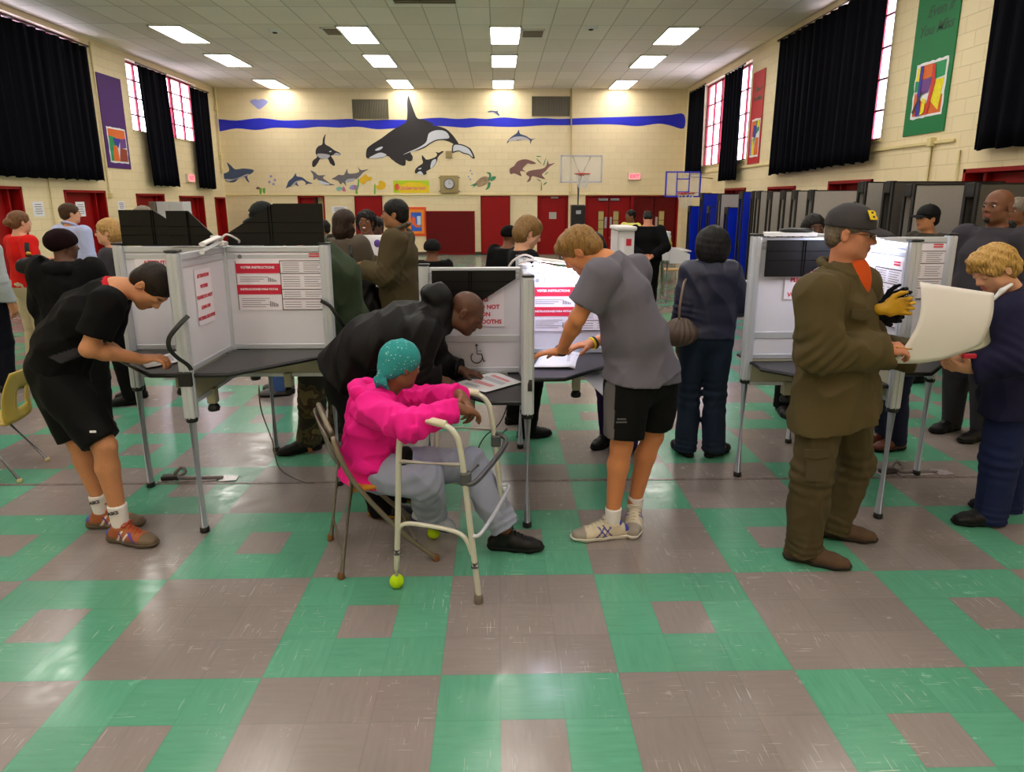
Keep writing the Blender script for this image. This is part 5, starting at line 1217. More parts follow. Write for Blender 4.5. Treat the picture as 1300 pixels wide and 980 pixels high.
class Head:
    """head frame: c centre, f forward (face), u up, s size"""
    def __init__(h,c,f,u=(0,0,1),s=1.):
        h.c=NV(c); h.f=unit(f); u=NV(u); h.u=unit(u-h.f*(u@h.f)); h.r=np.cross(h.f,h.u); h.s=s; h.R=np.stack([h.r,h.f,h.u],1)
    def p(h,x,y,z): return h.c+h.s*(h.r*x+h.f*y+h.u*z)
    def add(h,S,nose=1,jaw=1,ears=True,fine=True,closed=False):
        e=lambda x,y,z,r,k=.012,op='+':S.ell(h.p(x,y,z),NV(r)*h.s,h.R,k*h.s,op)
        e(0,-.014,.034,(.074,.095,.080)); e(0,.030,-.032,(.057,.060,.078),.03); e(0,.062,-.092,(.026*jaw,.024,.02),.03)
        for q in (-1,1):
            e(q*.04,.052,-.022,(.022,.02,.024),.02); e(q*.042,.01,-.07,(.02*jaw,.04,.026),.03)
        e(0,.079,.024,(.046,.014,.012),.016)
        if fine:
            for q in (-1,1): e(q*.031,.098,.004,(.0165,.017,.0085),.010,'-')
        if closed:
            for q in (-1,1): e(q*.031,.0800,.003,(.0135,.0125,.0115),.004)
        S.cone(h.p(0,.086,.012),h.p(0,.104,-.024),.0075*h.s,.0125*nose*h.s,.014*h.s)
        for q in (-1,1): e(q*.0125*nose,.093,-.029,(.009*nose,.011,.0085),.007)
        e(0,.086,-.052,(.023,.0125,.0062),.006); e(0,.084,-.0635,(.020,.012,.0068),.006)
        if fine: e(0,.099,-.0575,(.024,.006,.0012),.004,'-')
        if ears:
            for q in (-1,1): e(q*.0765,-.012,-.008,(.0095,.019,.032),.006); e(q*.083,-.006,-.006,(.006,.010,.019),.006,'-')
    def tints(h,X,lip,brow,extra=()):
        y=(X-h.c)@h.R/h.s; T=np.zeros((len(X),4))
        def put(m,col,a):
            c=NV(srgb(col)); k=m*a; T[:,:3]=np.where((k>T[:,3])[:,None],c,T[:,:3]); T[:,3]=np.maximum(T[:,3],k)
        def blob(cx,cy,cz,rx,ry,rz,soft=.35):
            d=np.sqrt(((y[:,0]-cx)/rx)**2+((y[:,1]-cy)/ry)**2+((y[:,2]-cz)/rz)**2); return np.clip((1+soft-d)/soft/2,0,1)
        put(blob(0,.09,-.0575,.024,.02,.0125),lip,.8)
        if brow is not None:
            for q in (-1,1): put(blob(q*.031,.085,.026+0,.019,.022,.0055,.5),brow,.85)
        for (c3,r3,col,a) in extra: put(blob(*c3,*r3),col,a)
        return T
    def eyes(h,parent,iris=(50,32,20),closed=False,origin=None):
        if closed: return
        for q in (-1,1):
            bm=BM(); c=h.p(q*.031,.0775,.003); ico(bm,c,.0106*h.s,2); 
            o=obj('eye',bm,mat('eye_white',(176,164,156),.5),parent,world=True)
            bm=BM(); ico(bm,h.p(q*.031,.0838,.002),(.0074*h.s,)*3,2); obj('iris',bm,mat('iris_%d'%iris[0],iris,.1),o,world=True)
def hand(S,w,d,nrm,thumb,curl=.4,s=1.,spread=.12,curls=None,tcurl=.5):
    """w wrist, d towards fingers, nrm out of the palm, thumb: side direction of the thumb"""
    w=NV(w); d=unit(d); n=NV(nrm); n=unit(n-d*(n@d)); t=NV(thumb); t=unit(t-d*(t@d)-n*(t@n))
    P=lambda a,b,c:w+s*(d*a+t*b+n*c)
    S.cone(P(-.02,0,0),P(.02,0,0),.024*s,.024*s,.012,t,1.15)
    S.cone(P(.025,0,0),P(.078,.003,0),.0165*s,.0150*s,.018,t,2.5)
    S.ell(P(.035,.026,.008),(.024*s,.014*s,.015*s),np.stack([d,t,n],1),.014)
    L=[(.040,.026,.021),(.044,.029,.022),(.041,.027,.021),(.033,.021,.018)]
    for i in range(4):
        b=.030-.0205*i; base=P(.082-.004*abs(i-1.2),b,0); c=curl if curls is None else curls[i]; a=0; p=base; sp=(1.5-i)*spread
        for j,l in enumerate(L[i]):
            a+=c*(.75 if j==0 else 1.0); dd=(d*math.cos(sp)+t*math.sin(sp)); q=p+s*l*(dd*math.cos(a)+n*math.sin(a))
            S.cone(p,q,(.0098-.0008*j)*s,(.0090-.0010*j)*s,.005 if j else .008); p=q
    p=P(.022,.030,.006); a=.75
    for j,l in enumerate((.034,.030,.024)):
        q=p+s*l*(d*math.cos(a)*1.0+t*math.sin(a)+n*(.25+tcurl*.5*j)); q=p+s*l*unit(q-p); S.cone(p,q,(.0125-.0012*j)*s,(.0112-.0014*j)*s,.008); p=q; a-=.35
def shoe(P_,name,an,toe,up,m_up,m_sole,h=.006,L=.28,wd=.05,boot=0,laces=None,tint=None,zs=0.,flat=True,label=None,high=.0):
    """foot from ankle joint an towards toe direction; sole rests on z=zs"""
    parent=P_.t; OO=P_.o
    an=NV(an); d=NV(toe); d[2]=0 if flat else d[2]; d=unit(d); U=NV((0,0,1)) if flat else unit(NV(up)-d*(NV(up)@d)); sd=np.cross(d,U)
    o=an.copy(); 
    if flat: o[2]=zs
    else: o=an-U*.095
    P=lambda a,b,c:o+d*a+sd*b+U*c
    k=L/.28
    S=Sdf(); S.cone(P(-.055*k,0,.042),P(.06*k,0,.045),.036,.040,.02,sd,.98).cone(P(.06*k,0,.045),P(.135*k,0,.034),.040,.034,.02,sd,1.28*wd/.05).cone(P(.135*k,0,.034),P(.185*k,0,.030),.034,.026,.02,sd,1.35*wd/.05)
    S.cone(P(-.015,0,.05),P(-.008,0,.094+boot),.040,.043+.006*(boot>0),.02,fb=True); S.cone(P(.01,0,.082),P(.08*k,0,.048),.034,.034,.02)
    S.clip(P(0,0,.012),-U); V,F=S.mesh(h); 
    ob=to_mesh(name,V,F,m_up,parent,tint=(lambda X:tint((X-o)@np.stack([d,sd,U],1))) if tint else (lambda X:np.zeros((len(X),4))),label=label,origin=OO)
    S2=Sdf(); S2.cone(P(-.055*k,0,.03),P(.06*k,0,.03),.041,.041,.02,sd,.95).cone(P(.06*k,0,.03),P(.135*k,0,.03),.041,.041,.02,sd,1.2*wd/.05).cone(P(.135*k,0,.03),P(.188*k,0,.032),.041,.033,.02,sd,1.2*wd/.05)
    S2.clip(P(0,0,0.0),-U).clip(P(0,0,.026),U); V,F=S2.mesh(h); to_mesh('sole',V,F,m_sole,ob,tint=lambda X:np.zeros((len(X),4)),origin=OO)
    if laces:
        for i in range(5):
            a=.036+.019*i; z=.112-.0092*i; bm=tube(BM(),spline([P(a*k,-.024,z-.012),P((a+.006)*k,0,z+.004),P((a+.012)*k,.024,z-.012)],4),.0032,6); obj('lace',bm,laces,ob,world=True)
        for q in (-1,1):
            bm=tube(BM(),spline([P(.04,0,.112),P(.045,q*.022,.122),P(.04,q*.038,.106),P(.05,q*.015,.108)],4),.0028,6); obj('lace',bm,laces,ob,world=True)
    return ob
def interp(a,b,t): return NV(a)*(1-t)+NV(b)*t
class Person:
    """j: joint positions in world space. Anatomical L/R."""
    def __init__(s,label,j,skin,girth=1.,hs=1.,face=(0,-1,0),hup=(0,0,1),h=.0065,name='person',group=None,sex='m'):
        s.j={k:NV(v) for k,v in j.items()}; J=s.j; s.h=h; s.g=girth
        fl=[J[k] for k in ('anL','anR') if k in J]; base=J['pelvis'].copy(); base[2]=0
        if fl: base=np.mean(fl,0); base[2]=0
        s.t=thing(name,label,'person',tuple(base),0,group); s.o=NV(base)
        s.side=unit(J['shR']-J['shL']); s.skin=skin; s.S=Sdf(); s.head=Head(J['head'],face,hup,hs); s.sex=sex
        ax=unit(J['neck']-J['pelvis']); s.fwd=unit(np.cross(ax,s.side)*-1); 
        if s.fwd@np.cross(NV((0,0,1)),s.side)>0: pass
    def body(s,hands=None,fine=True,lip=(150,80,74),brow=(40,26,18),nose=1,jaw=1,extra=(),eyes=True,iris=(50,32,20),inner=-.004,ears=True,legs=True,closed=False):
        J,S,g,sd=s.j,s.S,s.g,s.side
        s.torso(S,inner); s.head.add(S,nose,jaw,ears,fine,closed)
        if closed: extra=list(extra)+[((q*.031,.092,-.004),(.014,.012,.0018,.8),(36,24,20),.8) for q in (-1,1)]
        S.cone(J['neck'],s.head.p(0,-.018,-.055),.056*g**.5,.052*g**.5,.03)
        for q in 'LR':
            if 'wr'+q in J:
                S.cone(J['sh'+q],J['el'+q],.050*g**.7+inner,.040*g**.5,.02); m=interp(J['el'+q],J['wr'+q],.28); S.cone(J['el'+q],m,.040*g**.5,.041*g**.5,.02); S.cone(m,J['wr'+q],.041*g**.5,.026,.02)
                if hands and q in hands:
                    H=hands[q]; hand(S,J['wr'+q],H['d'],H['n'],H['t'],H.get('c',.4),H.get('s',1.),H.get('sp',.1),H.get('cs'),H.get('tc',.5))
            if legs and 'an'+q in J:
                S.cone(J['hip'+q],J['kn'+q],.088*g+inner,.056*g**.5,.03); m=interp(J['kn'+q],J['an'+q],.3); back=-s.kneefwd(q)*.012
                S.cone(J['kn'+q],m+back,.054*g**.5,.055*g**.5,.02); S.cone(m+back,J['an'+q],.055*g**.5,.036,.02); S.cone(J['an'+q],J['an'+q]-NV((0,0,.03)),.037,.036,.02)
        V,F=S.mesh(s.h); s.b=to_mesh('body',V,F,s.skin,s.t,tint=lambda X:s.head.tints(X,lip,brow,extra),origin=s.o)
        if eyes: s.head.eyes(s.t,iris,closed)
        return s
    def kneefwd(s,q):
        J=s.j; a=unit(J['kn'+q]-J['hip'+q]); b=unit(J['an'+q]-J['kn'+q]); v=a-b
        if np.linalg.norm(v)<.05: v=np.cross(NV((0,0,1)),s.side)*-1 if False else s.fwdh()
        return unit(v)
    def fwdh(s):
        v=np.cross(NV((0,0,1)),s.side); return unit(v)
    def torso(s,S,inf,k=.03,wst=1.,fa=False,lo=None):
        J,g,sd=s.j,s.g,s.side; f=s.sex=='f'
        hw=1.38 if not f else 1.42
        P0=J['pelvis'] if lo is None else NV(lo)
        hs=unit(J['hipR']-J['hipL']) if 'hipR' in J else sd
        S.cone(P0,J['waist'],.118*g+inf,(.104 if not f else .094)*g*wst+inf,k,hs,hw,fa)
        S.cone(J['waist'],J['chest'],(.104 if not f else .094)*g*wst+inf,(.118 if not f else .108)*g+inf,k,sd,1.38)
        ct=interp(J['chest'],J['neck'],.62)
        S.cone(J['chest'],ct,(.118 if not f else .108)*g+inf,.088*g**.7+inf,k,sd,1.42)
        S.cone(ct,J['neck'],.080*g**.7+inf,.054*g**.5+inf,k)
        for q in 'LR':
            S.cone(interp(J['neck'],ct,.35),J['sh'+q],.050*g**.6+inf,.056*g**.7+inf,k)
    def top(s,m,inf=.012,sleeve='long',hem=None,hemr=None,cuff=.0,name='shirt',fold=.003,lam=.12,arm=.0,seed=3,tint=None,h=None,neckclip=True,extra=None,wst=1.06,chestbulge=0,cut=None,hemn=None,label=None,elbow=.004,necklow=.02,armr=None,hipc=0):
        J,g,sd=s.j,s.g,s.side; S=Sdf(); pel=J['pelvis']; dn=unit(pel-J['waist'])
        hemp=pel+dn*.0 if hem is None else (pel+dn*hem if isinstance(hem,(int,float)) else NV(hem))
        s.torso(S,inf,wst=wst,lo=pel)
        hr=(.122*g+inf) if hemr is None else hemr
        hs=unit(J['hipR']-J['hipL']) if 'hipR' in J else sd
        S.cone(hemp,pel,hr,.120*g+inf,.03,hs,1.38,fa=True)
        if hipc:
            for q in 'LR': S.cone(J['hip'+q],interp(J['hip'+q],J['kn'+q],.55),hipc,hipc,.07)
        a0,a1,a2=(.054*g**.7+inf+arm,.044*g**.5+inf+arm,.032+inf+arm) if armr is None else armr
        for q in 'LR':
            if 'el'+q not in J: continue
            if sleeve=='long':
                S.cone(J['sh'+q],J['el'+q],a0,a1,.03); S.cone(J['el'+q],interp(J['el'+q],J['wr'+q],.96-cuff),a1,a2,.02,fb=True)
                if elbow: S.disp.append(bunch(J['el'+q],.11,J['wr'+q]-J['sh'+q],.045,elbow,seed))
                S.disp.append(bunch(J['wr'+q],.07,J['wr'+q]-J['el'+q],.032,elbow*.7,seed+2))
            elif sleeve=='short': S.cone(J['sh'+q],interp(J['sh'+q],J['el'+q],.72),a0,a1+.012,.03,fb=True)
            elif sleeve=='half': S.cone(J['sh'+q],interp(J['sh'+q],J['el'+q],.9),a0,a1+.014,.03,fb=True)
            elif sleeve=='none': pass
        if extra: extra(S)
        if fold: S.disp.append(creases(seed,fold,lam))
        if neckclip:
            n=unit(J['neck']-J['chest']); c=J['neck']+n*(.035-necklow); S.clip(c,n,reg=(c,.16))
        hn=dn if hemn is None else unit(hemn)
        S.clip(hemp,hn,reg=(hemp,.42)) 
        V,F=S.mesh(h or s.h); return to_mesh(name,V,F,m,s.t,tint=tint or (lambda X:np.zeros((len(X),4))),origin=s.o,label=label)
    def bottoms(s,m,inf=.012,end=1.0,rs=None,name='trousers',fold=.003,lam=.12,seed=5,tint=None,h=None,label=None,waistup=.05,seat=.125,knee=.004,extra=None):
        """end: fraction of the shin covered (1 = ankle); <=0 stops above the knee at that thigh fraction"""
        J,g=s.j,s.g; S=Sdf(); hs=unit(J['hipR']-J['hipL']); up=unit(J['waist']-J['pelvis'])
        S.cone(J['pelvis'],J['pelvis']+up*waistup,(seat-.003)*g+inf,(seat-.015)*g+inf,.03,hs,1.36,fb=True)
        S.cone(J['pelvis'],interp(J['hipL'],J['hipR'],.5),(seat-.005)*g+inf,.105*g+inf,.03,hs,1.25)
        r0,r1,r2=rs or (.090*g+inf,.062*g+inf,.052+inf)
        for q in 'LR':
            if 'kn'+q not in J: continue
            if end<=0: S.cone(J['hip'+q],interp(J['hip'+q],J['kn'+q],-end),r0,r1,.03,fb=True)
            else:
                e=J['kn'+q]+(J['an'+q]-J['kn'+q])*end
                S.cone(J['hip'+q],J['kn'+q],r0,r1,.03); S.cone(J['kn'+q],e,r1,r2,.03,fb=True)
                if knee: S.disp.append(bunch(J['kn'+q],.12,J['an'+q]-J['hip'+q],.06,knee,seed)); S.disp.append(bunch(e,.10,J['an'+q]-J['kn'+q],.04,knee,seed+1))
        if extra: extra(S)
        if fold: S.disp.append(creases(seed,fold,lam))
        V,F=S.mesh(h or s.h); return to_mesh(name,V,F,m,s.t,tint=tint or (lambda X:np.zeros((len(X),4))),origin=s.o,label=label)
    def hair(s,m,kind='short',vol=.008,h=None,line=.035,name='hair',extra=None,amp=.0015):
        H=s.head; S=Sdf(); sc=H.s
        S.ell(H.p(0,-.016,.036),NV((.074+vol,.096+vol,.081+vol))*sc,H.R,.01)
        S.ell(H.p(0,-.055,-.02),NV((.066+vol*.7,.052+vol,.06))*sc,H.R,.02)
        if kind!='cap' : pass
        if extra: extra(S,H)
        # open the face
        S.ell(H.p(0,.115,-.035),NV((.085,.085,.075+line*.35))*sc,H.R,.01,'-')
        if kind in('short','buzz','fade'):
            for q in (-1,1): S.ell(H.p(q*.088,.0,-.03),NV((.03,.032,.045))*sc,H.R,.008,'-')
        K=[NV(v) for v in rng.normal(size=(4,3))*130]
        def f(X):
            Y=(X-H.c)@H.R; a=np.arctan2(Y[:,0],Y[:,1]+.02); return -amp*(np.sin(a*46+Y[:,2]*30+2*np.sin(Y[:,2]*60))+.6*np.sin(Y@K[0])+.5*np.sin(Y@K[1]))
        S.disp.append(f)
        V,F=S.mesh(h or s.h*.85); return to_mesh(name,V,F,m,s.t,tint=lambda X:np.zeros((len(X),4)),origin=s.o)
def cap(P,m,bill_m=None,vol=.012,name='baseball_cap',emblem=None,h=.005,tilt=0,bill=True,low=.02,label=None):
    """baseball cap: crown and curved bill, child of the person"""
    H=P.head; sc=H.s; S=Sdf(); S.ell(H.p(0,-.012,.045),NV((.078+vol,.100+vol,.086+vol))*sc,H.R,.01)
    S.clip(H.p(0,0,low),-H.u-H.f*tilt); S.disp.append(creases(9,.0012,.05))
    V,F=S.mesh(h); c=to_mesh(name,V,F,m,P.t,tint=lambda X:np.zeros((len(X),4)),origin=P.o,label=label)
    if bill:
        V=[];Fc=[];n,k=18,8
        for i in range(n+1):
            a=(i/n*2-1)*1.05
            for j in range(k+1):
                q=j/k; x0,y0=(.080+vol)*math.sin(a),(.102+vol)*math.cos(a)-.016; x1,y1=.080*math.sin(a)*1.0,.165*math.cos(a*.80)+.016
                x=x0*(1-q)+x1*q; y=y0*(1-q)+y1*q; z=low+.010+.006*q-.026*q*q-.016*(x/.08)**2
                V.append(tuple(H.p(x,y,z)))
        for i in range(n):
            for j in range(k): a=i*(k+1)+j; Fc.append((a,a+k+1,a+k+2,a+1))
        o=obj('bill',(V,Fc),bill_m or m,c,smooth=True,world=True); md=o.modifiers.new('t','SOLIDIFY'); md.thickness=.004
    bm=BM(); ico(bm,H.p(0,-.012,.045+.086+vol),(.007,.007,.004),2); obj('button',bm,bill_m or m,c,world=True)
    return c
def standing(x,y,z=0,H=1.72,face=0.,armL='down',armR='down',lean=0.,w=1.,split=.09,headturn=0.,nod=0.,sex='m'):
    """joints of a standing figure; face = heading angle (0 = +x, pi/2 = +y)"""
    s=H/1.75; f=NV((math.cos(face),math.sin(face),0)); r=NV((math.sin(face),-math.cos(face),0)); U=NV((0,0,1)); o=NV((x,y,z))
    P=lambda a,b,c:o+s*(f*a+r*b+U*c)
    sw=(.185 if sex=='m' else .165)*w
    j=dict(pelvis=P(0,0,.97),waist=P(.01+lean*.3,0,1.10),chest=P(lean*.7-.0,0,1.30),neck=P(-.015+lean,0,1.475),
      hipL=P(0,-.09,.92),hipR=P(0,.09,.92),knL=P(.03,-split-.01,.50),knR=P(.03,split+.01,.50),anL=P(-.02,-split-.02,.085),anR=P(-.02,split+.02,.085),
      shL=P(-.005+lean*.95,-sw,1.42),shR=P(-.005+lean*.95,sw,1.42),head=P(.02+lean*1.25+nod*.05,0,1.63-nod*.02))
    for q,a,sg in (('L',armL,-1),('R',armR,1)):
        sh=j['sh'+q]; v=lambda e,fo,u:sh+s*(f*e+r*sg*fo+U*u)
        if a=='down': j['el'+q]=v(-.02,.05,-.29); j['wr'+q]=v(.05,.06,-.53)
        elif a=='front': j['el'+q]=v(.06,.06,-.27); j['wr'+q]=v(.28,.0,-.22)
        elif a=='fold': j['el'+q]=v(.08,.07,-.27); j['wr'+q]=v(.22,-.14,-.20)
        elif a=='back': j['el'+q]=v(-.16,.10,-.26); j['wr'+q]=v(-.30,-.12,-.40)
        elif a=='up': j['el'+q]=v(.16,.06,-.20); j['wr'+q]=v(.34,-.02,.02)
        elif a=='hip': j['el'+q]=v(-.08,.14,-.26); j['wr'+q]=v(.04,.03,-.42)
        elif a is None: pass
        else: j['el'+q]=NV(a[0]); j['wr'+q]=NV(a[1])
    ht=face+headturn; F=NV((math.cos(ht),math.sin(ht),-nod))
    return j,F,f,r

def collar(P,m,r=.062,t=.017,up=.022,fr=.08,name='collar',open_=.5,h=.0065,back=.0,lap=.0):
    """turned collar round the neck, open at the front"""
    J=P.j; ax=unit(P.head.c-J['neck']+NV((0,0,.05))); f=unit(np.cross(NV((0,0,1)),P.side)); f=unit(f-ax*(f@ax)); sd=np.cross(f,ax); n=J['neck']+ax*up; S=Sdf(); pts=[]
    for i in range(13):
        a=open_+(2*PI-2*open_)*i/12; k=(1-math.cos(a))/2
        pts.append(n+f*(math.cos(a)*(r+.012)+.004)+sd*math.sin(a)*r*1.08+ax*(.020*k-.028*(1-k)))
    S.chain(pts,[t*.9]+[t]*11+[t*.9],.012)
    if lap:
        for p,q in ((pts[0],-1),(pts[-1],1)): S.cone(p,p+f*lap*.5-ax*lap-sd*q*.0,t*.8,t*.5,.012)
    V,F=S.mesh(h); return to_mesh(name,V,F,m,P.t,tint=Z4,origin=P.o)
# ================================================================ FOREGROUND PEOPLE
def jp(d): return {k:at(*v) for k,v in d.items()}
def chk(n,j):
    if not DEBUG: return
    L=lambda a,b:round(float(np.linalg.norm(NV(j[a])-NV(j[b]))),2) if a in j and b in j else None
    print('CHK',n,'torso',L('pelvis','neck'),'sh',L('shL','shR'),'ua',L('shR','elR'),L('shL','elL'),'fa',L('elR','wrR'),L('elL','wrL'),'th',L('hipR','knR'),L('hipL','knL'),'shin',L('knR','anR'),L('knL','anL'),'| z pelvis %.2f head %.2f anR %.2f anL %.2f kn %.2f'%(j['pelvis'][2],j['head'][2],j['anR'][2],j['anL'][2],j['knR'][2]))
DEBUG=False
Z4=lambda X:np.zeros((len(X),4))
S_TAN=SKIN('tan',(196,134,96)); S_DARK=SKIN('deep_brown',(92,58,42)); S_BRN=SKIN('brown',(122,78,54)); S_FAIR=SKIN('fair',(214,158,128)); S_OLV=SKIN('olive_tone',(160,110,76)); S_RUD=SKIN('ruddy',(196,128,98))
def box_tint(X,o,ax,lo,hi,col,a=1,T=None,soft=.004):
    """colour the points whose coordinates in frame ax about o lie within lo..hi"""
    Y=(X-NV(o))@np.stack([unit(v) for v in ax],1); m=np.ones(len(X))
    for i in range(3): m*=np.clip((Y[:,i]-lo[i])/soft+.5,0,1)*np.clip((hi[i]-Y[:,i])/soft+.5,0,1)
    T=np.zeros((len(X),4)) if T is None else T; c=NV(srgb(col)); k=m*a; s=k>T[:,3]; T[s,:3]=c; T[:,3]=np.maximum(T[:,3],k); return T
def stripes_tint(bands):
    """shoe patches in shoe frame (along, across, up)"""
    def f(Y):
        T=np.zeros((len(Y),4))
        for fn,col in bands:
            m=fn(Y); T[m,:3]=NV(srgb(col)); T[m,3]=1
        return T
    return f
# ---- 1 man in black shirt and shorts, writing at the left booth
def man_black():
    j=jp(dict(pelvis=(74,466,3.38),waist=(84,437,3.38),chest=(112,400,3.38),neck=(148,366,3.40),hipR=(80,492,3.30),hipL=(72,490,3.47),knR=(133,566,3.24),knL=(101,562,3.42),anR=(151,652,3.25),anL=(128,638,3.42),
      shR=(136,385,3.22),shL=(146,376,3.56),elR=(113,443,3.16),wrR=(180,456,3.38),elL=(130,440,3.62),wrL=(168,457,3.70),head=(192,364,3.41)))
    chk('black',j)
    P=Person('person in black shirt and shorts bent over the left booth, writing',j,S_TAN,girth=1.02,face=(.42,-.14,-.88),hup=(.86,0,.42),h=.0062)
    P.body(hands={'R':dict(d=(.9,.25,.05),n=(0,.15,-1),t=(.2,1,.1),c=.75,tc=.4),'L':dict(d=(.9,-.2,-.05),n=(0,0,-1),t=(0,-1,0),c=.3)},brow=(24,16,12),closed=True,extra=[((0,.085,-.075),(.05,.04,.05),(120,84,62),.25)])
    tee=tinted('black_tee_fabric',(20,18,21),.8,cloth=True,fold=.35,bscale=300,spec=.2)
    def tt(X):
        T=np.zeros((len(X),4))
        J=P.j; n=unit(J['neck']-J['chest']); a=(X-J['neck'])@n
        m=(a>.008)&(np.linalg.norm(X-J['neck'],axis=1)<.12); T[m,:3]=NV(srgb((186,24,40))); T[m,3]=1
        # grey mesh side panel
        q=(X-J['waist'])@unit(J['chest']-J['waist']); r=(X-J['waist'])@unit(np.cross(unit(J['chest']-J['waist']),P.side))
        m=(X[:,1]<3.31)&(np.abs(q-.10)<.10)&(np.abs((X-J['waist'])@NV((.5,0,-.86))-.06-.25*q)<.028); T[m,:3]=NV(srgb((66,62,70))); T[m,3]=.9
        return T
    P.top(tee,.016,'short',hem=.01,hemr=.142,seed=11,fold=.007,tint=tt,elbow=0,label=None,arm=.012,wst=1.2)
    st=tinted('black_athletic_shorts',(14,13,15),.7,fold=.5,bscale=300,spec=.25)
    P.bottoms(st,.018,end=-.92,rs=(.118,.098,.09),name='shorts',seed=12,fold=.005,lam=.14)
    bm=BM(); p=at(118,548,3.13); box(bm,p-Vector((.016,.002,.006)),p+Vector((.016,.002,.006)),.003); obj('shorts_logo',bm,WHITE,P.t,world=True)
    P.hair(hair_mat('dark_brown_hair',(18,12,9),(44,30,22)),'short',.007,line=.03)
    so=tinted('white_sock_knit',(226,220,220),.9,bump=.3,bscale=400); lo=mat('sock_letter_black',(40,34,36),.8)
    for q,dr in (('R',(1,-.28,0)),('L',(1,.05,0))):
        a=P.j['an'+q]; k=P.j['kn'+q]; S=Sdf(); top=interp(a,k,.14); S.cone(NV(a)-NV((0,0,.05)),top,.042,.048,.01,fb=True); V,F=S.mesh(.006); s_=to_mesh('sock',V,F,so,P.t,tint=Z4,origin=P.o)
        c=interp(a,k,.07)+NV((.004,-.0535,0)); text_mesh('sock_print','ASICS',.024,lo,s_,c,(1,-.1,.25),(-.2,0,1),bold=.001)
        sh=tinted('orange_trail_shoe',(158,86,48),.6,bump=.4,bscale=150)
        shoe(P,'trail_shoe',a,dr,(0,0,1),sh,tinted('brown_shoe_sole',(92,78,62),.7),h=.005,L=.29,laces=mat('red_lace',(196,60,30),.7),
          tint=stripes_tint([(lambda Y:(Y[:,2]<.045)|(Y[:,0]>.15),(110,92,74)),(lambda Y:(np.abs(Y[:,0]-.02-.6*(Y[:,2]-.05))<.007)&(Y[:,2]<.085),(214,200,190)),(lambda Y:(np.abs(Y[:,0]-.06-.6*(Y[:,2]-.05))<.007)&(Y[:,2]<.08),(214,200,190)),(lambda Y:(np.abs(Y[:,0]-.04+.7*(Y[:,2]-.05))<.006)&(Y[:,2]<.08),(84,50,150)),(lambda Y:(np.abs(Y[:,0]-.105+.9*(Y[:,2]-.05))<.008)&(Y[:,2]<.08),(90,56,160)),(lambda Y:(Y[:,0]<-.06)&(Y[:,2]>.05),(70,90,170))]))
    return P
P1=man_black()
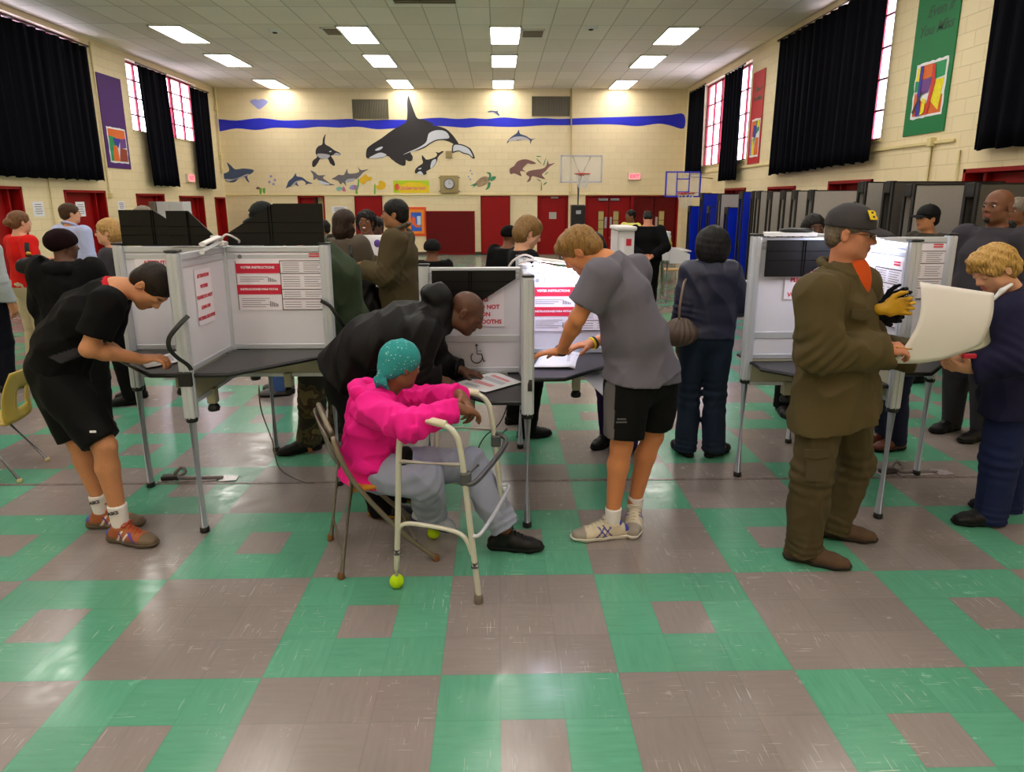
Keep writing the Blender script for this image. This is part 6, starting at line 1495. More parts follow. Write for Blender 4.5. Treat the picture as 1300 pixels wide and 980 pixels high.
# ---- 2 seated woman in pink
def woman_pink():
    j=jp(dict(pelvis=(470,588,3.14),waist=(470,566,3.14),chest=(475,535,3.12),neck=(488,502,3.10),hipR=(485,600,3.04),hipL=(485,592,3.24),knR=(540,610,2.98),knL=(596,590,3.22),anR=(546,650,3.2),anL=(640,668,3.13),
      shR=(474,520,2.94),shL=(505,507,3.28),elR=(520,541,2.74),wrR=(581,519,2.84),elL=(543,506,3.28),wrL=(585,503,3.02),head=(509,464,3.10)))
    chk('pink',j)
    P=Person('seated person in hot pink hoodie and teal bandana leaning on a walker',j,S_BRN,girth=.97,hs=.98,face=(.72,.66,-.22),h=.0062,sex='f')
    P.body(hands={'R':dict(d=(.75,.55,-.25),n=(.2,.4,-.9),t=(-.3,.6,.5),c=.55),'L':dict(d=(.55,-.62,-.45),n=(-.45,-.35,-.8),t=(-.8,-.1,.4),c=.7)},lip=(110,60,54),inner=-.006)
    pk=tinted('hot_pink_fleece',(236,14,140),.85,fold=.35,bscale=250,bump=.3)
    J=P.j
    def hood(S):
        n=J['neck']; 
        for a in range(0,9):
            th=a/8*PI*1.5+PI*.35; c=n+NV((-.03,0,.0))+NV((math.cos(th)*.085-.02,math.sin(th)*.10,.02+.03*math.cos(th)*-1)); S.ell(c,(.042,.042,.034),None,.02)
        S.ell(n+NV((-.10,-.02,-.035)),(.07,.11,.06),None,.03)
        S.cone(at(478,590,3.02),at(480,622,3.0),.075,.035,.04)   # dangling hem corner
    P.top(pk,.020,'long',hem=.06,hemr=.155,seed=21,fold=.013,lam=.10,elbow=.010,extra=hood,arm=.006,neckclip=False,name='hoodie',wst=1.25)
    jn=tinted('pale_grey_denim',(146,152,176),.85,fold=.4,bscale=300,bump=.3)
    P.bottoms(jn,.02,end=1.02,rs=(.108,.088,.082),name='trousers',seed=22,fold=.011,lam=.13,knee=.008,waistup=.02,seat=.12)
    # bandana
    H=P.head; S=Sdf(); S.ell(H.p(0,-.014,.036),(.088,.108,.094),H.R,.01); S.ell(H.p(0,-.075,-.03),(.055,.045,.045),H.R,.03); S.clip(H.p(0,.062,.008),H.f*.62-H.u*.78,k=.01); S.disp.append(creases(23,.004,.07))
    V,F=S.mesh(.005); m,nt,N,L,PB=_new('teal_paisley_bandana'); tc=N.new('ShaderNodeTexCoord'); v=N.new('ShaderNodeTexVoronoi'); v.inputs['Scale'].default_value=60; L.new(tc.outputs['Object'],v.inputs['Vector'])
    v2=N.new('ShaderNodeTexNoise'); v2.inputs['Scale'].default_value=55; v2.inputs['Distortion'].default_value=2.5; L.new(tc.outputs['Object'],v2.inputs['Vector'])
    r=N.new('ShaderNodeValToRGB'); r.color_ramp.interpolation='LINEAR'; e=r.color_ramp.elements; e[0].position=.13; e[0].color=(*srgb((206,226,222)),1); e[1].position=.19; e[1].color=(*srgb((30,140,142)),1)
    r2=N.new('ShaderNodeValToRGB'); e=r2.color_ramp.elements; e[0].position=.60; e[0].color=(0,0,0,1); e[1].position=.64; e[1].color=(.55,.55,.55,1)
    L.new(v.outputs['Distance'],r.inputs[0]); L.new(v2.outputs['Fac'],r2.inputs[0]); mx=N.new('ShaderNodeMix'); mx.data_type='RGBA'; L.new(r2.outputs[0],mx.inputs[0]); L.new(r.outputs[0],mx.inputs[6]); mx.inputs[7].default_value=(*srgb((16,92,100)),1); L.new(mx.outputs[2],PB.inputs['Base Color']); PB.inputs['Roughness'].default_value=.8
    b=to_mesh('bandana',V,F,m,P.t,origin=P.o)
    S=Sdf(); k=H.p(0,-.105,-.045); S.ell(k,(.022,.022,.016),None,.01); S.chain([k,H.p(.01,-.10,-.085),H.p(.03,-.075,-.115)],[.014,.018,.006],.01,H.r,1.6); S.chain([k,H.p(-.02,-.11,-.08),H.p(-.03,-.10,-.12)],[.012,.016,.006],.01,H.r,1.6); V,F=S.mesh(.005); to_mesh('bandana_knot',V,F,m,b,origin=P.o)
    # dark waist pouch
    S=Sdf(); S.cone(at(515,575,3.0),at(512,600,3.0),.035,.042,.02); V,F=S.mesh(.006); to_mesh('waist_pouch',V,F,fabric('black_nylon',(22,22,24),.6),P.t,origin=P.o)
    bl=tinted('black_leather_shoe',(26,24,26),.45,bump=.3)
    shoe(P,'black_shoe',J['anL'],(1,-.10,0),(0,0,1),bl,tinted('black_sole',(18,17,18),.6),h=.0055,L=.27,laces=mat('black_lace',(22,22,24),.8),boot=.01)
    a=J['anR']; shoe(P,'sock_shoe',a+NV((0,0,.02)),(.75,.25,-.35),(.3,.1,.95),tinted('pale_grey_slipper',(176,180,196),.8),tinted('navy_sole',(40,44,70),.7),h=.0055,L=.23,flat=False)
    return P
P2=woman_pink()
# ---- 3 man in black jacket bending
def man_jacket():
    j=jp(dict(pelvis=(448,462,3.66),waist=(470,440,3.66),chest=(514,420,3.66),neck=(562,402,3.66),hipR=(446,492,3.58),hipL=(440,490,3.76),knR=(462,572,3.55),knL=(470,560,3.75),anR=(486,645,3.52),anL=(505,632,3.72),
      shR=(535,424,3.46),shL=(545,412,3.85),elR=(522,478,3.40),wrR=(552,480,3.52),elL=(548,462,3.92),wrL=(585,470,3.86),head=(593,397,3.66)))
    chk('jacket',j)
    P=Person('person in black hooded jacket bending over the low shelf behind the pink hoodie',j,S_DARK,girth=1.12,face=(.80,-.10,-.55),hup=(.45,0,.85),h=.0065)
    P.body(hands={'R':dict(d=(.9,.2,-.3),n=(0,.2,-1),t=(0,1,0),c=.4),'L':dict(d=(1,-.1,-.2),n=(0,0,-1),t=(0,-1,0),c=.3)},lip=(96,54,50),brow=(30,20,16),closed=True,nose=1.25,extra=[((0,.0,.07),(.085,.1,.06),(58,38,30),.35)])
    bk=fabric('black_shell_jacket',(24,21,23),.55,fold=.35,fscale=5,weave=300,spec=.35)
    J=P.j
    def ex(S):
        n=J['neck']; H=P.head
        # hood the neck
        for a in range(11):
            th=a/10*2*PI; c=n+H.f*(-.01)+P.side*(math.cos(th)*.10)+unit(np.cross(P.side,H.f))*(math.sin(th)*.075); S.ell(c,(.036,.036,.042),None,.02)
        S.ell(at(558,378,3.66),(.075,.12,.085),None,.02); S.ell(at(545,372,3.66),(.05,.10,.05),None,.03)
        S.cone(at(425,520,3.66),at(440,470,3.66),.17,.165,.03)
        S.cone(at(452,470,3.66),at(520,440,3.66),.13,.13,.05)
    P.top(bk,.030,'long',hem=.10,hemr=.175,seed=33,fold=.012,lam=.13,elbow=.008,arm=.014,extra=ex,neckclip=False,name='jacket',wst=1.25)
    P.bottoms(fabric('black_trousers',(20,19,22),.8),.02,end=1.08,rs=(.11,.085,.08),seed=32,h=.009)
    for q in 'RL': shoe(P,'work_shoe',J['an'+q],(1,-.1,0),(0,0,1),tinted('navy_work_shoe',(30,30,40),.5),tinted('amber_shoe_sole',(150,112,30),.6),h=.007,L=.29)
    return P
P3=man_jacket()
# ---- 4 man in grey T-shirt
def man_grey():
    j=jp(dict(pelvis=(816,463,3.34),waist=(807,428,3.34),chest=(790,375,3.34),neck=(768,331,3.36),hipL=(797,492,3.26),hipR=(832,488,3.42),knL=(789,566,3.24),knR=(829,553,3.42),anL=(778,650,3.24),anR=(806,636,3.42),
      shL=(765,350,3.20),shR=(805,346,3.52),elL=(733,404,3.20),wrL=(712,446,3.40),elR=(790,420,3.72),wrR=(752,436,3.62),head=(736,318,3.40)))
    chk('grey',j)
    P=Person('person in grey T-shirt and black shorts leaning on the middle booth',j,SKIN('warm_tan',(204,132,88)),girth=1.04,face=(-.68,.30,-.66),hup=(-.5,.1,.85),h=.0062)
    P.body(hands={'L':dict(d=(-.95,.25,-.12),n=(-.1,0,-1),t=(0,.9,.2),c=.22,sp=.16),'R':dict(d=(-1,-.1,-.1),n=(0,0,-1),t=(0,-1,0),c=.3)},brow=(120,90,50),closed=True)
    J=P.j
    gt=tinted('heather_grey_tee',(98,94,106),.85,fold=.4,bscale=400,bump=.25,noise=.08)
    P.top(gt,.018,'short',hem=.085,hemr=.156,hipc=.142,seed=41,fold=.011,lam=.18,elbow=0,arm=.022,wst=1.25,hemn=(-.12,0,-1))
    bs=tinted('black_running_shorts',(22,21,23),.75,fold=.4,bscale=300,spec=.25)
    def tt(X):
        T=np.zeros((len(X),4)); 
        m=(X[:,1]<3.24)&(X[:,0]<NV(at(781,520,3.15))[0])&(X[:,0]>NV(at(768,520,3.15))[0]); m&=(X[:,2]<.9); T[m,:3]=NV(srgb((98,94,96))); T[m,3]=1; return T
    P.bottoms(bs,.012,end=-.82,rs=(.125,.108,.104),name='shorts',seed=42,fold=.006,lam=.14,tint=tt,waistup=.0)
    for z,w_ in ((0,.055),(.016,.045)):
        p=at(789,536,3.125)+Vector((0,0,z)); obj('shorts_print',box(BM(),p-Vector((w_/2,.001,.004)),p+Vector((w_/2,.001,.004))),mat('grey_shorts_print',(86,82,84),.7),P.t,world=True)
    hm=hair_mat('dark_blond_hair',(96,66,26),(164,122,62))
    def ex(S,H): S.ell(H.p(0,.02,.07),(.076,.085,.05),H.R,.02); S.ell(H.p(0,-.075,-.015),(.066,.04,.06),H.R,.02)
    P.hair(hm,'short',.009,line=.03,extra=ex,amp=.0025)
    # wrist bands and watch
    for q,mm,nm,t_ in (('L',mat('dark_navy_band',(20,22,34),.4),'wrist_watch',.97),('R',mat('yellow_band',(236,206,20),.5),'wristband',1.0),('R',mat('black_band',(24,22,24),.5),'wristband',.93)):
        c=interp(J['el'+q],J['wr'+q],t_); d=unit(J['wr'+q]-J['el'+q]); x,y,_=frame(d); bm=BM(); tube(bm,[Vector(c)+x*.031*math.cos(a)+y*.031*math.sin(a) for a in [i*PI/10 for i in range(20)]],.0065,8,closed=True,flat=1); o=obj(nm,bm,mm,P.t,world=True)
        if nm=='wrist_watch': bm=BM(); ico(bm,Vector(c)+Vector((.0,-.02,.024)),(.018,.018,.009),2); obj('watch_face',bm,BLACK,o,world=True)
    sh=tinted('cream_running_shoe',(206,192,170),.6,bump=.4,bscale=180)
    tn=stripes_tint([(lambda Y:(np.abs(Y[:,0]-.03-.8*(Y[:,2]-.05))<.005)&(np.abs(Y[:,1])>.026)&(Y[:,2]<.09),(46,52,150)),(lambda Y:(np.abs(Y[:,0]-.06-.8*(Y[:,2]-.05))<.005)&(np.abs(Y[:,1])>.026)&(Y[:,2]<.085),(46,52,150)),(lambda Y:(np.abs(Y[:,0]-.045+.8*(Y[:,2]-.05))<.005)&(np.abs(Y[:,1])>.026)&(Y[:,2]<.085),(46,52,150)),(lambda Y:(np.abs(Y[:,0]-.08+.8*(Y[:,2]-.05))<.005)&(np.abs(Y[:,1])>.026)&(Y[:,2]<.08),(46,52,150)),(lambda Y:(Y[:,0]<-.065)&(Y[:,2]>.05),(54,60,160)),(lambda Y:(Y[:,0]<-.03)&(Y[:,2]>.09),(60,66,170)),(lambda Y:(Y[:,0]>.155),(150,140,130))])
    for q,dr in (('L',(-1,-.12,0)),('R',(-.25,-1,0))):
        S=Sdf(); a=J['an'+q]; S.cone(a-NV((0,0,.05)),interp(a,P.j['kn'+q],.075),.041,.0445,.01,fb=True); V,F=S.mesh(.006); to_mesh('ankle_sock',V,F,tinted('white_sock_knit',(226,220,220)),P.t,tint=Z4,origin=P.o)
        shoe(P,'running_shoe',a,dr,(0,0,1),sh,tinted('white_shoe_sole',(214,208,200),.6),h=.005,L=.30,laces=mat('cream_lace',(224,214,196),.7),tint=tn)
    return P
P4=man_grey()
# ---- 5 man in cap and brown work jacket
def man_cap():
    j=jp(dict(pelvis=(1062,482,3.10),waist=(1062,450,3.10),chest=(1064,396,3.10),neck=(1066,349,3.10),hipR=(1048,500,3.01),hipL=(1078,498,3.20),knR=(1030,600,2.96),knL=(1086,590,3.24),anR=(1021,688,2.98),anL=(1058,664,3.22),
      shR=(1038,375,2.94),shL=(1090,366,3.28),elR=(1040,450,2.90),wrR=(1125,443,2.93),elL=(1098,440,3.34),wrL=(1168,455,3.22),head=(1080,297,3.08)))
    chk('cap',j)
    P=Person('person in brown work jacket and grey cap carrying a large paper ballot',j,S_RUD,girth=1.06,face=(.80,-.56,-.10),h=.0062)
    P.body(hands={'R':dict(d=(.95,.1,.0),n=(.1,.55,-.8),t=(.2,.5,.8),c=.75,tc=.6),'L':dict(d=(.95,-.2,.1),n=(0,0,1),t=(.0,-1,0),c=.35)},brow=(90,70,56),nose=1.15,extra=[((0,.07,-.08),(.055,.05,.05),(150,120,104),.25)])
    J=P.j
    bj=tinted('brown_canvas_jacket',(78,65,34),.85,fold=.5,bscale=300,bump=.3,noise=.08)
    def ex(S):
        n=J['neck']
        S.chain([n+NV((-.07,-.08,-.03)),n+NV((-.075,0,.01)),n+NV((-.06,.09,-.03))],[.025,.03,.025],.02)
        S.cone(n+NV((-.04,-.095,-.02)),n+NV((.06,-.10,-.07)),.022,.02,.015); S.cone(n+NV((-.02,.095,-.02)),n+NV((.08,.06,-.08)),.022,.02,.015)
    P.top(bj,.030,'long',hem=.20,hemr=.186,hipc=.135,seed=51,fold=.015,lam=.17,elbow=.012,arm=.024,extra=ex,neckclip=False,name='work_jacket',wst=1.30)
    collar(P,tinted('brown_canvas_collar',(74,62,32),.85),r=.088,t=.018,up=.034,open_=.6,lap=.09)
    # orange shirt in the collar, pockets, seams
    S=Sdf(); n=J['neck']; S.ell(n+NV((.058,-.035,-.03)),(.070,.065,.12),None,.02); V,F=S.mesh(.006); to_mesh('orange_shirt',V,F,fabric('orange_knit',(206,80,26),.85),P.t,origin=P.o)
    return P
P5=man_cap()
def finish_cap(P):
    J=P.j
    ct=tinted('olive_brown_trousers',(72,60,34),.85,fold=.5,bscale=300,bump=.3,noise=.08)
    P.bottoms(ct,.024,end=1.12,rs=(.112,.094,.088),seed=52,fold=.010,lam=.14,knee=.008,name='cargo_trousers')
    P.hair(hair_mat('grey_brown_hair',(70,56,44),(120,104,88)),'short',.003,line=.03)
    c=cap(P,tinted('charcoal_cap',(52,48,52),.8,bump=.4,bscale=300),vol=.012,low=.028)
    H=P.head; o=H.p(.0,.094,.075); S=Sdf()
    bm=BM(); fr=Vector(H.r); u_=Vector(H.u); f_=Vector(H.f)
    cc=Vector(H.p(.046,.068,.088)); nn=(f_*.66+fr*.5+u_*.55).normalized(); fr=(f_.cross(u_)*.8-f_*.6).normalized(); fr=(fr-nn*fr.dot(nn)).normalized(); rr=fr; uu=u_
    uu=(u_-nn*u_.dot(nn)).normalized()
    P_=lambda a,b:cc+nn*.012+rr*a+uu*b
    # outlined B on the cap
    bm=BM()
    for pts in ([(-.018,-.022),(.018,-.022),(.026,-.012),(.018,0),(.024,.012),(.014,.024),(-.02,.024)],): poly(bm,[P_(-a,b) for a,b in pts],nn*.003)
    o1=obj('cap_emblem',bm,mat('yellow_embroidery',(232,196,16),.7),c,world=True)
    for q in ((.002,.013),(.004,-.009)):
        bm=BM(); poly(bm,[P_(-(q[0]+.008*math.cos(a)),q[1]+.0055*math.sin(a))+nn*.0032 for a in [i*PI/5 for i in range(10)]],nn*.001); obj('emblem_hole',bm,mat('cap_dark_thread',(50,46,50),.8),c,world=True)
    # glasses
    gm=mat('glasses_metal',(120,110,100),.3,metal=.8); bm=BM()
    for q in (-1,1):
        tube(bm,[Vector(H.p(q*.032+.02*math.cos(a),.098,.004+.015*math.sin(a))) for a in [i*PI/8 for i in range(16)]],.0015,6,closed=True)
        tube(bm,[Vector(H.p(q*.052,.097,.008)),Vector(H.p(q*.080,.0,.006))],.0015,6)
    tube(bm,[Vector(H.p(-.011,.100,.006)),Vector(H.p(.011,.100,.006))],.0015,6); g=obj('glasses',bm,gm,P.t,world=True)
    for q in (-1,1):
        bm=BM(); poly(bm,[Vector(H.p(q*.032+.018*math.cos(a),.098,.004+.013*math.sin(a))) for a in [i*PI/8 for i in range(16)]],Vector(H.f)*.001); obj('lens',bm,mat('spectacle_lens',(240,240,250),.02,alpha=.25),g,world=True)
    for q,dr in (('R',(.95,-.42,0)),('L',(.95,-.30,0))): shoe(P,'suede_shoe',J['an'+q],dr,(0,0,1),tinted('brown_suede',(84,62,44),.85,bump=.4),tinted('dark_shoe_sole',(40,32,26),.7),h=.0055,L=.29,wd=.052)
    # pocket flaps and seams on jacket
    jm=mat('brown_canvas_pocket',(72,60,31),.85); tr=mat('olive_brown_pocket',(68,57,32),.85)
    def flap(p,r,u,n,w,h,m,nm='pocket_flap'):
        p,r,u,n=Vector(p),Vector(r).normalized(),Vector(u).normalized(),Vector(n).normalized()
        bm=poly(BM(),[p-r*w/2,p+r*w/2,p+r*w/2-u*h*.7,p-u*h,p-r*w/2-u*h*.7],n*.008); return obj(nm,bm,m,P.t,world=True)
    flap(at(1095,393,2.9),(1,.1,0),(0,0,1),(0,-1,0),.11,.05,jm); flap(at(1037,570,2.87),(1,0,.0),(0,.05,1),(0,-1,0),.12,.05,tr)
    obj('pocket_bag',poly(BM(),[at(1024,578,2.875),at(1052,580,2.875),at(1050,612,2.86),at(1022,610,2.86)],(0,-.006,0)),tr,P.t,world=True)
finish_cap(P5)

# gloves tucked under his arm
t=thing('work_gloves','yellow and black work gloves tucked at the front of the brown work jacket','gloves',at(1132,390,3.0))
S=Sdf(); w=at(1122,392,3.0); hand(S,w,(.6,-.1,.1),(0,-1,.2),(.2,0,1),1.0,1.0,.12); V,F=S.mesh(.005); to_mesh('yellow_glove',V,F,mat('mustard_leather',(196,146,14),.6,bump=.4,bscale=90),t,origin=NV(t.location))
S=Sdf(); hand(S,at(1122,387,3.04),(.8,.1,.35),(0,-1,.2),(.2,0,1),.9,.95,.12); V,F=S.mesh(.005); to_mesh('black_glove',V,F,fabric('black_glove_knit',(24,26,36),.8),t,origin=NV(t.location))
S=Sdf(); hand(S,at(1121,400,3.02),(.8,.0,-.05),(0,1,.2),(.2,0,-1),.6,.9,.1); V,F=S.mesh(.005); to_mesh('black_glove',V,F,MATS['black_glove_knit'],t,origin=NV(t.location))
# large ballot in his hands
Pp=[at(1131,461,2.98),at(1245,438,3.12),at(1262,372,3.15),at(1168,358,3.02)]
def bb(u,v): return Vector((.045*math.sin(v*PI)*(1-.85*u),-.02*math.sin(v*PI),-.035*math.sin(u*PI)*(1-v)))
ballot('large cream paper ballot carried by the person in brown work jacket',Pp,mat('cream_ballot',(232,225,224),.6),bend=bb,marks=[])
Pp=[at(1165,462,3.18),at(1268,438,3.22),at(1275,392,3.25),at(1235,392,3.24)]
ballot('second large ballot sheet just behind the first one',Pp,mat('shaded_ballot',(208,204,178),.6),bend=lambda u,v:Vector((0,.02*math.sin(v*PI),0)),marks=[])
t=thing('pen','yellow pen between the fingers of the person in brown work jacket','pen',at(1150,442,2.86)); obj('barrel',tube(BM(),[at(1138,441,2.86),at(1156,443,2.86)],.004,8),mat('amber_pen',(210,140,20),.3),t,world=True); obj('tip',tube(BM(),[at(1156,443,2.86),at(1159,443.4,2.86)],[.004,.001],8),BLACK,t,world=True)
# ---- 6 blonde woman at the right edge
def woman_blonde():
    j=jp(dict(pelvis=(1304,484,3.42),waist=(1305,455,3.42),chest=(1300,412,3.42),neck=(1290,378,3.42),hipL=(1288,500,3.33),hipR=(1310,498,3.52),knL=(1270,580,3.33),knR=(1295,570,3.52),anL=(1257,655,3.34),anR=(1278,640,3.52),
      shL=(1290,400,3.22),shR=(1290,392,3.62),elL=(1290,455,3.14),wrL=(1232,468,3.22),elR=(1262,450,3.62),wrR=(1218,455,3.50),head=(1261,342,3.38)))
    chk('blonde',j)
    P=Person('person in navy coat and jeans reading at the right edge',j,S_FAIR,girth=1.1,face=(-.80,-.10,-.50),hup=(-.5,0,.85),h=.0065,sex='f')
    P.body(hands={'L':dict(d=(-1,0,.1),n=(0,.5,.6),t=(0,.4,.8),c=.6),'R':dict(d=(-1,-.1,0),n=(0,-.4,.7),t=(0,0,1),c=.5)},lip=(190,90,90),brow=(150,110,70),closed=True)
    J=P.j; nv=fabric('navy_wool_coat',(24,22,52),.85,fold=.4,weave=260)
    def ex(S):
        n=J['neck']; S.ell(n+NV((.06,0,-.02)),(.09,.13,.05),None,.03); S.cone(J['pelvis']+NV((0,0,-.10)),J['pelvis'],.20,.16,.04,NV((0,1,0)),1.25)
    P.top(nv,.03,'long',hem=.13,hemr=.185,seed=61,fold=.012,lam=.2,hipc=.15,elbow=.008,arm=.02,extra=ex,neckclip=False,name='coat',wst=1.3)
    S=Sdf(); n=J['neck']; S.chain([NV(at(1262,379,3.27)),NV(at(1272,369,3.27)),NV(at(1284,361,3.29))],[.010,.013,.010],.01); V,F=S.mesh(.006); to_mesh('white_collar',V,F,mat('white_cotton',(226,222,228),.8),P.t,origin=P.o)
    P.bottoms(fabric('indigo_denim',(26,34,74),.85,fold=.3),.02,end=1.10,rs=(.12,.092,.078),name='jeans',seed=62,fold=.006,knee=.007)
    hm=hair_mat('golden_blonde_hair',(130,92,36),(216,172,96))
    def ex2(S,H):
        S.ell(H.p(0,-.06,-.01),(.082,.07,.085),H.R,.03); S.ell(H.p(0,.04,.085),(.07,.06,.035),H.R,.02)
        for q in (-1,1): S.ell(H.p(q*.07,.03,.035),(.02,.05,.035),H.R,.015)
    P.hair(hm,'short',.016,line=.02,extra=ex2,amp=.004)
    bm=BM(); p=at(1234,452,3.16); 
    for q,dr in (('L',(-1,.02,0)),('R',(-1,.1,0))): shoe(P,'black_loafer',J['an'+q],dr,(0,0,1),tinted('black_woven_leather',(26,24,28),.4,bump=.8,bscale=120),tinted('black_sole',(18,17,18)),h=.006,L=.27)
    obj('red_cuff',box(BM(),p-Vector((.05,.01,.012)),p+Vector((.02,.01,.012)),.006),mat('red_band',(190,20,50),.5),P.t,world=True)
    return P
P6=woman_blonde()
# ================================================================ PEOPLE FURTHER BACK
def bgp(label,px,Y,H,face,skin,hair,top,bot,hk='short',armL='down',armR='down',sleeve='long',sex='m',w=1.,g=1.,lean=0,h=.011,inf=.014,hem=.06,hemr=None,shoes=None,vol=.01,hx=None,nod=0.,turn=0.,X=None,legs=True,fold=.005,arm=.01,split=.09,iris=(40,26,18),topname='shirt',shift=(0,0)):
    """standing figure whose axis passes through image column px at depth Y"""
    x=at(px,300,Y).x if X is None else X
    j,F,f,r=standing(x+shift[0],Y+shift[1],0,H,face,armL,armR,lean,w,split,turn,nod,sex)
    P=Person(label,j,skin,girth=g,hs=H/1.75*.99,face=F,h=h,sex=sex)
    ang=lambda q:(f*1.0)
    hn={}
    for q in 'LR':
        if 'wr'+q in j:
            d=unit(j['wr'+q]-j['el'+q]); hn[q]=dict(d=d,n=unit(np.cross(d,r)*(1)) if abs(d[2])<.8 else -(P.j['sh'+q]-P.j['neck'])*1.0,t=f if abs(d[2])>.8 else NV((0,0,1)),c=.45)
    P.body(hands=hn,fine=h<.009,legs=legs,inner=-.006,eyes=h<.012,iris=iris)
    P.top(top,inf,sleeve,hem=hem,hemr=hemr,seed=abs(int(px)),fold=fold,lam=.15,arm=arm,elbow=.005,name=topname,neckclip=sleeve!='coat',wst=1.15)
    if legs: P.bottoms(bot,.014,end=1.08,seed=abs(int(px))+1,fold=.004,rs=(.105*g,.08*g,.07))
    if shoes is not None and legs:
        for q in 'LR': shoe(P,'shoe',P.j['an'+q],f,(0,0,1),shoes,MATS['black_sole'],h=h,L=.27*H/1.75)
    if hair is not None: P.hair(hair,hk,vol,line=.03,extra=hx,h=h*.85,amp=.002)
    return P
BS=tinted('plain_black_shoe',(24,22,24),.5)
HB=hair_mat('black_hair',(10,9,10),(30,26,26)); HBR=hair_mat('brown_hair',(40,26,16),(84,58,36)); HRD=hair_mat('reddish_brown_hair',(74,44,22),(134,88,48)); HBL=hair_mat('pale_blond_hair',(140,100,50),(206,164,100)); HAUB=hair_mat('auburn_blond_hair',(96,66,30),(150,112,60)); HGR=hair_mat('greying_hair',(80,70,60),(150,138,124))
def long_hair(dz=-.16,wd=.085,back=-.05,th=.045):
    def f(S,H):
        s=H.s
        S.chain([H.p(0,-.06,.02),H.p(0,back-.02,-.08),H.p(0,back,dz)],[.075*s,.07*s,.05*s],.03,H.r,1.15)
        for q in (-1,1): S.chain([H.p(q*.062,-.015,.04),H.p(q*wd,-.012,-.05),H.p(q*wd,back*.6,dz)],[.03*s,.028*s,.02*s],.03)
    return f
def bun(S,H): S.ell(H.p(0,-.115,.0),(.05,.045,.045),H.R,.01)
def bob(S,H):
    S.ell(H.p(0,-.045,-.02),(.09,.075,.09),H.R,.03)
def curly(S,H):
    S.ell(H.p(0,-.03,.0),(.11,.085,.115),H.R,.03); S.disp.append(creases(5,.012,.05))
R_=math.radians
# left background
bgp('person in red sweater and khaki trousers at the far left',26,7.0,1.68,R_(60),S_FAIR,HRD,fabric('scarlet_knit',(206,18,14),.85),fabric('khaki_cotton',(196,182,150),.85),hx=bun,sex='f',armR='hip',armL='front',shoes=BS,hem=.04,g=1.05,h=.010)

PB_=bgp('person in pale blue dress shirt with back turned, left side',92,8.0,1.75,R_(75),S_FAIR,HBR,fabric('pale_blue_oxford',(176,186,226),.8),fabric('dark_slacks',(32,30,34),.8),armL='front',armR='down',shoes=BS,g=1.05,turn=-.5,h=.011)
collar(PB_,tinted('pale_blue_collar',(176,186,226)),r=.072,t=.013,up=.03)
P=bgp('person in maroon knit hat and black hooded jacket, left side',78,4.95,1.56,R_(100),S_DARK,None,fabric('black_quilted_jacket',(24,23,26),.8),fabric('black_trousers2',(22,20,22),.8),armL='front',armR='front',shoes=BS,g=1.12,hem=.10,hemr=.17,inf=.035,arm=.025,h=.009,turn=-.9,fold=.012,topname='hooded_jacket',sex='f')
H=P.head; S=Sdf(); S.ell(H.p(0,-.02,.045),(.094,.112,.092),H.R,.01); S.clip(H.p(0,.03,.0),-H.u+H.f*.35,k=.01); S.disp.append(creases(31,.003,.06)); V,F=S.mesh(.007); to_mesh('knit_hat',V,F,fabric('maroon_knit',(42,14,22),.9,weave=150),P.t,origin=P.o)
S=Sdf(); n=P.j['neck']; S.ell(n+NV((0,-.075,-.02)),(.13,.07,.06),None,.03); S.ell(n+NV((.10,.0,-.0)),(.05,.08,.05),None,.03); S.ell(n+NV((-.10,.0,-.0)),(.05,.08,.05),None,.03); S.disp.append(creases(8,.008,.08)); V,F=S.mesh(.008); to_mesh('hood',V,F,MATS['black_quilted_jacket'],P.t,origin=P.o)
P=bgp('person with glasses and mustard scarf beside the left booth, facing left',141,5.8,1.63,R_(195),S_FAIR,HBL,fabric('charcoal_cardigan',(60,56,64),.85),fabric('black_skirt',(24,22,26),.85),hx=bob,sex='f',armL='front',armR='down',shoes=BS,h=.008,vol=.014)
H=P.head; bm=BM()
for q in (-1,1): tube(bm,[Vector(H.p(q*.032+.018*math.cos(a),.097,.004+.013*math.sin(a))) for a in [i*PI/6 for i in range(12)]],.0018,6,closed=True)
tube(bm,[Vector(H.p(.05,.096,.007)),Vector(H.p(.08,0,.006))],.0015,6); obj('glasses',bm,mat('glasses_metal',(120,110,100)),P.t,world=True)
S=Sdf(); n=P.j['neck']; S.chain([n+NV((-.07,-.06,-.02)),n+NV((-.09,0,-.1)),n+NV((-.11,-.02,-.25))],[.022,.024,.02],.01); V,F=S.mesh(.007); to_mesh('mustard_scarf',V,F,fabric('mustard_cloth',(190,140,40),.85),P.t,origin=P.o)
bgp('person in navy shirt leaning behind the leftmost black visor',208,6.9,1.74,R_(215),S_RUD,HGR,fabric('navy_shirt',(34,38,80),.8),fabric('blue_jeans2',(52,66,110),.85),armL='front',armR='front',shoes=BS,lean=.10,nod=.5,g=1.08,vol=.002,h=.010)
bgp('person cut off by the left edge, pale sleeve and dark jeans',-34,6.2,1.65,R_(80),S_TAN,HBR,fabric('pale_grey_sleeve',(170,176,182),.8),fabric('dark_indigo',(24,26,44),.8),shoes=BS,h=.011)
P=bgp('person in black baseball cap behind the larger upright black visor',341,6.05,1.76,R_(190),S_DARK,HB,fabric('dark_jacket3',(36,34,38),.8),fabric('blue_jeans3',(58,84,140),.85),armL='front',armR='front',shoes=tinted('grey_shoe',(90,88,90)),nod=.35,h=.009)
cap(P,tinted('black_cap',(24,30,32),.7),h=.006,low=.028)
bm=BM(); H=P.head; obj('cap_mark',box(BM(),H.p(-.03,.085,.075)-NV((.006,.006,.008)),H.p(-.03,.085,.075)+NV((.006,.006,.008))),WHITE,P.t,world=True)
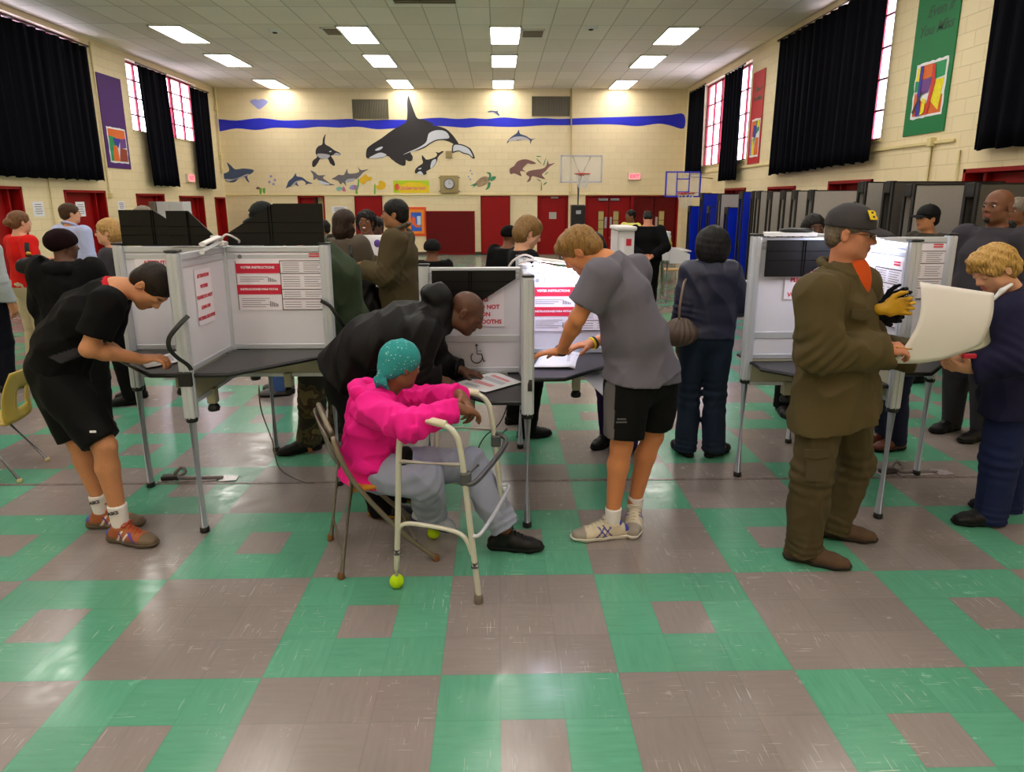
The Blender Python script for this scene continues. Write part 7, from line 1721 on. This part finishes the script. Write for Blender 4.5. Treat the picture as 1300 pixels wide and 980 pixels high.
# green sweatshirt, camouflage trousers, writing in the rear quadrant of the left booth
def man_green():
    j=jp(dict(pelvis=(424,440,4.62),waist=(436,405,4.62),chest=(428,352,4.60),neck=(408,318,4.60),hipL=(400,455,4.50),hipR=(440,455,4.72),knL=(396,515,4.50),knR=(434,505,4.75),anL=(392,566,4.55),anR=(428,562,4.82),
       shL=(412,345,4.40),shR=(420,335,4.82),elL=(405,395,4.38),wrL=(372,412,4.40),elR=(405,385,4.85),wrR=(372,405,4.75),head=(383,312,4.58)))
    chk('green',j)
    P=Person('person in dark green sweatshirt and camouflage trousers behind the left booth',j,S_RUD,girth=1.12,face=(-.75,0,-.6),hup=(-.5,0,.8),h=.009)
    P.body(hands={'L':dict(d=(-1,0,0),n=(0,0,-1),t=(0,1,0)),'R':dict(d=(-1,0,0),n=(0,0,-1),t=(0,-1,0))},inner=-.006)
    P.top(fabric('forest_green_fleece',(46,58,38),.85,fold=.4),.03,'long',hem=.08,hemr=.17,seed=71,fold=.010,lam=.2,arm=.025,neckclip=False,name='sweatshirt',h=.009)
    m,nt,N,L,PB=_new('camouflage_cloth'); tc=N.new('ShaderNodeTexCoord'); n=N.new('ShaderNodeTexNoise'); n.inputs['Scale'].default_value=9; n.inputs['Detail'].default_value=2; L.new(tc.outputs['Object'],n.inputs['Vector']); r=N.new('ShaderNodeValToRGB'); r.color_ramp.interpolation='CONSTANT'; e=r.color_ramp.elements; e[0].color=(*srgb((34,32,24)),1); e[1].position=.44; e[1].color=(*srgb((72,66,40)),1); q=e.new(.52); q.color=(*srgb((60,44,30)),1); q=e.new(.6); q.color=(*srgb((104,92,62)),1); L.new(n.outputs['Fac'],r.inputs[0]); L.new(r.outputs[0],PB.inputs['Base Color']); PB.inputs['Roughness'].default_value=.9
    P.bottoms(m,.022,end=.9,rs=(.115,.095,.085),seed=72,fold=.008,knee=.008,h=.009)
    for q,d in (('L',(-.9,-.5,0)),('R',(-.6,-.6,0))): shoe(P,'combat_boot',P.j['an'+q],d,(0,0,1),BS,MATS['black_sole'],h=.008,L=.3,boot=.06)
    P.hair(HBR,'short',.008)
man_green()
# centre background group
P=bgp('person in brown jacket with a black bag on the back',438,6.05,1.70,R_(60),S_OLV,hair_mat('dark_brown_hair2',(28,18,14),(62,42,32)),fabric('taupe_jacket',(84,74,64),.8),fabric('blue_jeans4',(54,78,130),.85),hx=long_hair(-.15),sex='f',armL='front',armR='front',shoes=BS,g=1.1,h=.009,vol=.014,inf=.03,arm=.02)
t=thing('shoulder_bag','black slouchy shoulder bag on the back of the person in brown jacket','bag',at(466,400,5.6))
S=Sdf(); c=NV(at(464,378,5.62)); S.ell(c,(.11,.10,.19),None,.03); S.ell(c+NV((.04,0,-.10)),(.11,.09,.12),None,.05); S.disp.append(creases(77,.014,.12)); V,F=S.mesh(.009); to_mesh('bag_body',V,F,fabric('black_leather_bag',(30,26,26),.5,spec=.4),t,origin=NV(t.location))
obj('bag_strap',tube(BM(),spline([at(452,352,5.62),at(446,325,5.68),at(445,312,5.8)],6),.014,8,flat=.4),MATS['black_leather_bag'],t,world=True)
P=bgp('smiling person in white blouse facing the camera',466,6.9,1.68,R_(268),S_BRN,HB,fabric('white_blouse',(232,226,232),.8),fabric('black_trousers4',(24,22,26)),hx=curly,sex='f',armL='front',armR='front',shoes=BS,h=.0085,vol=.012)
n=P.head; bm=BM(); poly(bm,[Vector(n.p(.016*math.cos(a),.099,-.058+.006*math.sin(a))) for a in [i*PI/6 for i in range(12)]],Vector(n.f)*.002); obj('teeth',bm,WHITE,P.t,world=True)
bm=BM(); c=at(479,309,6.74); ico(bm,c,(.035,.01,.04),2); obj('blouse_print',bm,mat('violet_print',(96,70,160),.7),P.t,world=True)
P=bgp('person in olive jacket seen in profile facing left',505,5.65,1.79,R_(178),S_OLV,HB,fabric('olive_wool_jacket',(74,62,40),.85,fold=.5),fabric('grey_slacks',(52,50,54)),armL='front',armR='front',shoes=BS,g=1.08,h=.0075,inf=.03,arm=.022,hem=.14,hemr=.17,fold=.010,topname='jacket')
collar(P,tinted('olive_collar',(70,58,38)),r=.085,t=.018,open_=.3,up=.045)
bgp('person in slate blue shirt mostly hidden left of the brown jacket',411,8.2,1.55,R_(200),S_BRN,HB,fabric('slate_blue_shirt',(60,66,86)),fabric('black_trousers5',(24,22,26)),g=1.05,h=.012,shoes=BS)
bgp('person in purple top peeking out just right of the white blouse',479,7.6,1.60,R_(250),S_DARK,HB,fabric('purple_top',(110,60,140)),fabric('black_trousers6',(24,22,26)),h=.012,shoes=BS,sex='f')
P=bgp('person in black beanie and dark coat, behind the middle booth',646,7.2,1.50,R_(60),S_BRN,None,fabric('black_coat7',(22,20,24)),fabric('black_trousers7',(22,20,24)),h=.011,shoes=BS,g=1.1,inf=.03)
H=P.head; S=Sdf(); S.ell(H.p(0,-.015,.045),(.090,.108,.085),H.R,.01); S.clip(H.p(0,0,.0),-H.u); V,F=S.mesh(.009); to_mesh('beanie',V,F,fabric('black_knit',(20,18,20),.9),P.t,origin=P.o)
P=bgp('low person in dark knit hat just above the middle booth post',548,7.0,1.36,R_(90),S_BRN,None,fabric('black_coat8',(26,24,28)),fabric('black_trousers8',(22,20,24)),h=.011,shoes=BS,g=.95)
H=P.head; S=Sdf(); S.ell(H.p(0,-.015,.045),(.090,.108,.085),H.R,.01); S.clip(H.p(0,0,.0),-H.u); V,F=S.mesh(.009); to_mesh('beanie',V,F,fabric('charcoal_knit',(40,40,42),.9),P.t,origin=P.o)
bgp('person in black top and black trousers bending behind the middle booth',683,4.85,1.67,R_(15),S_FAIR,HAUB,fabric('black_knit_top',(24,22,26)),fabric('black_wide_trousers',(20,18,20)),hx=bob,sex='f',armL='front',armR='front',turn=0,nod=.45,shoes=BS,h=.0075,vol=.016,split=.16,shift=(-.1,.1))
P=bgp('person in purple trousers and black boots behind the middle booth',762,4.55,1.58,R_(215),S_DARK,HB,fabric('black_jacket9',(24,22,26)),fabric('purple_trousers',(44,18,74),.85),armL='front',armR='front',h=.008,g=1.05,lean=.22,nod=.6,hem=.12,hemr=.16,shift=(0,0),sex='f',X=.86)
for q in 'LR': shoe(P,'ankle_boot',P.j['an'+q],(-.7,-.7,0),(0,0,1),BS,MATS['black_sole'],h=.007,L=.27,boot=.07)
# far right centre
bgp('person in pale yellow shirt standing before the red double doors',800,12.2,1.60,R_(215),S_BRN,HB,fabric('pale_yellow_tee',(222,216,110)),fabric('dark_jeans10',(40,44,60)),armL='front',armR='front',sex='f',h=.014,shoes=BS,sleeve='half',g=1.05,turn=-.3)
P=bgp('person dressed in black with hands clasped behind the back',822,10.3,1.62,R_(80),S_RUD,HB,fabric('black_uniform',(18,17,22)),fabric('black_trousers11',(16,15,18)),armL='back',armR='back',h=.012,shoes=BS,g=1.22,w=1.08,nod=.9,lean=.05,inf=.02)
# woman in navy from behind
def woman_navy():
    j,F,f,r=standing(1.43,4.42,0,1.60,R_(82),'down',None,0,.82,.085,0,.1,'f'); sh=j['shR']; j['elR']=sh+NV((.11,.05,-.22)); j['wrR']=sh+NV((.17,.27,-.18))
    P=Person('person in navy padded jacket with back turned, brown handbag at the side',j,S_DARK,girth=.92,hs=.93,face=F,h=.007,sex='f')
    P.body(hands={'L':dict(d=(0,.2,-1),n=(1,0,0),t=(0,1,0)),'R':dict(d=(.3,.9,0),n=(0,.3,-1),t=(-1,0,0),c=.5)},inner=-.006,eyes=False)
    nv=fabric('navy_satin_jacket',(26,28,56),.45,fold=.5,spec=.5)
    P.top(nv,.022,'long',hem=.03,hemr=.14,seed=81,fold=.010,lam=.16,arm=.014,neckclip=False,name='jacket',wst=1.3)
    P.bottoms(fabric('dark_blue_denim',(30,42,62),.85),.014,end=1.12,rs=(.105,.078,.08),seed=82,fold=.005,knee=.006,name='jeans')
    def hx(S,H): S.ell(H.p(0,-.045,-.03),(.115,.085,.12),H.R,.03); S.ell(H.p(0,-.02,.03),(.105,.10,.09),H.R,.03); S.disp.append(creases(4,.003,.10))
    P.hair(HB,'short',.018,extra=hx,amp=.002,h=.006)
    for q,d in (('L',(-.2,1,0)),('R',(.75,.6,0))): shoe(P,'sneaker',P.j['an'+q],d,(0,0,1),tinted('black_pink_sneaker',(30,26,30),.6),MATS['black_sole'],h=.006,L=.25,tint=stripes_tint([(lambda Y:(np.abs(Y[:,0]-.05-.8*(Y[:,2]-.05))<.006)&(Y[:,2]<.08),(214,120,140)),(lambda Y:(np.abs(Y[:,0]-.08-.8*(Y[:,2]-.05))<.006)&(Y[:,2]<.08),(214,120,140))]))
    c=NV(at(862,421,4.26)); t=thing('handbag','brown gathered handbag hanging beside the navy padded jacket','bag',c)
    S=Sdf(); S.ell(c+NV((0,0,-.015)),(.125,.075,.085),None,.02); S.ell(c+NV((.01,0,.055)),(.065,.04,.035),None,.04)
    def pl(X): a=np.arctan2(X[:,0]-c[0],X[:,1]-c[1]); return -.005*np.sin(a*13+(X[:,2]-c[2])*20)
    S.disp.append(pl); V,F_=S.mesh(.006); to_mesh('bag_body',V,F_,mat('brown_gathered_leather',(84,66,56),.45,noise=.1),t,origin=NV(t.location))
    bm=tube(BM(),spline([at(862,406,4.24),at(863,388,4.24),at(866,370,4.26),at(869,358,4.32),at(873,354,4.42),at(876,358,4.52)],6),.008,8); obj('bag_strap',bm,mat('tan_strap',(120,100,84),.5),t,world=True)
    p=P.j['wrR']+NV((.07,.05,.0)); ballot('white paper held by the person in navy padded jacket',[p,p+NV((.14,.03,.0)),p+NV((.12,.16,.08)),p+NV((-.02,.13,.08))],marks=[])
woman_navy()
# right background
bgp('person in white top peeking over the right booth, left of the grey cap',1031,5.3,1.67,R_(265),S_DARK,HB,fabric('white_top12',(200,196,206)),fabric('black_trousers12',(24,22,26)),hx=bob,sex='f',armL='front',armR='front',h=.009,shoes=BS,vol=.012)
P=bgp('person in black cap facing left before a broad grey folded table',1176,6.35,1.72,R_(186),S_TAN,HB,fabric('olive_uniform',(56,52,44)),fabric('dark_trousers13',(30,28,30)),h=.009,shoes=BS)
cap(P,tinted('black_cap2',(20,20,24),.7),h=.006,low=.028)
P=bgp('person in charcoal polo shirt looking left behind the navy coat',1263,4.75,1.86,R_(198),SKIN('brown2',(116,74,52)),None,fabric('charcoal_polo',(58,54,62),.85,fold=.4),fabric('dark_grey_trousers',(50,48,54)),h=.0075,shoes=BS,g=1.22,w=1.12,sleeve='half',vol=.001,armL='down',armR='down',fold=.007,arm=.02,hem=.06)
H=P.head; S=Sdf(); S.ell(H.p(0,.078,-.088),(.024,.02,.022),H.R,.01); V,F=S.mesh(.005); to_mesh('goatee',V,F,hair_mat('shaved_hair',(24,18,15),(40,30,26)),P.t,tint=Z4,origin=P.o)
collar(P,tinted('black_collar_knit',(26,24,28)),r=.084,t=.02,open_=.45,up=.012)
bgp('person half hidden behind the charcoal polo shirt, only head top showing',1287,5.9,1.80,R_(200),S_BRN,HGR,fabric('black_coat14',(24,22,26)),fabric('black_trousers14',(22,20,24)),h=.011,shoes=BS)
P=bgp('person in navy jeans and brown shoes behind the right booth',1140,4.52,1.60,R_(190),S_TAN,HBR,fabric('navy_sweater15',(34,36,60)),fabric('navy_jeans15',(24,28,54)),h=.008,lean=.25,nod=.6,armL='front',armR='front',shoes=tinted('brown_leather_shoe',(96,44,28),.5),X=2.86,split=.04)
# red sweater woman's bag and stray pens
w=at(40,350,6.75); t=thing('shoulder_bag','black handbag with gold buckles hanging against the red sweater','bag',w)
S=Sdf(); c=NV(at(42,338,6.78)); S.ell(c,(.17,.09,.10),None,.03); S.ell(c+NV((.05,0,.04)),(.12,.07,.08),None,.03); S.disp.append(creases(91,.01,.1)); V,F=S.mesh(.009); to_mesh('bag_body',V,F,fabric('black_leather_bag2',(30,28,30),.5,spec=.4),t,origin=NV(t.location))
obj('bag_strap',tube(BM(),spline([at(36,325,6.75),at(34,312,6.8),at(36,300,6.95)],6),.022,8,flat=.35),MATS['black_leather_bag2'],t,world=True)
bm=BM(); ico(bm,at(36,322,6.7),(.025,.015,.02),2); obj('gold_buckle',bm,mat('gold_metal',(190,150,60),.3,metal=.8),t,world=True)
bm=BM(); ico(bm,at(44,330,6.68),(.03,.012,.015),2); obj('gold_buckle',bm,MATS['gold_metal'],t,world=True)
